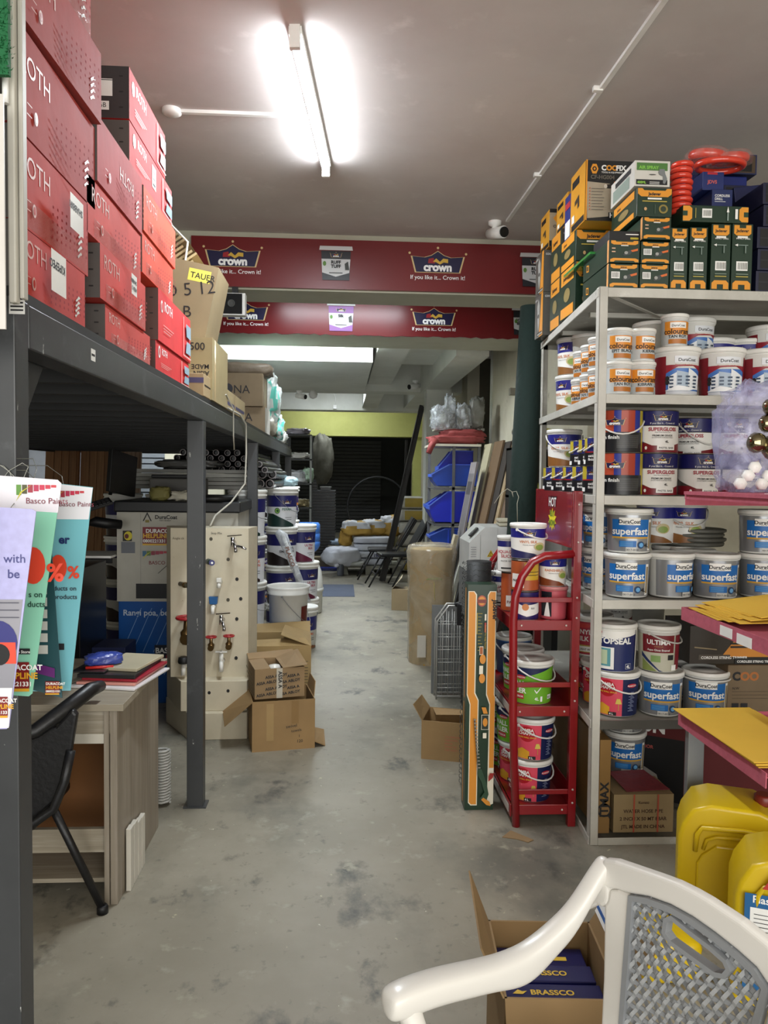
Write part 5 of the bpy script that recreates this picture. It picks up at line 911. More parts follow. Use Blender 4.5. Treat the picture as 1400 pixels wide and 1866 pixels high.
def jade(w,h,bar=0,title=True):
    c=w*.08; it=[('p',[(w*.06,h*.98),(w*.06,h*.86),(w*.15,h*.80),(w*.85,h*.80),(w*.94,h*.86),(w*.94,h*.98),(w*.8,h*.98),(w*.77,h*.93),(w*.23,h*.93),(w*.2,h*.98)],JO),('t',w*.5,h*.83,min(h*.09,w*.2),'Jadever',INK,'c',1.6),
        ('p',[(w*.04,h*.03),(w*.04,h*.14),(w*.14,h*.20),(w*.86,h*.20),(w*.96,h*.14),(w*.96,h*.03),(w*.85,h*.03),(w*.80,h*.09),(w*.20,h*.09),(w*.15,h*.03)],JO),('r',w*.38,h*.74,w*.62,h*.78,LWH),
        ('p',[(w*.45,h*.35),(w*.55,h*.50),(w*.72,h*.58),(w*.92,h*.62),(w*.92,h*.54),(w*.75,h*.48),(w*.68,h*.36),(w*.5,h*.30)],mat('#3c4240',.4,var=0)),('p',[(w*.70,h*.55),(w*.93,h*.64),(w*.93,h*.54),(w*.75,h*.48)],mat('#d86a2a',.4,var=0)),('e',w*.55,h*.44,w*.06,h*.07,mat('#9a9c98',.4,var=0))]
    if bar: it+=[('r',w*.08,h*.38,w*.36,h*.66,W)]+[('r',w*(.11+i*.045),h*.42,w*(.13+i*.045),h*.63,mat('#6a6a66',.5,var=0)) for i in range(5)]
    else: it+=[('r',w*.08,h*.60,w*.2,h*.65,mat('#d8b090',.4,var=0)),('r',w*.08,h*.45,w*.2,h*.50,mat('#d8b090',.4,var=0))]
    return it
def jside(d,h): return [('r',d-.02,0,d,h,mat('#e0a060',.4,var=0)),('p',[(d*.15,h*.35),(d*.25,h*.30),(d*.25,h*.62),(d*.15,h*.68)],JO),('p',[(d*.165,h*.40),(d*.235,h*.36),(d*.235,h*.57),(d*.165,h*.62)],mat('#4a3a18',.5,var=0))]
T0=LV[0]+.001
jbox('green and orange tool box, bottom left of the four small ones on the front corner',1109,1164,480,T0,3.16,.34,dec=lambda w,h:jade(w,h,1),side=jside)
jbox('green and orange tool box with barcode, bottom right of the four small ones',1166,1219,481,T0,3.16,.34,dec=lambda w,h:jade(w,h,1))
zz=at(1130,479,3.16).z+.001
jbox('green and orange tool box without barcode, upper left of the four small ones',1110,1166,437,zz,3.16,.34,dec=lambda w,h:jade(w,h,0),side=jside)
jbox('green and orange tool box with barcode, upper right of the four small ones',1168,1221,440,zz,3.16,.34,dec=lambda w,h:jade(w,h,1))
z3=at(1190,438,3.16).z+.004
jbox('single small green tool box on top of the four, below the larger green box',1171,1223,395,z3,3.16,.34,dec=lambda w,h:jade(w,h,0),side=jside)
z4=at(1190,394,3.16).z+.002
def jbig(w,h): return [('p',[(w*.02,h*.99),(w*.02,h*.80),(w*.12,h*.70),(w*.88,h*.70),(w*.98,h*.80),(w*.98,h*.99),(w*.85,h*.99),(w*.80,h*.92),(w*.2,h*.92),(w*.15,h*.99)],JO),('t',w*.5,h*.75,h*.15,'Jadever',INK,'c',1.8),('r',w*.3,h*.60,w*.7,h*.66,LWH),('r',w*.15,h*.52,w*.85,h*.55,mat('#c9b04a',.4,var=0)),
     ('e',w*.75,h*.27,w*.13,h*.16,mat('#8a7a3a',.4,var=0)),('e',w*.75,h*.27,w*.08,h*.10,mat('#2c3a2a',.4,var=0)),('e',w*.24,h*.26,w*.04,h*.06,mat('#c9a070',.4,var=0)),('r',w*.5,h*.1,w*.52,h*.42,mat('#4a5a48',.4,var=0))]
def jbigs(d,h): return [('p',[(d*.1,h*.99),(d*.1,h*.7),(d*.9,h*.7),(d*.9,h*.99)],JO),('p',[(d*.1,h*.01),(d*.1,h*.22),(d*.9,h*.22),(d*.9,h*.01)],JO),('t',d*.25,h*.78,h*.12,'Jadever',INK,'l',1),('e',d*.5,h*.45,d*.2,h*.14,mat('#8a7a4a',.4,var=0))]
jbox('larger green and orange tool box carrying the white spray gun box',1161,1225,342,z4,3.17,.30,dec=jbig,side=jbigs)
z5=at(1190,341,3.17).z+.003
def spray(w,h): return [('r',w*.05,h*.62,w*.93,h*.92,mat('#4d7a3c',.4,var=0)),('t',w*.12,h*.68,h*.17,'AIR SPRAY',mat('#7fc04a',.4,var=0),'l',1.6),('r',w*.04,h*.06,w*.93,h*.26,INK),('t',w*.07,h*.10,h*.13,'400ML',mat('#8fc84a',.4,var=0),'l',1.4),('r',w*.42,h*.09,w*.7,h*.11,W),('r',w*.42,h*.15,w*.7,h*.17,W),
    ('p',[(w*.66,h*.55),(w*.70,h*.68),(w*.84,h*.68),(w*.86,h*.5),(w*.92,h*.3),(w*.86,h*.1),(w*.80,h*.12),(w*.80,h*.4),(w*.70,h*.45)],mat('#8a8f90',.3,.4,var=0)),('e',w*.5,h*.45,w*.1,h*.02,mat('#4a4a48',.4,var=0))]
jbox('white box with green print and a spray gun picture, top of the tool boxes',1157,1221,292,z5,3.17,.28,hexc='#d5d3cb',dec=spray,side=lambda d,h:[('r',d*.1,h*.1,d*.8,h*.6,mat('#8a9a90',.4,var=0)),('r',d*.2,h*.65,d*.85,h*.85,INK)])
def jtall(w,h,dx=0): 
    it=[('p',[(w*.08,h*.985),(w*.08,h*.86),(w*.2,h*.83),(w*.8,h*.83),(w*.92,h*.86),(w*.92,h*.985),(w*.66,h*.985),(w*.66,h*.94),(w*.34,h*.94),(w*.34,h*.985)],JO),('t',w*.5,h*.88,w*.20,'Jadever',INK,'c',1.4),('r',w*.25,h*.79,w*.75,h*.82,LWH),
     ('p',[(w*.06,h*.02),(w*.06,h*.11),(w*.2,h*.15),(w*.8,h*.15),(w*.94,h*.11),(w*.94,h*.02),(w*.66,h*.02),(w*.66,h*.09),(w*.34,h*.09),(w*.34,h*.02)],JO),('r',w*.22,h*.30,w*.78,h*.44,W)]
    it+=[('r',w*(.3+i*.08),h*.32,w*(.34+i*.08),h*.42,mat('#77776f',.5,var=0)) for i in range(6)]+[('r',w*.2,h*.2,w*.8,h*.215,mat('#b0a04a',.4,var=0)),('r',w*.2,h*.24,w*.8,h*.25,mat('#8a9a8a',.4,var=0)),('p',[(w*.1,h*.68),(w*.25,h*.70),(w*.25,h*.66)],LWH),('r',w*.25,h*.675,w*.75,h*.685,mat('#8fa098',.4,var=0)),('r',w*.6,h*.56,w*.66,h*.67,mat('#6f8078',.4,var=0)),('t',w*.5,h*.765,w*.11,'IMPACT DRILL',W,'c',.5)]
    return it
for i,(a,b,t_) in enumerate(((1222,1253,415),(1257,1289,414),(1296,1331,408),(1334,1371,408))):
    jbox('upright green and orange drill box, %s in the row of four'%['first','second','third','last'][i],a,b,t_,T0,3.16,.30,dec=jtall,pyb=524)
def jhor(w,h): return [('p',[(0,h*.05),(0,h*.95),(w*.10,h*.95),(w*.14,h*.8),(w*.14,h*.2),(w*.10,h*.05)],JO),('r',w*.0,h*.35,w*.07,h*.65,GRN),('p',[(w,h*.05),(w,h*.95),(w*.90,h*.95),(w*.86,h*.8),(w*.86,h*.2),(w*.90,h*.05)],JO),('r',w*.93,h*.35,w*1.0,h*.65,GRN),('r',w*.29,h*.25,w*.44,h*.80,W)]+[('r',w*(.31+i*.02),h*.35,w*(.32+i*.02),h*.7,mat('#77776f',.5,var=0)) for i in range(6)]+[('p',[(w*.66,h*.6),(w*.68,h*.95),(w*.70,h*.6)],LWH),('r',w*.67,h*.1,w*.69,h*.6,mat('#8fa098',.4,var=0)),('r',w*.79,h*.2,w*.83,h*.8,LWH),('r',w*.18,h*.2,w*.19,h*.8,mat('#b0a04a',.4,var=0))]
zr=at(1300,407,3.16).z+.001
jbox('green and orange drill box lying flat across the upright ones',1245,1364,373,zr,3.15,.26,dec=jhor,pyb=405)
for i in range(5):
    zA=T0+i*.091; carton('tool_case_box','dark box end showing a black case, %s in the stack at the right edge'%['lowest','second','third','fourth','topmost'][i],'box',(at(1373+(2 if i%2 else 0)+(8 if i>2 else 0),450,3.2).x,3.17,zA),(.34,.28,.088),0,'#1c1f3a',{'F':[('r',.012,.008,.33,.08,BK),('r',.012,.04,.33,.043,mat('#2c2e33',.4,var=0))]},bevel=.002,rough=.4)
zt=at(1330,372,3.3).z
carton('drill_box','blue cordless drill box between the flat green box and the upper blue box','box',(at(1298,355,3.3).x,3.3,zt-.02),(.092,.25,.082),0,'#1f2c5e',{'F':[('t',.012,.05,.014,'CORDLESS',W,'l',1),('t',.012,.036,.014,'DRILL',W,'l',1),('r',.012,.028,.06,.030,W)]},bevel=.002,rough=.4)
carton('drill_box','blue box with small red print, above the cordless drill box','box',(at(1281,330,3.32).x,3.32,zt+.065),(.095,.28,.078),0,'#22306a',{'F':[('r',.02,.066,.065,.076,mat('#b5303a',.4,var=0)),('t',.022,.028,.02,'JDVS',mat('#c9605a',.4,var=0),'l',1.4)]},bevel=.002,rough=.4)
carton('tool_case_box','open dark box with black case, behind the blue drill boxes','box',(at(1320,330,3.45).x,3.45,zt+.0),(.14,.25,.14),0,'#191d3c',{'F':[('r',.01,.01,.13,.06,BK),('r',.01,.075,.13,.13,BK)]},bevel=.002,rough=.4)
carton('tool_case_box','large navy box slanting up behind the drill boxes','box',(at(1350,400,3.42).x,3.42,zt-.14),(.34,.5,.26),.0,'#1b2250',None,bevel=.003,rough=.35,tilt=(0,math.radians(-8)))
carton('tool_case_box','blue case lying under the topmost open box','box',(at(1262,280,3.6).x,3.6,zt+.14),(.27,.3,.10),0,'#222e72',None,bevel=.006,rough=.3)
carton('tool_case_box','topmost open box of the shelving with a black ribbed case inside','box',(at(1281,250,3.58).x,3.58,zt+.245),(.27,.3,.092),.03,'#1c244c',{'F':[('r',.008,.006,.262,.086,mat('#4a3a28',.6,var=0)),('r',.012,.012,.245,.08,BK),('r',.012,.05,.245,.053,mat('#2c2e33',.4,var=0))],'L':[('t',.1,.03,.03,'DRILL',W,'l',.5)]},bevel=.002,rough=.5)
carton('tool_case_box','navy box filling the space beneath the blue drill boxes','box',(at(1262,380,3.47).x,3.47,T0),(.42,.4,zt-T0-.145),0,'#171b38',None,bevel=.003)
carton('tool_case_box','navy box under the blue case at the back','box',(at(1262,380,3.60).x,3.6,zt-.14),(.2,.3,.275),0,'#171b38',None,bevel=.003)
REDP=mat('#d8402e',.18,var=.1,coat=.6)
for i in range(9):
    z=T0+.245+.004+i*.028 if False else at(1240,388,3.25).z+ i*.0245
    tag(obj('trimmer_line_reel',MB().tube([(.036*math.cos(k*PI/12),.036*math.sin(k*PI/12),0) for k in range(24)],.0115,REDP,8,closed=True),None,0,(at(1240,340,3.25).x+.003*(i%3),3.25,z)),'red coil in the tall stack between the white box and the blue boxes','coil','stack of red coils')
for i,(px,py,s,l) in enumerate(((1290,285,.085,'red coil in clear film, left one on top of the blue box'),(1330,290,.085,'red coil in clear film, right one sliding off the first'))):
    t=thing('coil_pack',l,'coil',at(px,py,3.33),(math.radians(8),math.radians(4-8*i),0)); part('coil',MB().tube([(s*.75*math.cos(k*PI/12),s*.6*math.sin(k*PI/12),-.0) for k in range(24)],.021,REDP,10,closed=True),t)
    part('film',MB().lathe([(.001,-.03),(s*1.1,-.026),(s*1.15,0),(s*.9,.026),(.001,.024)],film('#e0b0a8',.08,.4,14,.08),20,caps=(0,0)),t)
tag(obj('flat_red_pack',MB().tube([(.10*math.cos(k*PI/12),.07*math.sin(k*PI/12),0) for k in range(24)],.014,REDP,8,closed=True),None,0,at(1312,302,3.31)),'flat red coil pack under the two film-wrapped coils','coil')
t=thing('black_blister_box','flat black box with yellow corner on top of the small green boxes','box',(at(1109,430,3.2).x,3.19,at(1130,436,3.16).z+.002)); part('box',MB().box(0,0,0,.135,.2,.042,BK).plane_dec([('r',.09,.008,.125,.016,mat('#b8a82c',.4,var=0)),('r',.07,.026,.125,.03,W)],(0,0,0),(1,0,0),(0,0,1)),t,bevel=.002)
t=thing('green_film_box','long box in shiny green film, left of the small tool boxes','box',(at(1090,440,3.3).x,3.34,at(1130,436,3.16).z-.01)); part('box',MB().box(-.02,0,-.0,.14,.4,.01,mat('#3f9a4c',.1,coat=1)),t)
# left column: larger boxes along the side of the top shelf
def heat(w,h):
    it=[('r',0,0,w,h,mat('#1b1b1a',.4,var=0)),('p',[(w*.05,h*.04),(w*.02,h*.65),(w*.5,h*.62),(w*.8,h*.55),(w*.98,h*.3),(w*.98,h*.12)],mat('#b0a48e',.4,var=.2)),
     ('p',[(w*.10,h*.86),(w*.14,h*.94),(w*.22,h*.94),(w*.26,h*.86),(w*.22,h*.78),(w*.14,h*.78)],JO),('e',w*.18,h*.86,w*.045,h*.04,BK),('e',w*.18,h*.86,w*.02,h*.02,JO),('t',w*.32,h*.84,w*.14,'C',W,'l',2.2),('t',w*.42,h*.84,w*.14,'OO',JO,'l',2.2),('t',w*.62,h*.84,w*.14,'FIX',W,'l',2.2),('t',w*.32,h*.79,w*.045,'TOOLS & EQUIPMENT',W,'l',.6),
     ('t',w*.1,h*.69,w*.11,'CF-HG004',mat('#6a645a',.4,var=0),'l',1.4),('p',[(w*.42,h*.60),(w*.58,h*.62),(w*.60,h*.66),(w*.98,h*.66),(w*.98,h*.52),(w*.78,h*.50),(w*.74,h*.30),(w*.62,h*.30),(w*.62,h*.54),(w*.42,h*.54)],mat('#26231f',.4,var=0)),('p',[(w*.58,h*.65),(w*.80,h*.65),(w*.76,h*.52),(w*.58,h*.54)],mat('#d8772a',.4,var=0)),('e',w*.41,h*.57,w*.035,h*.035,mat('#d8d0c0',.4,var=0)),
     ('p',[(w*.62,h*.04),(w*.98,h*.5),(w*.98,h*.04)],mat('#d8822a',.4,var=0)),('r',w*.48,h*.03,w*.98,h*.14,BK),('t',w*.5,h*.055,w*.13,'HEAT GUN',W,'l',2),('r',0,0,w*.03,h,JO)]
    it+=[('r',w*.12,h*(.52-.05*i),w*(.38-.02*(i%3)),h*(.53-.05*i),mat('#6a645a',.4,var=0)) for i in range(8)]+[('e',w*.08,h*(.525-.05*i),w*.012,h*.01,mat('#c0502a',.4,var=0)) for i in range(8)]
    return it
ylw='#d99a28'
def yside(d,h): return [('r',d*.1,h*.75,d*.6,h*.88,BK),('p',[(d*.3,h*.5),(d*.6,h*.55),(d*.62,h*.35),(d*.5,h*.33),(d*.5,h*.45),(d*.3,h*.42)],mat('#3a3026',.4,var=0)),('r',d*.1,h*.02,d*.95,h*.12,BK),('r',d*.12,h*.15,d*.3,h*.28,W)]
zH=at(1066,415,3.62).z
b0=jbox('large green tool box below the black and yellow heat gun box',1052,1108,472,at(1060,548,3.62).z,3.62,.42,dec=jbig,side=jbigs) if False else None
x0=at(1052,500,3.62).x
carton('tool_box','tall green and orange tool box on the shelf, under another green one','box',(at(1049,500,3.62).x,3.62,T0),(.17,.26,.235),0,JG,{'F':jbig(.17,.235),'L':jbigs(.26,.235)},bevel=.002,rough=.35)
carton('tool_box','green and orange tool box right beneath the heat gun box','box',(at(1050,440,3.62).x,3.62,T0+.237),(.17,.26,.145),0,JG,{'F':jbig(.17,.145),'L':jbigs(.26,.145)},bevel=.002,rough=.35)
carton('tool_box','black and yellow heat gun box with a tool picture, on two green boxes','box',(at(1064,360,3.52).x,3.50,T0+.384),(.225,.22,.27),0,ylw,{'F':heat(.225,.27),'L':yside(.22,.27)},bevel=.002,rough=.35)
def grind(w,h): return [('r',0,0,w,h,mat('#5a5852',.4,var=.3)),('p',[(w*.55,0),(w,0),(w,h),(w*.80,h),(w*.72,h*.6)],JO),('p',[(w*.3,h*.75),(w*.45,h*.92),(w*.62,h*.75),(w*.6,h*.35),(w*.48,h*.12),(w*.36,h*.35)],mat('#a8a8a2',.4,var=0)),('e',w*.46,h*.5,w*.09,h*.05,mat('#2a2824',.4,var=0)),('r',w*.3,h*.03,w*.95,h*.11,BK),('t',w*.4,h*.045,h*.055,'ANGLE GRINDER',W,'l',1),('t',w*.06,h*.88,h*.06,'COOFIX',W,'l',1)]
for i,(h_,l) in enumerate(((.235,'grey and yellow angle grinder box at the rear corner of the top shelf, bottom'),(.225,'grey and yellow angle grinder box stacked on a like one at the rear corner'))):
    carton('tool_box',l,'box',(at(990,550,4.22).x,4.22,T0+.0+(i*.237)),(.155,.17,h_),0,'#3a382f',{'F':grind(.155,h_),'L':grind(.17,h_)},bevel=.002,rough=.35)
carton('tool_box','yellow and black tool box on top of the two angle grinder boxes','box',(at(1000,400,4.2).x,4.18,T0+.47),(.17,.18,.20),.0,ylw,{'F':[('r',0,0,.17,.2,mat('#a89a80',.4,var=.1)),('p',[(.02,.15),(.04,.175),(.08,.175),(.10,.15),(.08,.125),(.04,.125)],JO),('e',.06,.15,.018,.014,BK),('r',0,.18,.17,.2,BK),('r',0,0,.17,.03,BK),('t',.02,.10,.02,'CF-',INK,'l',1)],'L':yside(.18,.2)},bevel=.002,rough=.35)
for i,(h_,l) in enumerate(((.25,'green and yellow grinder box on the shelf between rear corner and tall green box'),(.24,'green and black grinder box, second up between the two tall stacks'))):
    carton('tool_box',l,'box',(at(1022,520,3.95).x,3.95,T0+i*.252),(.14,.2,h_),0,'#27382c',{'F':grind(.14,h_),'L':jbigs(.2,h_)},bevel=.002,rough=.35)
carton('tool_box','plain yellow tool box end beside the heat gun box','box',(at(1032,420,3.9).x,3.88,T0+.494),(.12,.2,.16),0,ylw,{'L':yside(.2,.16),'F':[('r',.01,.02,.1,.05,BK)]},bevel=.002,rough=.35)
carton('tool_box','narrow blue and white box standing before the yellow box end','box',(at(1040,410,3.74).x,3.74,T0+.384),(.04,.1,.215),0,'#26347c',{'F':[('r',.005,.01,.035,.09,W),('r',.005,.15,.035,.17,mat('#b5303a',.4,var=0))],'L':[('r',.01,.01,.09,.09,W),('r',.01,.15,.09,.18,mat('#b5303a',.4,var=0))]},bevel=.001,rough=.35)
# bottom bay
G0=.04
carton('cardboard_box','tall narrow brown carton with round black emblem standing by the front post','box',(at(1091,1450,3.17).x,3.165,G0),(.048,.3,.405),0,'#8a6a3e',{'F':[('e',.024,.10,.030,.030,INK),('e',.024,.10,.023,.023,mat('#8a6a3e',.7)),('t',.040,.07,.05,'JTMAX',INK,'l',1.6,PI/2)]},rough=.3)
carton('cardboard_box','large flat brown carton against the left side of the bottom shelf bay','box',(1.125,3.25,G0),(.02,.95,.44),0,'#8a6e4a',{'L':[('r',.1,.1,.3,.13,mat('#6a5236',.7))]})
P('silver',1137,5,Y=3.5,up=.16,rot=.1,label='silver and blue pail in the bottom bay, lower of the shaded pair'); P('silver',1136,5,Y=3.5,up=.35,rot=.2,label='silver and blue pail in the bottom bay, upper of the shaded pair')
carton('cardboard_box','low carton carrying the shaded silver pails in the bottom bay','box',(1.17,3.38,G0),(.22,.28,.15),0,'#6a563a')
carton('cardboard_box','brown water hose carton with black capitals in the bottom bay','box',(at(1118,1500,3.17).x,3.17,G0),(.262,.20,.165),0,'#96815c',{'F':[('t',.13,.085,.021,'WATER HOSE PIPE',mat('#4a3020',.6),'c',1),('t',.13,.052,.021,'2 INCH X 50 MT 8BAR',mat('#4a3020',.6),'c',1),('t',.13,.018,.021,'JTL MADE IN CHINA',mat('#4a3020',.6),'c',1),('r',.085,0,.092,.165,mat('#b0503a',.5)),('r',.19,0,.197,.165,mat('#b0503a',.5)),('t',.13,.125,.016,'Kuvetti',mat('#4a3020',.6),'c',.5)]})
tag(obj('red_leaflet',MB().add([(0,0,0),(.20,.02,.0),(.14,.17,.03),(-.03,.15,.03),(0,0,.002),(.20,.02,.002),(.14,.17,.032),(-.03,.15,.032)],[(3,2,1,0),(4,5,6,7),(0,1,5,4),(1,2,6,5),(2,3,7,6),(3,0,4,7)],mat('#7a3238',.5,bump=.5,scale=30)),None,0,(at(1140,1470,3.2).x,3.19,G0+.168)),'crumpled dark red leaflet on the water hose carton','leaflet')
RB2='#5c1618'
EW=lambda s:[('r',.02,.28,.19,.40,W),('t',.06,.315,.05,'EDON',mat('#3a2020',.5,var=0),'l',1.8),('e',.042,.335,.016,.018,mat('#3a2020',.5,var=0))]
carton('machine_carton','dark red and black machine carton with white lettering, angled in the bottom bay','box',(1.32,3.62,G0),(.34,.5,.45),math.radians(-32),RB2,{'L':[('r',.32,.30,.48,.42,W),('t',.345,.335,.05,'EDON',mat('#3a2020',.5,var=0),'l',1.8),('r',0,0,.02,.45,BK)]+[('r',.34,.26-.03*i,.47,.263-.03*i,mat('#9a5a5a',.5,var=0)) for i in range(7)],
   'F':[('r',0,0,.34,.30,BK),('t',.04,.32,.075,'EDON',W,'l',2),('t',.10,.24,.022,'WARRIOR',mat('#b0504a',.5,var=0),'l',1),('p',[(.03,.20),(.10,.22),(.14,.16),(.22,.12),(.24,.05),(.22,.05),(.13,.12),(.09,.15)],mat('#8a8580',.5,var=0))],'T':[('t',.05,.12,.11,'EDON',W,'l',2)]})
carton('machine_carton','second dark red machine carton, mostly hidden behind the grey stand leg','box',(1.66,3.45,G0),(.5,.5,.33),0,RB2,{'F':[('t',.16,.25,.06,'EDON',W,'l',2),('e',.12,.27,.02,.02,W)]})
P('vinyl',1374,5,Y=3.52,up=.345,rot=.1,label='maroon pail with white lettering at the right, nearer one on the machine carton'); P('vinyl',1332,5,Y=3.68,up=.345,rot=.1,label='maroon pail with white lettering at the right, farther one')
carton('cardboard_box','brown carton with black lettering on the fifth shelf beneath the trimmer box','box',(at(1326,1260,3.2).x,3.2,LV[4]+.001),(.40,.3,.215),0,'#74624a',{'F':[('t',.02,.15,.05,'C',INK,'l',2.2),('t',.055,.15,.05,'OO',mat('#a8652e',.5,var=0),'l',2.2),('r',.02,.10,.2,.101,INK),('r',.02,.085,.2,.086,INK),('r',.02,.07,.2,.071,INK),('r',.02,.02,.05,.05,INK),('r',.06,.02,.09,.05,INK),('t',.02,.11,.015,'N.W',INK)]})
carton('tool_box','black and orange string trimmer box lying on the brown carton','box',(at(1262,1160,3.2).x,3.22,LV[4]+.218),(.62,.26,.165),0,'#2c241a',{'F':[('p',[(.14,.03),(.22,.13),(.24,.163),(.40,.163),(.40,.03)],mat('#c9822a',.4,var=0)),('p',[(.02,.07),(.12,.06),(.12,.065),(.02,.075)],mat('#8a7a5a',.4,var=0)),('r',.04,.018,.18,.04,mat('#4a4238',.4,var=0)),('t',.05,.022,.016,'CORDLESS STRING TRIMMER',W,'l',.8),('r',.18,.10,.26,.108,BK),('r',.18,.085,.26,.093,BK),('r',.18,.07,.26,.078,BK),('r',.20,.0,.45,.025,BK),('t',.21,.006,.014,'CORDLESS STRING TRIMMER',W,'l',.8),('t',.29,.075,.014,'CF-CST002',INK,'l',.6),('e',.33,.12,.02,.02,mat('#4a3a2a',.4,var=0))]},bevel=.002,rough=.35)
# ================================================================ red display rack
RR=mat('#8a1019',.28,var=.08,coat=.3); BOLT=mat('#d8c8c0',.3,.3)
t=thing('display_rack','red steel display rack on the aisle with curved arms, before the white shelving','rack',(.775,3.33,0)); rp=lambda n,b,l=None,bv=.002: part(n,b,t,l,bv,loc=(-.775,-3.33,0))
XL,XR=.795,1.043
for y in (3.33,3.98):
    FRn=rp('front_post',MB().tube([(.775+.02,y,0),(.772,y,.5),(.765,y,.93),(.772,y,1.03),(.80,y,1.12),(.845,y,1.185),(.90,y,1.212),(1.03,y,1.222)],.0185,RR,12,cap=True),bv=0)
    RPn=rp('rear_post',MB().box(1.025,y-.016,0,1.06,y+.016,1.50,RR))
    if y<3.5: RP,FR=RPn,FRn
    for z in (1.018,.638,.155): rp('guard_rail',MB().bar((.78,y-.0,z),(1.035,y-.0,z),.010,.022,RR))
    for z in (.905,.52,.075): rp('side_rail',MB().bar((.78,y,z),(1.035,y,z),.012,.045,RR))
for z in (.915,.53,.085):
    rp('shelf_plate',MB().box(.785,3.335,z-.004,1.035,3.975,z,RR),bv=0); rp('shelf_lip',MB().box(.768,3.335,z-.045,.774,3.975,z+.012,RR)); rp('back_lip',MB().box(1.035,3.335,z-.03,1.04,3.975,z+.10,RR))
    if z<.9: rp('price_strip',MB().box(.765,3.36,z-.035,.7675,3.95,z+.0,mat('#b9b4ae',.4)),'pale price strip')
rp('sign_panel',MB().add([(1.022,3.35,1.247),(1.022,3.97,1.247),(1.022,3.97,1.495),(1.022,3.35,1.495),(1.026,3.35,1.247),(1.026,3.97,1.247),(1.026,3.97,1.495),(1.026,3.35,1.495)],[(0,1,2,3),(7,6,5,4),(0,4,5,1),(1,5,6,2),(2,6,7,3),(3,7,4,0)],mat('#8a1420',.18,coat=.5)),bv=0)
b=MB(); star=[]
for i in range(20):
    a=2*PI*i/20; r=.075 if i%2 else .045; star.append((.29+r*math.cos(a)*1.0,.11+r*.75*math.sin(a)))
b.plane_dec([('p',star,mat('#e6d82a',.5,var=0)),('t',.29,.175,.065,'HOT',INK,'c',2.6),('t',.29,.174,.060,'HOT',W,'c',1.0),('t',.29,.125,.04,'BUY',mat('#6a8a2a',.5,var=0),'c',1.5),('t',.29,.08,.04,'NOW',mat('#6a8a2a',.5,var=0),'c',1.5)],(1.0215,3.95,1.247),(0,-1,0),(0,0,1)); rp('sticker',b,'yellow starburst sticker',0)
b=MB()
for y in (3.312,):
    for x,z in ((.80,.905),(1.0,.905),(.80,.52),(1.0,.52),(.80,.075),(1.0,.075),(1.043,1.44),(1.043,1.275),(1.043,1.03),(1.043,.94),(1.043,.66),(1.043,.57),(1.043,.17),(1.043,.11)):
        part('bolt',MB().lathe([(.005,0),(.0045,.003),(.001,.004)],BOLT,10,(x,y if x>1.03 else 3.322,z),axis='y'),RP if x>1.03 else FR)
def Q_(kind,px,Y,z,rot,label,cat='pail',name='paint_pail'):
    k=KINDS[kind]; p=at(px,933-(z+k['h']/2-1.55)*1400/Y-40,Y); return pail(kind,(p.x,Y,z),rot-.18,label,cat,None,name)
z=.916
Q_('purple',956,3.45,z,.1,'purple and white tin at the bottom front of the rack top shelf','tin','paint_tin'); Q_('paint',956,3.45,z+.131,.1,'orange and yellow tin on the purple tin in the rack','tin','paint_tin')
Q_('silkp',962,3.49,z+.272,.0,'white pail with navy band and handle, highest on the red rack')
Q_('pink',1008,3.45,z,.1,'stained pink pail with paint runs on the rack top shelf'); Q_('navysmall',1007,3.45,z+.151,.1,'small white pail with navy band standing on the pink pail')
Q_('orange',930,3.66,z,.1,'tall orange tin with white label behind the purple tin','tin','paint_tin'); Q_('silic',926,3.66,z+.191,.1,'white silicone tub with red lettering on the orange tin','tub','tub')
Q_('silic',914,3.82,z+.0,.1,'white silicone tub with red lettering beside the far curved arm','tub','tub')
z=.531
Q_('green',968,3.47,z,.05,'lime green pail with white handle, front of the rack middle shelf'); Q_('green',952,3.68,z,-.2,'lime green pail behind the front one on the rack middle shelf'); Q_('bluep',935,3.88,z+.03,0,'blue pail with grey lid, rearmost on the rack middle shelf')
z=.086
Q_('bamba',966,3.46,z,-.05,'pink and navy pail, lower front one on the rack bottom shelf'); Q_('bamba',970,3.46,z+.192,.05,'pink and navy pail, upper front one under the middle shelf'); 
Q_('bambar',944,3.68,z,-.1,'pink and navy pail, lower one of the middle stack in the rack bottom'); Q_('green',940,3.68,z+.192,-.1,'lime green pail on top of the middle stack in the rack bottom')
Q_('green',924,3.88,z,-.1,'lime green pail, lower one at the far end of the rack bottom'); Q_('green',922,3.88,z+.202,-.1,'lime green pail, upper one at the far end of the rack bottom')
# items on the floor between rack and shelving
Q_('t20c',1024,3.80,0,.1,'white bucket seen through the red rack, standing before the shelving','bucket','paint_bucket') if False else None
# hedge trimmer carton, upright
DG='#16331f'; w,h=.135,1.06; it=[]
O1=mat('#d98f30',.35,var=0); TRM=mat('#e9e4d0',.4,var=0)
def band(x0,x1,z0,z1,e=.0035): return [('r',x0-e,z0-e,x1+e,z1+e,TRM),('r',x0-e*.45,z0-e*.45,x1+e*.45,z1+e*.45,INK),('r',x0,z0,x1,z1,O1)]
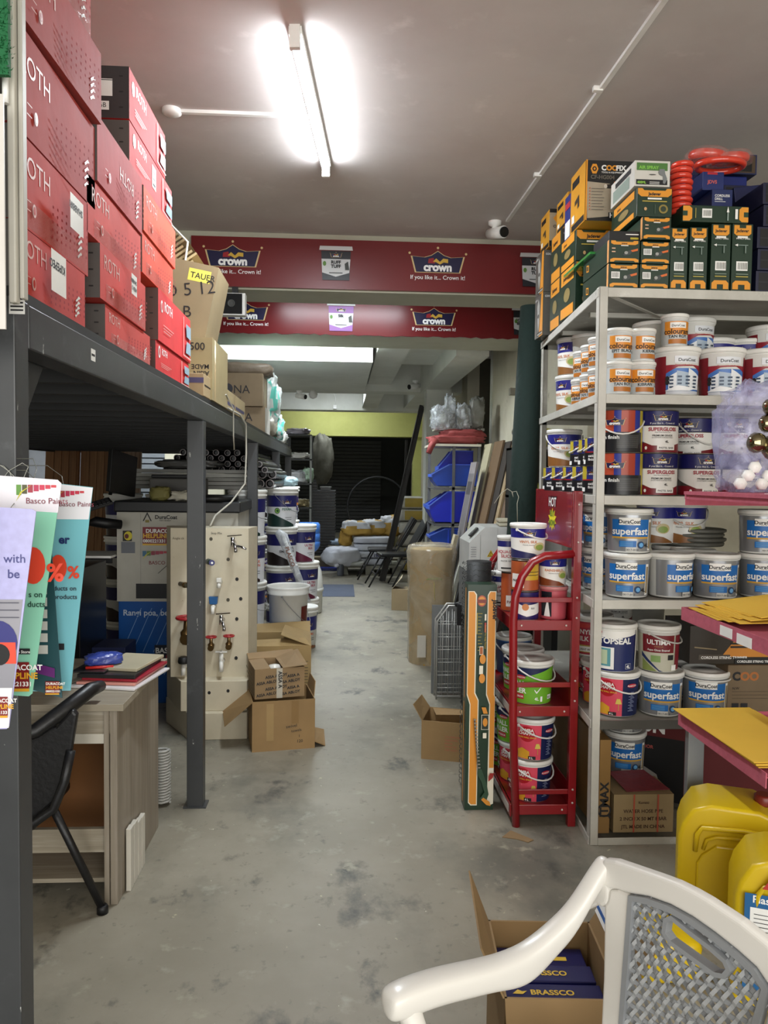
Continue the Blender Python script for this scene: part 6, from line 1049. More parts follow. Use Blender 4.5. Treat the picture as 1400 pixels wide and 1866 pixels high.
# upper stripes
it+=[('p',[(.002,.545),(.002,1.03),(.03,1.03),(.042,1.015),(.042,.555),(.058,.52),(.058,.022),(.028,.022),(.016,.035),(.016,.50)],TRM),('p',[(.005,.55),(.005,1.027),(.028,1.027),(.037,1.012),(.037,.552),(.054,.518),(.054,.027),(.030,.027),(.02,.038),(.02,.503)],O1)]
it+=[('p',[(.092,.545),(.092,1.012),(.102,1.03),(.132,1.03),(.132,.548),(.1345,.535),(.1345,.03),(.118,.022),(.105,.03),(.108,.50)],TRM),('p',[(.096,.55),(.096,1.010),(.105,1.027),(.129,1.027),(.129,.546),(.1335,.532),(.1335,.20),(.112,.20),(.112,.503)],O1)]
it+=[('t',.118,.99,.032,'Jadever',INK,'l',1.8,-PI/2),('e',.065,.985,.021,.026,mat('#b5503a',.4,var=0)),('e',.065,.985,.016,.020,O1),('r',.046,.975,.084,.992,mat('#7a2a1c',.4,var=0)),('r',.042,.83,.046,.93,mat('#b09a3a',.4,var=0))]
for i in range(12): it.append(('r',.048,.925-.0155*i,.068-.004*(i%3),.928-.0155*i,mat('#a8923a',.4,var=0)))
it+=[('r',.078,.895,.086,.925,TRM),('r',.078,.84,.086,.885,mat('#b53a3a',.4,var=0)),('t',.080,.875,.009,'Cordless Pole Hedge Trimmer',mat('#c9a83a',.4,var=0),'l',.5,-PI/2),
     ('r',.056,.735,.074,.775,TRM),('r',.058,.738,.072,.772,mat('#a85a2a',.4,var=0)),('e',.072,.715,.014,.022,O1),('r',.056,.645,.074,.685,TRM),('e',.07,.625,.014,.022,O1),
     ('p',[(.070,.49),(.09,.49),(.10,.46),(.08,.46)],O1),('r',.070,.385,.105,.455,TRM),('r',.072,.387,.103,.453,mat('#1c2a20',.4,var=0)),('e',.088,.42,.011,.02,O1),('r',.078,.345,.095,.37,TRM)]
it+=[('p',[(.034,.44),(.042,.43),(.060,.20),(.056,.19)],mat('#4a4a44',.4,var=0)),('p',[(.058,.20),(.075,.20),(.10,.13),(.11,.08),(.10,.05),(.07,.06),(.09,.09),(.075,.14),(.058,.17)],mat('#2c4a34',.4,var=0)),('p',[(.108,.14),(.13,.16),(.133,.18),(.115,.18),(.108,.165)],mat('#a02a24',.4,var=0)),('p',[(.075,.055),(.10,.03),(.12,.025),(.115,.045),(.085,.065)],O1)]
it+=[('r',.034+.0016*i,.43-.016*i,.046+.0016*i,.436-.016*i,mat('#8a8a80',.4,var=0)) for i in range(15)]
carton('tool_carton','tall green and orange hedge trimmer carton standing upright left of the red rack','box',(.590,3.50,0),(w,.10,h),0,DG,{'F':it,'L':[('r',.03,.02,.05,.5,O1),('r',.04,.52,.06,1.04,O1),('t',.06,.42,.03,'Jadever',INK,'l',1,-PI/2)]},bevel=.002,rough=.35)
# chicken wire roll behind it
t=thing('wire_mesh_roll','dark roll of chicken wire standing behind the hedge trimmer carton','wire roll',(.69,3.78,0))
wm=mat('#4a4b48',.4,.6); part('core',MB().lathe([(.062,0),(.062,1.14)],mat('#161716',.6),18),t)
for k in range(5):
    b=MB()
    for j in range(9):
        z0=.02+k*.226+j*.025; b.tube([(.082*math.cos(2*PI*i/36),.082*math.sin(2*PI*i/36),z0+(.009 if i%2 else 0)+random.uniform(-.002,.002)) for i in range(36)],.0012,wm,4,closed=True)
    part('mesh_band',b,t)
# folded metal grates
t=thing('metal_grate','folded chrome wire grate rack leaning behind the hedge trimmer carton','grate',(.78,5.3,0)); GR=mat('#b9b9b4',.3,.35)
def gr(pts,r=.004): return MB().tube(pts,r,GR,6)
for q,(y0) in enumerate((0,.10)):
    part('frame',gr([(-.10,y0,0),(-.10,y0,.55),(-.02,y0,.66),(.10,y0,.66),(.10,y0,.02),(-.10,y0,.02)],.007),t)
    for i in range(4): part('vertical_wire',gr([(-.06+i*.04,y0,.02),(-.06+i*.04,y0,.62)],.003),t)
    for i in range(6): part('cross_wire',gr([(-.10,y0,.08+i*.09),(.10,y0,.08+i*.09)],.003),t)
part('dark_panel',MB().box(-.12,.14,0,.12,.16,.64,mat('#7d7f7e',.4,.3)),t)
tag(obj('vent_cover',MB().lathe([(.05,0),(.055,.02),(.03,.03),(.001,.031)],BK,16,(.83,5.15,.68)).box(.79,5.1,.56,.90,5.13,.70,BK)),'black plastic fittings lying on top of the folded grate','fittings')
# roll of yellow material in plastic
t=thing('foam_roll','large ochre roll wrapped in clear crinkled plastic standing in the aisle','roll',(.765,6.42,0))
b=MB(); vs=[];fs=[];n=32
for j in range(30):
    z=.955*j/29
    for i in range(n):
        a=2*PI*i/n; r=.178+.006*noise.noise(Vector((math.cos(a)*2,math.sin(a)*2,z*4)))+(.004 if j%4==0 and z>.7 else 0); vs.append((r*math.cos(a),r*math.sin(a),z))
for j in range(29):
    for i in range(n): fs.append((j*n+i,j*n+(i+1)%n,(j+1)*n+(i+1)%n,(j+1)*n+i))
b.add(vs,fs,mat('#b08a3a',.6,bump=.3),True); b.lathe([(.178,0.955),(.08,.958),(.001,.958)],mat('#c9ab62',.6),n,caps=(0,0)); part('roll',b,t)
b=MB(); vs=[];fs=[]; prof=[(0,.185),(.03,.19),(.2,.188),(.4,.19),(.6,.193),(.75,.2),(.85,.205),(.93,.207),(.985,.195),(1.0,.15),(.985,.06),(.98,.002)]
for j,(z,r0) in enumerate(prof):
    for i in range(48):
        a=2*PI*i/48; r=r0+.014*noise.noise(Vector((math.cos(a)*4,math.sin(a)*4,z*6+3)))+.007*noise.noise(Vector((math.cos(a)*15,math.sin(a)*15,z*10))); vs.append((r*math.cos(a),r*math.sin(a),z))
for j in range(len(prof)-1):
    for i in range(48): fs.append((j*48+i,j*48+(i+1)%48,(j+1)*48+(i+1)%48,(j+1)*48+i))
b.add(vs,fs,film('#cfc6b0',.34,.62,3.5,.14),True); part('plastic_wrap',b,t)
part('ribbon',MB().tube([(-.06,-.196,.72),(.0,-.20,.73),(.07,-.19,.72)],.003,mat('#8fb86a',.4),5).tube([(.0,-.20,.73),(.01,-.20,.55)],.002,mat('#c9c06a',.4),5),t); part('paper_note',MB().box(-.13,-.215,.08,-.06,-.207,.26,mat('#cfcabd',.5)),t)
# open carton lying on the aisle floor
openbox('cardboard_box','open brown carton with faint red print on the floor left of the hedge trimmer carton',(.455,4.16,0),(.30,.26,.215),math.radians(-16),'#977a50',{'F':[('t',.13+.0*i,.13-.018*i,.013,s,mat('#b5604a',.6,var=0),'l',.2) for i,s in enumerate(['COLORBOARD','HARDWARE','BRAND','RANGE NO','(CM CREDIT)'])]},
 [((0,0,.215),(0,.26,.215),(-.05,.27,.28),(-.05,.0,.30)),((.02,.26,.215),(.3,.26,.215),(.26,.2,.205),(.05,.2,.19)),((.3,.0,.215),(.3,.26,.215),(.33,.26,.30),(.33,.02,.29))])
carton('cardboard_box','small brown carton with a standing flap left of the ochre roll','box',(.60,8.9,0),(.20,.25,.25),math.radians(-12),'#8f7d5e',None,kids=lambda o:flap(o,(.0,0,.25),(.0,.25,.25),(.10,.22,.40),(.12,.0,.39),'#b5a88c'))
tag(obj('cardboard_scrap',MB().prism([(0,0),(.05,.06),(.13,-.03),(.10,-.05),(.06,-.02)],.003,mat('#8d7350',.8),(.71,3.22,.001),(1,0,0),(0,1,0))),'small torn cardboard scrap on the floor before the red rack','scrap')
# white machine behind
MW=mat('#c9cac6',.4); t=thing('cutting_machine','white office-style machine with warning triangle, behind the red rack','machine',(.82,4.85,.95))
prof=[(0,0),(0,.19),(.10,.29),(.60,.29),(.60,.0)]
b=MB().prism(prof,-.40,MW,(0,0,0),(1,0,0),(0,0,1)); b.plane_dec([('p',[(.115,.10),(.14,.145),(.165,.10)],mat('#d8b62a',.4,var=0)),('p',[(.122,.104),(.14,.137),(.158,.104)],INK),('p',[(.127,.107),(.14,.130),(.153,.107)],mat('#d8b62a',.4,var=0)),('t',.136,.108,.02,'!',INK,'l',1),('r',.20,.05,.42,.15,mat('#20204a',.4,var=0)),('t',.23,.10,.03,'AUTO',W,'l',1),('r',.20,.155,.28,.20,mat('#b9b39a',.5,var=0)),('r',.07,.005,.072,.24,mat('#8f908c',.5,var=0)),('r',.18,.0,.182,.285,mat('#9a9b97',.5,var=0))]+[('r',.01,.10+.015*i,.045,.103+.015*i,mat('#77787a',.5,var=0)) for i in range(5)],(0,0,0),(1,0,0),(0,0,1))
part('housing',b,t,bevel=.006); part('handle',MB().bar((.015,.1,.225),(.07,.1,.28),.05,.014,BK),t,bevel=.004)
b=MB().box(.02,.05,-.62,.06,.35,0,DSTEEL).box(.56,.05,-.62,.60,.35,0,DSTEEL); part('stand',MB().box(.02,.05,-.95,.06,.35,0,DSTEEL),t); part('stand',MB().box(.56,.05,-.95,.60,.35,0,DSTEEL),t); part('drawer_unit',MB().box(.0,.02,-.30,.6,.4,-.005,mat('#6d6f70',.5)),t)
for i in range(2): tag(obj('folded_cloth',MB().box(0,0,0,.24,.2,.022,mat('#b9b39c',.8,bump=.5)),None,.009,(1.02,4.9+.01*i,1.242+i*.024),-.1),['lower','upper'][i]+' folded pale cloth lying on the white machine','cloth')
tag(obj('chicken_wire_scrap',MB().tube([(.86+.05*math.cos(k*1.1),4.72+.02*math.sin(k*1.3),.003+k*.034) for k in range(22)],.003,GR,5)),'tangle of bright wire behind the red rack','wire')
# tall green roll, string
tag(obj('green_roll',MB().tube([(1.095,4.74,0),(1.13,4.76,1.2),(1.185,4.78,2.62)],[.088,.088,.080],mat('#0d241e',.85,bump=.4,scale=30),24)),'tall dark green fabric roll leaning upright behind the white shelving','fabric roll')
tag(obj('string',MB().tube([(.93,4.62,1.40),(.97,4.62,1.46),(1.01,4.63,1.49),(1.045,4.64,1.47),(1.05,4.64,1.44),(1.04,4.64,1.47),(1.07,4.645,1.475),(1.085,4.645,1.44),(1.075,4.64,1.40),(1.08,4.64,1.28)],.0022,mat('#c9c4b0',.7),5)),'loose string tied around the tall green roll','string')
# ================================================================ right middle distance: bins, boards
BB=mat('#1626b0',.3,var=.1); BB2=mat('#1b3f9c',.3,var=.1)
t=thing('bin_rack','grey metal rack holding blue bins, before the white column','rack',(1.0,8.4,0)); 
for x in (1.02,1.50):
    for y in (8.4,9.0): part('post',MB().box(x-1.0+(.20 if (x<1.1 and y<8.5) else 0),y-8.4,0,x-1.0+.03+(.20 if (x<1.1 and y<8.5) else 0),y-8.4+.03,1.90,mat('#5f6063',.4,.3)),t)
for z in (.30,.62,1.02,1.42): part('shelf_bar',MB().box(.02,0,z,.53,.02,z+.03,mat('#5f6063',.4,.3)),t); part('shelf_panel',MB().box(.02,.02,z+.01,.53,.62,z+.02,mat('#4a4b4d',.5)),t)
part('top_board',MB().box(-.02,-.03,1.90,.53,.66,1.925,mat('#c9c2b0',.6)),t)
def bin_(label,x,y,z,L,D,H,m=BB):
    t=thing('storage_bin',label,'bin',(x,y,z),0,None); wl=.006
    prof=[(0,H*.42),(.03,H*.20),(.07,0),(L,0),(L,H),(L*.38,H),(.0,H*.52)]
    for yy in (0,D-wl): part('side_wall',MB().prism(prof,-wl,m,(0,yy,0),(1,0,0),(0,0,1)),t)
    part('shell',MB().box(.07,0,0,L,D,wl,m).box(L-wl,0,0,L,D,H,m).add([(0,0,H*.42),(0,D,H*.42),(.07,D,0),(.07,0,0),(.006,0,H*.42),(.006,D,H*.42),(.076,D,0),(.076,0,0)],[(0,1,2,3),(7,6,5,4),(0,4,5,1)],m),t)
    part('rim',MB().box(-.006,-.004,H*.42,.008,D+.004,H*.56,mat('#4a6ad0',.3)),t)
    part('rib',MB().box(L*.45,-.006,0,L*.48,0,H,mat('#2a4ac8',.3)),t); part('rim',MB().bar((L*.38,-.003,H),(0,-.003,H*.54),.006,.012,mat('#5a78d8',.3)),t); part('rim',MB().bar((L*.38,-.003,H),(L,-.003,H),.006,.012,mat('#3a58d0',.3)),t)
bin_('blue bin on the highest level of the bin rack, front one',.99,8.42,1.46,.52,.28,.24,BB2); bin_('bright blue bin stacked on the front bin of the highest level',1.10,8.70,1.46,.40,.25,.40,BB)
bin_('large royal blue bin with ribbed edge in the middle of the bin rack',.97,8.42,1.06,.54,.28,.34,BB); bin_('blue bin behind the large royal blue one',.97,8.74,1.10,.5,.22,.27,BB2)
bin_('blue bin on the third level of the bin rack',.98,8.42,.82,.45,.28,.17,BB2); bin_('blue bin right beneath the third level one',.98,8.44,.645,.45,.28,.16,BB2)
bin_('steep blue bin at the bottom of the bin rack',.98,8.42,.33,.5,.28,.26,BB)
RS=mat('#8a3a38',.7,bump=.5,scale=14)
blob('red_sack','red woven sack lying on the bin rack top board, lower one','sack',(1.28,8.62,1.927),(.62,.4,.10),RS,31,.10); blob('red_sack','red woven sack lying on the other red sack','sack',(1.36,8.66,2.0),(.50,.36,.10),RS,32,.12)
tag(obj('sack_end',MB().tube([(1.03,8.42,1.96),(.98,8.38,1.90),(.95,8.37,1.82)],[.05,.035,.03],RS,10)),'twisted end of a red sack hanging off the bin rack corner','sack end')
CLR=film('#c9ced2',.15,.8,12,.08); BRW=mat('#8f8f88',.15,alpha=.75,bump=.6,scale=14)
blob('clear_bag','clear bag of glassware at the left end above the red sacks','bag',(1.10,8.60,2.09),(.20,.25,.26),CLR,33,.2); blob('clear_bag','upright clear bag of glassware, tallest above the red sacks','bag',(1.22,8.7,2.10),(.13,.2,.38),CLR,34,.2)
blob('clear_bag','clear bag of glassware in the middle above the red sacks','bag',(1.36,8.62,2.10),(.16,.2,.28),CLR,35,.2); blob('clear_bag','clear bag of glassware at the right end above the red sacks','bag',(1.52,8.65,2.10),(.16,.2,.36),BRW,36,.15)
tag(obj('glass_box',MB().box(0,0,0,.56,.3,.03,mat('#9a9a94',.3)).box(.1,.05,.03,.5,.3,.20,mat('#8b887c',.3,alpha=.8)),None,.004,(1.05,8.62,2.085)),'grey tray with a clear box under the glassware bags','tray')
# leaning boards along the right wall
def board(label,y,w,xb,xt,h,hexc,th=.02,m=None,dec=None,cat='board',z0=0):
    a=math.atan2(xt-xb,h); m=m or patchy('board_'+hexc.strip('#')+str(int(y*100)),hexc,[('#4d3a28',3,.5,.8,(9,9,.4))],.6,.05); b=MB().box(-th,0,0,0,w,h/math.cos(a),m)
    if dec: b.plane_dec(dec(w,h/math.cos(a)),(-th,w,0),(0,-1,0),(0,0,1))
    return tag(obj('leaning_board',b,None,0,(xb,y,z0),(0,a,0)),label,cat)
def carved(w,h):
    it=[]; g=mat('#6d6866',.6,var=0); d=mat('#454140',.6,var=0)
    it+=[('r',.03,h*.08,w-.03,h*.93,g),('r',.05,h*.80,w-.05,h*.88,d)]
    for k in range(7):
        it.append(('p',[(.05+.01*k,h*(.36-.03*k)),(w*.5,h*(.62-.035*k)),(w-.05-.01*k,h*(.36-.03*k)),(w-.07-.01*k,h*(.36-.03*k)),(w*.5,h*(.60-.035*k)),(.07+.01*k,h*(.36-.03*k))],d if k%2 else g))
    return it
board('grey board with carved wave pattern leaning beside the bin rack',7.9,.36,1.12,1.42,1.72,'#8b8584',dec=carved); board('pale cream board sticking up behind the carved grey board',8.05,.40,1.22,1.60,1.92,'#b0a888',m=mat('#b5ad8e',.7))
for i,(y,w,xb,xt,h,c,l) in enumerate(((7.55, 0.45, 1.22, 1.62, 1.93, '#6d563a', 'brown wooden plank leaning on the right wall, next to the cream board'), (7.3, 0.3, 1.24, 1.64, 1.91, '#2b241d', 'dark plank leaning between two brown ones'), (7.18, 0.12, 1.25, 1.66, 1.93, '#a08a68', 'thin light wooden plank edge leaning on the right wall'), (6.86, 0.3, 1.27, 1.68, 1.93, '#6f5843', 'wide brown plank leaning on the right wall, right of the thin light one'), (6.45, 0.36, 1.31, 1.69, 1.9, '#3d2a26', 'dark reddish plank leaning on the right wall'), (6.3, 0.12, 1.36, 1.7, 1.89, '#33261f', 'darkest plank leaning on the right wall, rightmost'))): board(l,y,w,xb,xt,h,c)
for i,(y,c,l,h) in enumerate(((7.55,'#b3a88c','rough stone-coloured slab leaning low before the boards',.98),(7.45,'#2a2825','thin dark panel leaning right of the stone slab',.97),(7.38,'#a8a89c','thin white panel leaning between dark panels',.95),(7.30,'#1f1e1c','black panel leaning before the carved board, right of the white one',.90))): board(l,y,.14 if i==0 else .07,.93+.04*i,1.17+.04*i,h,c,th=.035,m=mat(c,.8,bump=.6 if i==0 else .1,scale=20))
for i in range(2): tag(obj('grey_pipe',MB().tube([(1.40+.06*i,6.15,0),(1.50+.04*i,6.25,1.45-.3*i)],.03,mat('#5d5853',.7),10)),['taller','shorter'][i]+' grey pipe standing against the dark planks on the right','pipe')
t=thing('stock_shelf','dim wall shelf with clear packs behind the planks, left of the green roll','shelf',(1.35,5.85,0)); part('shelf_board',MB().box(0,0,1.40,.42,.4,1.42,mat('#77756d',.5)),t); part('shelf_board',MB().box(0,0,1.78,.42,.4,1.80,mat('#8a887e',.5)),t); part('side_panel',MB().box(.0,.0,0,.02,.4,1.8,mat('#2a2723',.7)),t); part('back_panel',MB().box(.0,.38,0,.42,.4,1.8,mat('#1c1a17',.8)),t)
for i in range(3): blob('clear_pack',['grey clear-wrapped pack, lower one on the wall shelf top','grey clear-wrapped pack stacked upper on the wall shelf','yellow and clear pack at the right of the wall shelf top'][i],'pack',(1.46+(.14 if i==2 else 0),6.0,1.80+(.085 if i==1 else 0)),(.22 if i<2 else .12,.25,.085 if i<2 else .15),BRW if i<2 else mat('#a8a03a',.3,bump=.5),40+i,.06)
blob('clear_pack','yellow striped pack on the middle board of the wall shelf','pack',(1.55,6.0,1.42),(.24,.25,.10),mat('#77762f',.4,bump=.6),44,.08)
tag(obj('wall_bracket',MB().box(1.66,7.55,2.38,1.78,7.62,2.45,mat('#7a7566',.7))),'small rusty bracket fixed high on the right wall','bracket')
# ================================================================ far background
BP=mat('#17130f',.5)
for i,(a,b_,l) in enumerate((((.60,11.3,.02),(1.17,11.35,2.62),'long dark metal profile leaning on the white column, left one'),((.64,11.3,.02),(1.19,11.33,2.60),'long dark metal profile leaning on the white column, right one'))): tag(obj('metal_profile',MB().bar(a,b_,.05,.05,BP)),l,'metal profile')
tag(obj('metal_profile',MB().bar((1.08,13.2,.14),(1.12,13.3,2.2),.04,.04,BP)),'short dark profile upright behind the sack pile near the column','metal profile')
def fold_chair(label,x,y,rz):
    t=thing('folding_chair',label,'chair',(x,y,0),rz); m=mat('#0f1014',.35)
    part('seat',MB().box(-.24,-.2,.42,.2,.2,.47,m),t,bevel=.02)
    part('backrest',MB().prism([(.20,.52),(.26,.50),(.50,.90),(.44,.95)],-.38,m,(0,-.19,0),(1,0,0),(0,0,1)),t,bevel=.01)
    for s in (-1,1):
        part('leg',MB().tube([(-.40,s*.2,0),(-.16,s*.2,.43)],.012,m,8),t); part('leg',MB().tube([(-.06,s*.2,0),(.10,s*.2,.30),(.46,s*.2,.92)],.012,m,8),t)
    part('stretcher',MB().tube([(-.30,-.2,.18),(-.30,.2,.18)],.009,m,8),t); return t
fold_chair('black padded chair in the aisle distance, nearer one of two',.78,11.0,.1); fold_chair('black padded chair behind the nearer one, its seat a little higher',.66,11.75,.0)
t=thing('pallet','pale grey pallet carrying white sacks in the distance','pallet',(-.02,12.15,0)); 
part('deck',MB().box(0,0,.11,1.0,.8,.14,mat('#8d8c80',.7)),t)
for x in (0,.42,.85): part('foot',MB().prism([(.0,0),(.15,0),(.12,.11),(.0,.11)],-.8,mat('#8d8c80',.7),(x,0,0),(1,0,0),(0,0,1)),t)
SW=mat('#c3c6cf',.5,bump=.3,scale=8)
def sack(label,x,y,z,w,d,h,m=SW,seed=0,txt=None,patch=None,rot=None,group=None):
    o=blob('cement_sack',label,'sack',(x,y,z),(w,d,h),m,seed,.03,2,e=.35,group=group,patch=patch,rot=rot)
    return o
for i in range(4): sack(['lowest','second','third','topmost'][i]+' white sack of the numbered pile on the pallet',.52,12.45,.142+i*.115,.62,.5,.112,SW,50+i)
b=MB()
for i,(s,z) in enumerate((('1953',.39),('198',.28))): tag(obj('sack_print',MB().plane_dec([('t',0,0,.075,s,NV,'l',1.4)],(.52,12.195,z),(1,0,0),(0,0,1))),['upper','lower'][i]+' dark blue number printed on a sack of the white pile','print')
blob('cement_sack','white sack slumped at a slant left of the numbered pile','sack',(.02,12.2,.14),(.55,.5,.30),mat('#c9ccd6',.5,bump=.4),57,.12,2,e=.5,rot=(0,.0,.5)); blob('cement_sack','flat grey white sack at the foot of the slanting one','sack',(.14,12.18,.14),(.5,.35,.09),mat('#a8a9a4',.6,bump=.4),58,.06,2,e=.5)
YS=mat('#b58f3c',.6,bump=.5); YWP=(mat('#c9cbd0',.5,bump=.4),lambda x,y,z:z>.45 and noise.noise(Vector((x*4,y*4,z*4+5)))>-.25)
blob('cement_sack','yellow and white sack on top of the pallet pile, left one','sack',(.26,12.5,.60),(.48,.4,.24),YS,60,.12,2,e=.6,patch=YWP); blob('cement_sack','yellow sack on top of the pallet pile, middle one by the dark profile','sack',(.55,12.6,.60),(.40,.4,.26),YS,61,.12,2,e=.6,patch=YWP)
blob('cement_sack','yellow and white sack on top of the pallet pile, right one','sack',(.82,12.65,.58),(.36,.4,.34),YS,62,.14,2,e=.6,patch=YWP); blob('cement_sack','yellow sack drooping over the left side of the pile','sack',(.08,12.6,.42),(.22,.3,.26),YS,63,.14,2,e=.6)
YP=(mat('#a8903a',.5),lambda x,y,z: x>-.28 and .15<z<.85)
for i in range(6):
    sack(['lowest','second','third','fourth','fifth','topmost'][i]+(' yellow-labelled' if i in(0,1,4,5) else ' plain white')+' sack in the pile by the column',1.17,12.6,.02+i*.205,.46,.4,.20,mat('#b0ada2',.6,bump=.3),70+i,patch=YP if i in (0,1,4,5) else None)
carton('cardboard_box','low grey brown carton with blue bag on the rear floor step','box',(-.22,13.35,.14),(.30,.3,.22),0,'#8a8578'); blob('plastic_bag','blue and white bag lying on the low carton at the rear','bag',(-.05,13.5,.362),(.34,.25,.10),mat('#9fb4cf',.4,bump=.5),80,.1)
carton('cardboard_box','wide flat brown carton on the floor against the rear step','box',(-.48,12.85,0),(.45,.25,.20),0,'#8d8168'); tag(obj('blue_strip',MB().box(-.45,12.65,0,-.02,12.8,.05,mat('#1f2f8a',.3)),None,.01),'dark blue plastic strip on the floor before the wide flat carton','strip')
tag(obj('grey_canister',MB().lathe([(.05,0),(.055,.02),(.055,.22),(.045,.25),(.001,.255)],mat('#4d5058',.4),16,(.0,12.0,0))),'small dark grey canister on the floor at the end of the pallet','canister')
tag(obj('floor_mat',MB().box(-.36,9.9,0,.19,11.0,.006,mat('#4a5468',.7))),'dark blue grey mat lying on the aisle floor in the distance','mat')
for i in range(23):
    t=thing('crate','black plastic crate of the tall stack on the rear step','crate',(-.53,13.4,.142+i*.051),0,'stack of black crates'); m=mat('#0e0f11',.35)
    part('tray',MB().box(0,0,0,.43,.3,.045,m),t,bevel=.003); part('rim',MB().box(-.005,-.006,.040,.437,.306,.0475,mat('#55585c',.4)),t)
for i in range(4): tag(obj('crate',MB().box(0,0,0,.12,.2,.045,mat('#0e0f11',.35)),None,.003,(-.53,13.45,.142+23*.051+i*.05)),'small black crate stacked at the left on top of the tall crate stack','crate','small crates on the crate stack')
tag(obj('white_tray',MB().box(0,0,0,.18,.3,.05,mat('#2a2b2d',.3)).box(-.01,-.005,.05,.19,.3,.06,mat('#b9bab6',.4)),None,.003,(-.36,13.42,.142+23*.051+.0)),'pale rimmed tray on top of the tall crate stack','tray')
t=thing('metal_rack','dark metal rack with bags past the end of the platform','rack',(-.85,12.0,0)); MR=mat('#3a3c3c',.4,.5)
for x in (0,.36):
    for y in (0,.5): part('post',MB().box(x,y,0,x+.03,y+.03,2.2,mat('#7a7d7a',.4,.5) if x and not y else MR),t)
for z in (.15,.6,1.05,1.42,1.80,2.18): part('shelf_panel',MB().box(0,0,z,.39,.53,z+.02,MR),t)
for i,(x,z,s,c,l) in enumerate(((.18,1.82,(.34,.3,.10),'#b9b6ae','crumpled white and black packets on the rack second board'),(.15,1.44,(.36,.3,.20),'#c3c5c8','white printed bag bulging from the rack third board'),(.33,1.46,(.16,.25,.22),'#9fb8a0','pale green bag at the right of the rack third board'),(.2,1.07,(.3,.3,.12),'#8a7d5a','yellowish packets on the rack fourth board'),(.2,.62,(.34,.3,.16),'#6a6a66','grey packets low on the dark rack'),(.16,2.20,(.34,.3,.10),'#8f8a92','grey lilac bundle lying on top of the dark rack'))):
    blob('packet_bag',l,'bag',(-.85+x,12.2,z),s,mat(c,.3,bump=.8,scale=16),90+i,.2)
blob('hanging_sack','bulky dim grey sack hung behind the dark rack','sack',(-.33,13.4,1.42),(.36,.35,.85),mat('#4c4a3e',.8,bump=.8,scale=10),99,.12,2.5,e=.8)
# far dark area
t=thing('hose_coil','large dark coil of hose standing in the unlit rear room','coil',(.85,17.9,.86)); b=MB()
for k in range(3): part('loop',MB().tube([(.70*math.cos(i*PI/20),.06*k,.70*math.sin(i*PI/20)) for i in range(40)],.022,mat('#2c2d30',.4),8,closed=True),t)
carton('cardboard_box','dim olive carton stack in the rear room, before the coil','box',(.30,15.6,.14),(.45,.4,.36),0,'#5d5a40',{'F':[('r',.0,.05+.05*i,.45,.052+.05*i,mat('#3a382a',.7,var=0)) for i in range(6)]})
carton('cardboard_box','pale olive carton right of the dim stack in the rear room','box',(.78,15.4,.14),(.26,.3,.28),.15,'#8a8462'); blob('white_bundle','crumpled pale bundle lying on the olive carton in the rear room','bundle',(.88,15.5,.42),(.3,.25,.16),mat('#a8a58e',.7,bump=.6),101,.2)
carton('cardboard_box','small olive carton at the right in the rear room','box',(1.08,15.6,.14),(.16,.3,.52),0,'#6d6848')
# ================================================================ foreground: sandpaper stand, jerrycans, open carton, chair
PINK=mat('#b5596a',.85,bump=.3,scale=40); YSH=mat('#d9ae38',.75,var=.06); GST=mat('#8b8f93',.35,.5)
t=thing('sheet_stand','grey display stand with pink-edged trays at the right edge','stand',(1.285,2.2,0))
part('leg',MB().box(.02,.56,0,.082,.59,.661,GST),t,bevel=.003)
for x,y in ((.47,.56),(.47,.01)): part('upright',MB().box(x,y,0,x+.04,y+.03,1.52,GST),t,bevel=.003)
for z in (.665,1.065,1.495):
    part('tray',MB().box(0,0,z-.004,.5,.6,z,mat('#a84f5e',.6)),t); part('tray_edge',MB().box(-.004,0,z-.035 if z<1.4 else z-.012,.0,.6,z+.012,PINK),t,'pink tray edge')
    part('tray_edge',MB().box(0,.6,z-.035,.5,.604,z+.012,PINK),t)
part('top_slab',MB().box(-.012,-.0,1.500,.5,.59,1.512,PINK),t,'pink top slab')
part('price_note',MB().box(-.0065,.22,1.035,-.005,.30,1.068,W),t,'white price note'); part('price_note',MB().box(-.0065,.10,1.03,-.005,.19,1.063,W),t,'white price note')
part('price_note',MB().box(.03,.05,1.5125,.09,.12,1.514,W),t,'white price note')
for i in range(4): tag(obj('sandpaper_sheet',MB().box(0,0,0,.30,.55,.0025,YSH),None,0,(1.278-.004*i,2.235+.006*(i%2),.679+i*.0045),.01*(i-1)),['lowest','second','third','topmost'][i]+' yellow sandpaper sheet on the lowest pink tray','sandpaper','yellow sheets on the lowest tray')
for i in range(9): tag(obj('sandpaper_sheet',MB().add([(0,0,0),(.28,0,.004*i),(.28,.23,.006*i),(0,.25,0),(0,0,.0022),(.28,0,.0022+.004*i),(.28,.23,.0022+.006*i),(0,.25,.0022)],[(3,2,1,0),(4,5,6,7),(0,1,5,4),(1,2,6,5),(2,3,7,6),(3,0,4,7)],YSH),None,0,(1.279+.012*i,2.52-.05*(i%3),1.079+i*.0032),-.06+.015*i),'yellow sandpaper sheet fanned on the middle pink tray, layer %s from below'%['one','two','three','four','five','six','seven','eight','nine'][i],'sandpaper','yellow sheets on the middle tray')
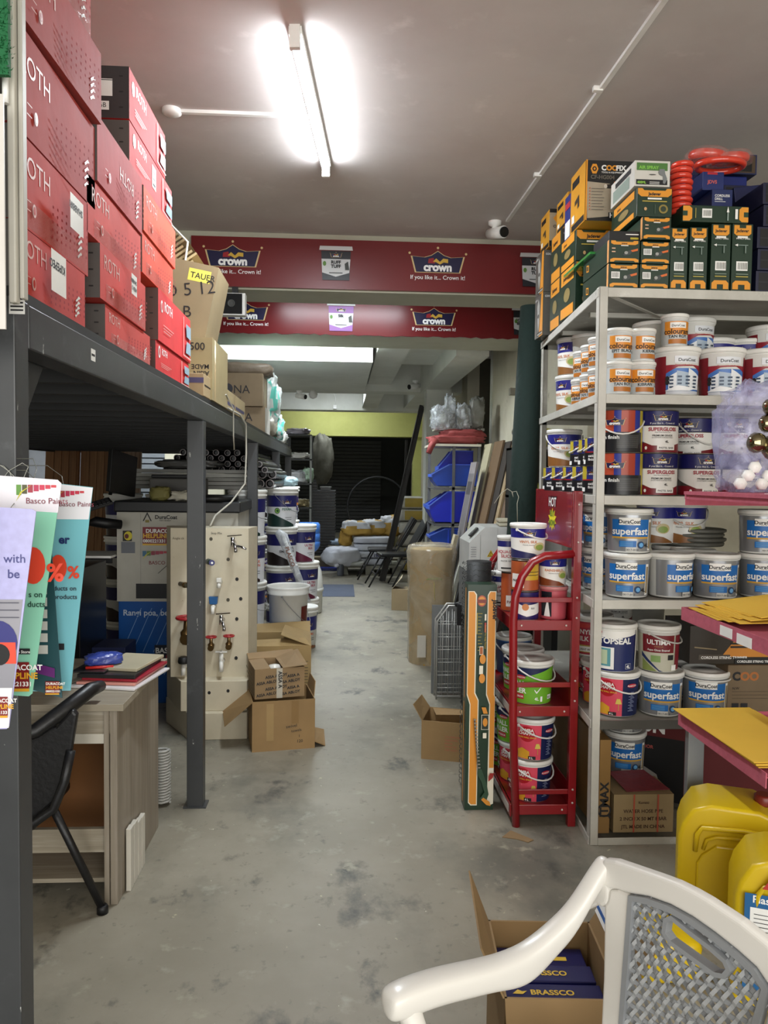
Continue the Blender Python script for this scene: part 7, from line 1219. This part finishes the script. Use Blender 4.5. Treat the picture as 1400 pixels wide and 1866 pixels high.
# bag of knobs
t=thing('knob_bag','clear lilac-printed bag of chrome knobs standing on the pink top slab','bag',(1.47,2.62,1.513))
LB=film('#b9b9dc',.12,.75,9,.08)
blob('film','','',(0,0,0),(.30,.17,.37),LB,110,.12,3,e=.45,parent=t)
CHK=mat('#a39a7a',.08,1.0,var=.3)
for i,(x,z,r) in enumerate(((-.065,.17,.036),(-.005,.155,.046),(-.03,.235,.032),(.065,.20,.052),(.06,.28,.045),(.11,.25,.04),(-.02,.29,.03))): part('knob',MB().lathe([(.001,-r*.8),(r*.7,-r*.7),(r,-.1*r),(r*.8,r*.5),(r*.3,r*.7),(.001,r*.7)],CHK,14,(x,-.085,z),caps=(0,0),axis='y'),t)
for i in range(11): part('white_pack',MB().lathe([(.001,-.012),(.020,-.010),(.022,0),(.020,.010),(.001,.012)],W,6,(-.12+.024*i,-.088-.004*(i%2),.03+.028*(i%3)),caps=(0,0),axis='y'),t)
# jerrycans
JY=mat('#d3b417',.32,var=.06,scale=3)
def jerry(label,x,y,h=.53,w=.30,d=.26,lab=False,rz=0):
    t=thing('jerrycan',label,'jerrycan',(x,y,0),rz); b=bmesh.new()
    # front-view outline, extruded; recessed grip near the top
    out=[(0,.02),(.02,0),(w-.02,0),(w,.02),(w,h-.07),(w-.03,h-.02),(w-.08,h),(.10,h),(.045,h-.02),(.012,h-.075),(0,h-.12)]
    m=MB().prism(out,-d,JY,(0,0,0),(1,0,0),(0,0,1)); o=part('body',m,t,bevel=.035); o.modifiers[-1].segments=5; o.modifiers[-1].angle_limit=math.radians(40)
    for p in o.data.polygons: p.use_smooth=True
    part('grip_rib',MB().tube([(.055,-.006,h-.16),(.06,-.012,h-.10),(.075,-.012,h-.075),(.20,-.012,h-.065),(.27,-.010,h-.07)],.008,JY,10),t); part('grip_rib',MB().tube([(.08,-.006,h-.15),(.09,-.010,h-.115),(.12,-.012,h-.10),(.20,-.010,h-.095)],.006,JY,10),t)
    b2=MB().prism([(.07,.03),(.26,.03),(.27,.05),(.27,h-.16),(.24,h-.125),(.12,h-.13),(.075,h-.17),(.06,h-.2),(.06,.05)],.014,JY,(0,0.002,0),(1,0,0),(0,0,1)); q=part('front_panel',b2,t,bevel=.006)
    part('cap',MB().lathe([(.03,0),(.032,.005),(.032,.03),(.026,.035)],mat('#7a2a1c',.4),18,(w-.055,d*.5,h-.01)),t,'dark red screw cap')
    if lab:
        part('label',MB().plane_dec([('r',.025,.07,.27,.36,mat('#1f5f94',.4,var=0)),('r',.04,.16,.18,.32,W),('t',.045,.335,.030,'Plastocrete',W,'l',.8)]+[('r',.05,.30-.012*i,.165-.02*(i%3),.302-.012*i,INK) for i in range(11)]+[('p',[(.07,.38),(.10,.43),(.13,.38)],mat('#b5342a',.4,var=0)),('p',[(.085,.385),(.10,.415),(.115,.385)],mat('#d8a82a',.4,var=0)),('r',.19,.10,.26,.33,mat('#8a9aa0',.4,var=.2))],(0,-.016,0),(1,0,0),(0,0,1)),t,'blue and white product label')
    return t
jerry('tall yellow jerrycan standing before the shelving, left and rear one',1.165,2.52,.455,.33,.22,False,-.40)
jerry('yellow jerrycan with blue label at the right edge, nearer one',1.165,2.14,.455,.31,.22,True,-.40)
blob('yellow_container','low yellow plastic container on the floor before the jerrycans','container',(1.03,2.33,0),(.20,.20,.14),JY,120,.02,2,e=.35)
# open carton with dark blue boxes
def carton_open():
    t=thing('cardboard_box','open brown carton of navy boxes on the floor behind the white chair','box',(.37,1.62,0),math.radians(-4)); c='#8a6f48'; m=mat(c,.75,bump=.2); w,d,h=.26,.30,.41
    part('side_wall',MB().box(0,0,0,w,.005,h,m),t); part('side_wall',MB().box(0,d-.005,0,w,d,h,m),t); part('side_wall',MB().box(0,0,0,.005,d,h,m),t); part('side_wall',MB().box(w-.005,0,0,w,d,h,m),t); part('bottom',MB().box(0,0,0,w,d,.006,m),t)
    flap(t,(0,d,h),(0,0,h),(-.05,.02,h+.10),(-.05,d-.0,h+.13),c); flap(t,(w,0,h),(w,d,h),(w+.07,d,h+.11),(w+.07,.0,h+.12),c); flap(t,(0,0,h),(w,0,h),(w,-.06,h-.10),(0,-.06,h-.10),c)
    part('tape',MB().add([(w+.014,.0,h+.03),(w+.014,d,h+.03),(w+.034,d,h+.065),(w+.034,.0,h+.065)],[(0,1,2,3)],W).add([(w+.018,.0,h+.04),(w+.018,d,h+.04),(w+.022,d,h+.047),(w+.022,.0,h+.047)],[(0,1,2,3)],mat('#2a5fa8',.3)),t,'white tape with blue stripe')
carton_open()
NB='#15174e'
br=lambda w,d:[('t',w*.28,d*.36,.024,'BRASSCO',mat('#d8b43a',.4,var=0),'l',1.3),('p',[(w*.10,d*.38),(w*.16,d*.62),(w*.2,d*.52),(w*.25,d*.55),(w*.2,d*.36)],mat('#d8b43a',.4,var=0))]
k=0
for (x,y,w,d,z,l,dec) in ((.385,1.63,.235,.062,.345,'first',1),(.385,1.695,.235,.062,.352,'second',1),(.387,1.76,.232,.062,.356,'third',1),(.39,1.825,.228,.075,.350,'farthest',0)):
    carton('small_box','navy small box with gold print in the open carton, %s from the chair'%l,'box',(x,y,z-.3),(w,d,.30),-.07,NB,{'T':br(w,d) if dec else [('r',w*.05,d*.1,w*.25,d*.6,mat('#c9702a',.4,var=0)),('r',w*.6,d*.3,w*.8,d*.5,mat('#d8b43a',.4,var=0))]},bevel=.003,rough=.3)
# white plastic armchair with grey woven back
CW=mat('#d9d6cf',.30,var=.04,scale=3); CG=mat('#8a8d90',.38,var=.06)
ch=thing('plastic_armchair','white plastic armchair with grey woven back panel, nearest the camera','chair',(.52,1.5,0),-math.radians(60))
# local frame: x along the back (e), y = direction opposite to the sitting side
def cp(n,b,l=None,bv=.006,seg=3):
    o=part(n,b,ch,l,bv); 
    if bv: o.modifiers[-1].segments=seg
    return o
outer=[(-.020,.60),(-.026,.69),(-.010,.742),(.004,.772),(.024,.790),(.050,.799),(.11,.808),(.19,.819),(.255,.818),(.317,.810),(.366,.797),(.41,.772),(.45,.74),(.475,.69),(.47,.60),(.455,.44),(.43,.40)]
inner=[(.089,.749),(.13,.763),(.178,.771),(.225,.771),(.268,.765),(.31,.756),(.339,.746),(.370,.722)]
# frame as three beams so that the opening stays open
TH=.026
def pr(poly,t=TH,o=(0,.0,0),m=CW): return MB().prism(poly,-t,m,o,(1,0,0),(0,0,1))
b=MB(); vs=[];fs=[]
top_o=[(.024,.790),(.050,.799),(.11,.808),(.15,.814),(.19,.819),(.225,.8195),(.255,.818),(.317,.810),(.366,.797),(.41,.772)]
top_i=[(.040,.735),(.055,.742),(.089,.749),(.13,.763),(.178,.771),(.225,.771),(.268,.765),(.31,.756),(.345,.745),(.372,.722)]
poly=[(-.022,.66),(-.018,.71),(-.004,.752),(.010,.778)]+top_o+[(.45,.735),(.472,.68),(.47,.60),(.452,.44),(.40,.40)]+[(.335,.40),(.345,.56),(.370,.70)]+list(reversed(top_i))+[(.040,.716),(.036,.700),(.022,.690),(.010,.688),(-.004,.676)]
cp('back_frame',pr(poly),bv=.009,seg=4)
cp('back_upright',pr([(.028,.70),(.036,.712),(.040,.735),(.060,.745),(.089,.749),(.080,.60),(.070,.40),(.026,.40),(.030,.55)],TH),bv=.006)
# grey inset: border, slot frame and weave
ins=[(.089,.749),(.13,.763),(.178,.771),(.225,.771),(.268,.765),(.31,.756),(.345,.745),(.370,.722),(.345,.60),(.335,.40),(.070,.40),(.080,.60)]
def ring(poly,wd,m,y0,y1):
    cx=sum(p[0] for p in poly)/len(poly);cz=sum(p[1] for p in poly)/len(poly); n=len(poly); inn=[]
    for i in range(n):
        p=Vector(poly[i]);a=Vector(poly[i-1]);c=Vector(poly[(i+1)%n]); d=((p-a).normalized()+(c-p).normalized()).normalized(); nn=Vector((-d.y,d.x)); 
        if nn.dot(Vector((cx,cz))-p)<0: nn=-nn
        inn.append(p+nn*wd)
    vs=[(p[0],y0,p[1]) for p in poly]+[(p[0],y0,p[1]) for p in inn]+[(p[0],y1,p[1]) for p in poly]+[(p[0],y1,p[1]) for p in inn]; fs=[]
    for i in range(n):
        j=(i+1)%n; fs+=[(i,j,n+j,n+i),(2*n+i,3*n+i,3*n+j,2*n+j),(n+i,n+j,3*n+j,3*n+i),(i,2*n+i,2*n+j,j)]
    return MB().add(vs,fs,m),inn
b,inn=ring(ins,.012,CG,-.004,TH*.6); cp('inset_border',b,'grey border of the woven panel',0)
slot=[(.171,.716),(.174,.738),(.188,.748),(.225,.742),(.262,.737),(.290,.730),(.299,.718),(.290,.704),(.272,.698),(.225,.702),(.186,.706)]
b,sin_=ring([(p[0]+(p[0]-.235)*.08,p[1]+(p[1]-.722)*.30) for p in slot],.009,CG,-.004,TH*.6); cp('grip_slot',b,'grey rim of the hand slot',0)
def inside(pt,poly):
    x,y=pt;c=False;j=len(poly)-1
    for i in range(len(poly)):
        xi,yi=poly[i];xj,yj=poly[j]
        if (yi>y)!=(yj>y) and x<(xj-xi)*(y-yi)/(yj-yi)+xi:c=not c
        j=i
    return c
slo=[(p[0]+(p[0]-.235)*.08,p[1]+(p[1]-.722)*.30) for p in slot]
def strips(ang,pitch,wd,m,y0,phase,amp):
    b=MB(); ca,sa=math.cos(ang),math.sin(ang); st=.006
    for k in range(-60,60):
        off=k*pitch; run=[]
        s=-.5
        while s<.9:
            x=.22+s*ca-off*sa; z=.6+s*sa+off*ca
            ok=inside((x,z),ins) and not inside((x,z),slo)
            if ok: run.append((x,z,s))
            if (not ok or s+st>=.9) and run:
                if len(run)>1:
                    vs=[];fs=[]
                    for i,(x,z,ss) in enumerate(run):
                        yy=y0+amp*math.sin(ss/phase*PI+k*PI)
                        for q in (-1,1): vs.append((x-sa*q*wd/2,yy,z+ca*q*wd/2))
                        for q in (1,-1): vs.append((x-sa*q*wd/2,yy+.003,z+ca*q*wd/2))
                    for i in range(len(run)-1):
                        for q in range(4): r=(q+1)%4; fs.append((i*4+q,i*4+r,i*4+4+r,i*4+4+q))
                    fs+=[(0,1,2,3),tuple(len(vs)-4+q for q in (3,2,1,0))]
                    b.add(vs,fs,m,False)
                run=[]
            s+=st
    return b
cp('weave',strips(math.radians(62),.0165,.0068,mat('#a9acae',.3,var=.05),.004,.0155,.0035),'grey basket weave panel',0)
cp('weave',strips(math.radians(-22),.0155,.0098,CG,.006,.0165,.0030),None,0)
# arms (sweep), seat and legs
def arm(x,sgn):
    top=[(-.022,.796),(.0,.786),(.035,.745),(.07,.708),(.11,.685),(.155,.664),(.197,.653),(.25,.650),(.305,.654),(.36,.660),(.42,.666),(.470,.667),(.486,.655)]
    vs=[];fs=[]
    for i,(s,z) in enumerate(top):
        wd=.036+.02*min(1,max(0,s)/.3); hh=.056 if s<.07 else (.066 if s<.15 else (.078 if s<.25 else .062)); 
        s=float(s); xx=x+sgn*.016-sgn*.045*min(1,max(0,s)/.35); zz=z
        if i==len(top)-1: hh=.04; wd*=.8
        vs+=[(xx-wd/2,-s,zz),(xx+wd/2,-s,zz),(xx+wd/2,-s,zz-hh*.35),(xx+wd/2-.008,-s,zz-hh),(xx-wd/2+.008,-s,zz-hh),(xx-wd/2,-s,zz-hh*.35)]
    n=len(top)
    for i in range(n-1):
        for q in range(6): r=(q+1)%6; fs.append((i*6+q,i*6+6+q,i*6+6+r,i*6+r))
    fs+=[tuple(range(6)),tuple(n*6-1-q for q in range(6))]
    o=cp('armrest',MB().add(vs,fs,CW,True),None,0); m=o.modifiers.new('s','SUBSURF'); m.levels=2; m.render_levels=2
    cp('arm_support',MB().tube([(x-sgn*.03,-.44,.625),(x-sgn*.01,-.41,.52),(x,-.38,.42)],[.022,.02,.024],CW,12),None,0)
arm(.0,1); arm(.45,-1)
cp('seat',MB().box(.0,-.44,.405,.45,.0,.43,CW),None,.015); 
for x,y,dx,dy in ((.02,-.02,-.04,.06),(.43,-.02,.04,.06),(.03,-.40,-.03,-.04),(.42,-.40,.03,-.04)): cp('leg',MB().bar((x,y,.41),(x+dx,y+dy,0),.045,.035,CW),None,.008)
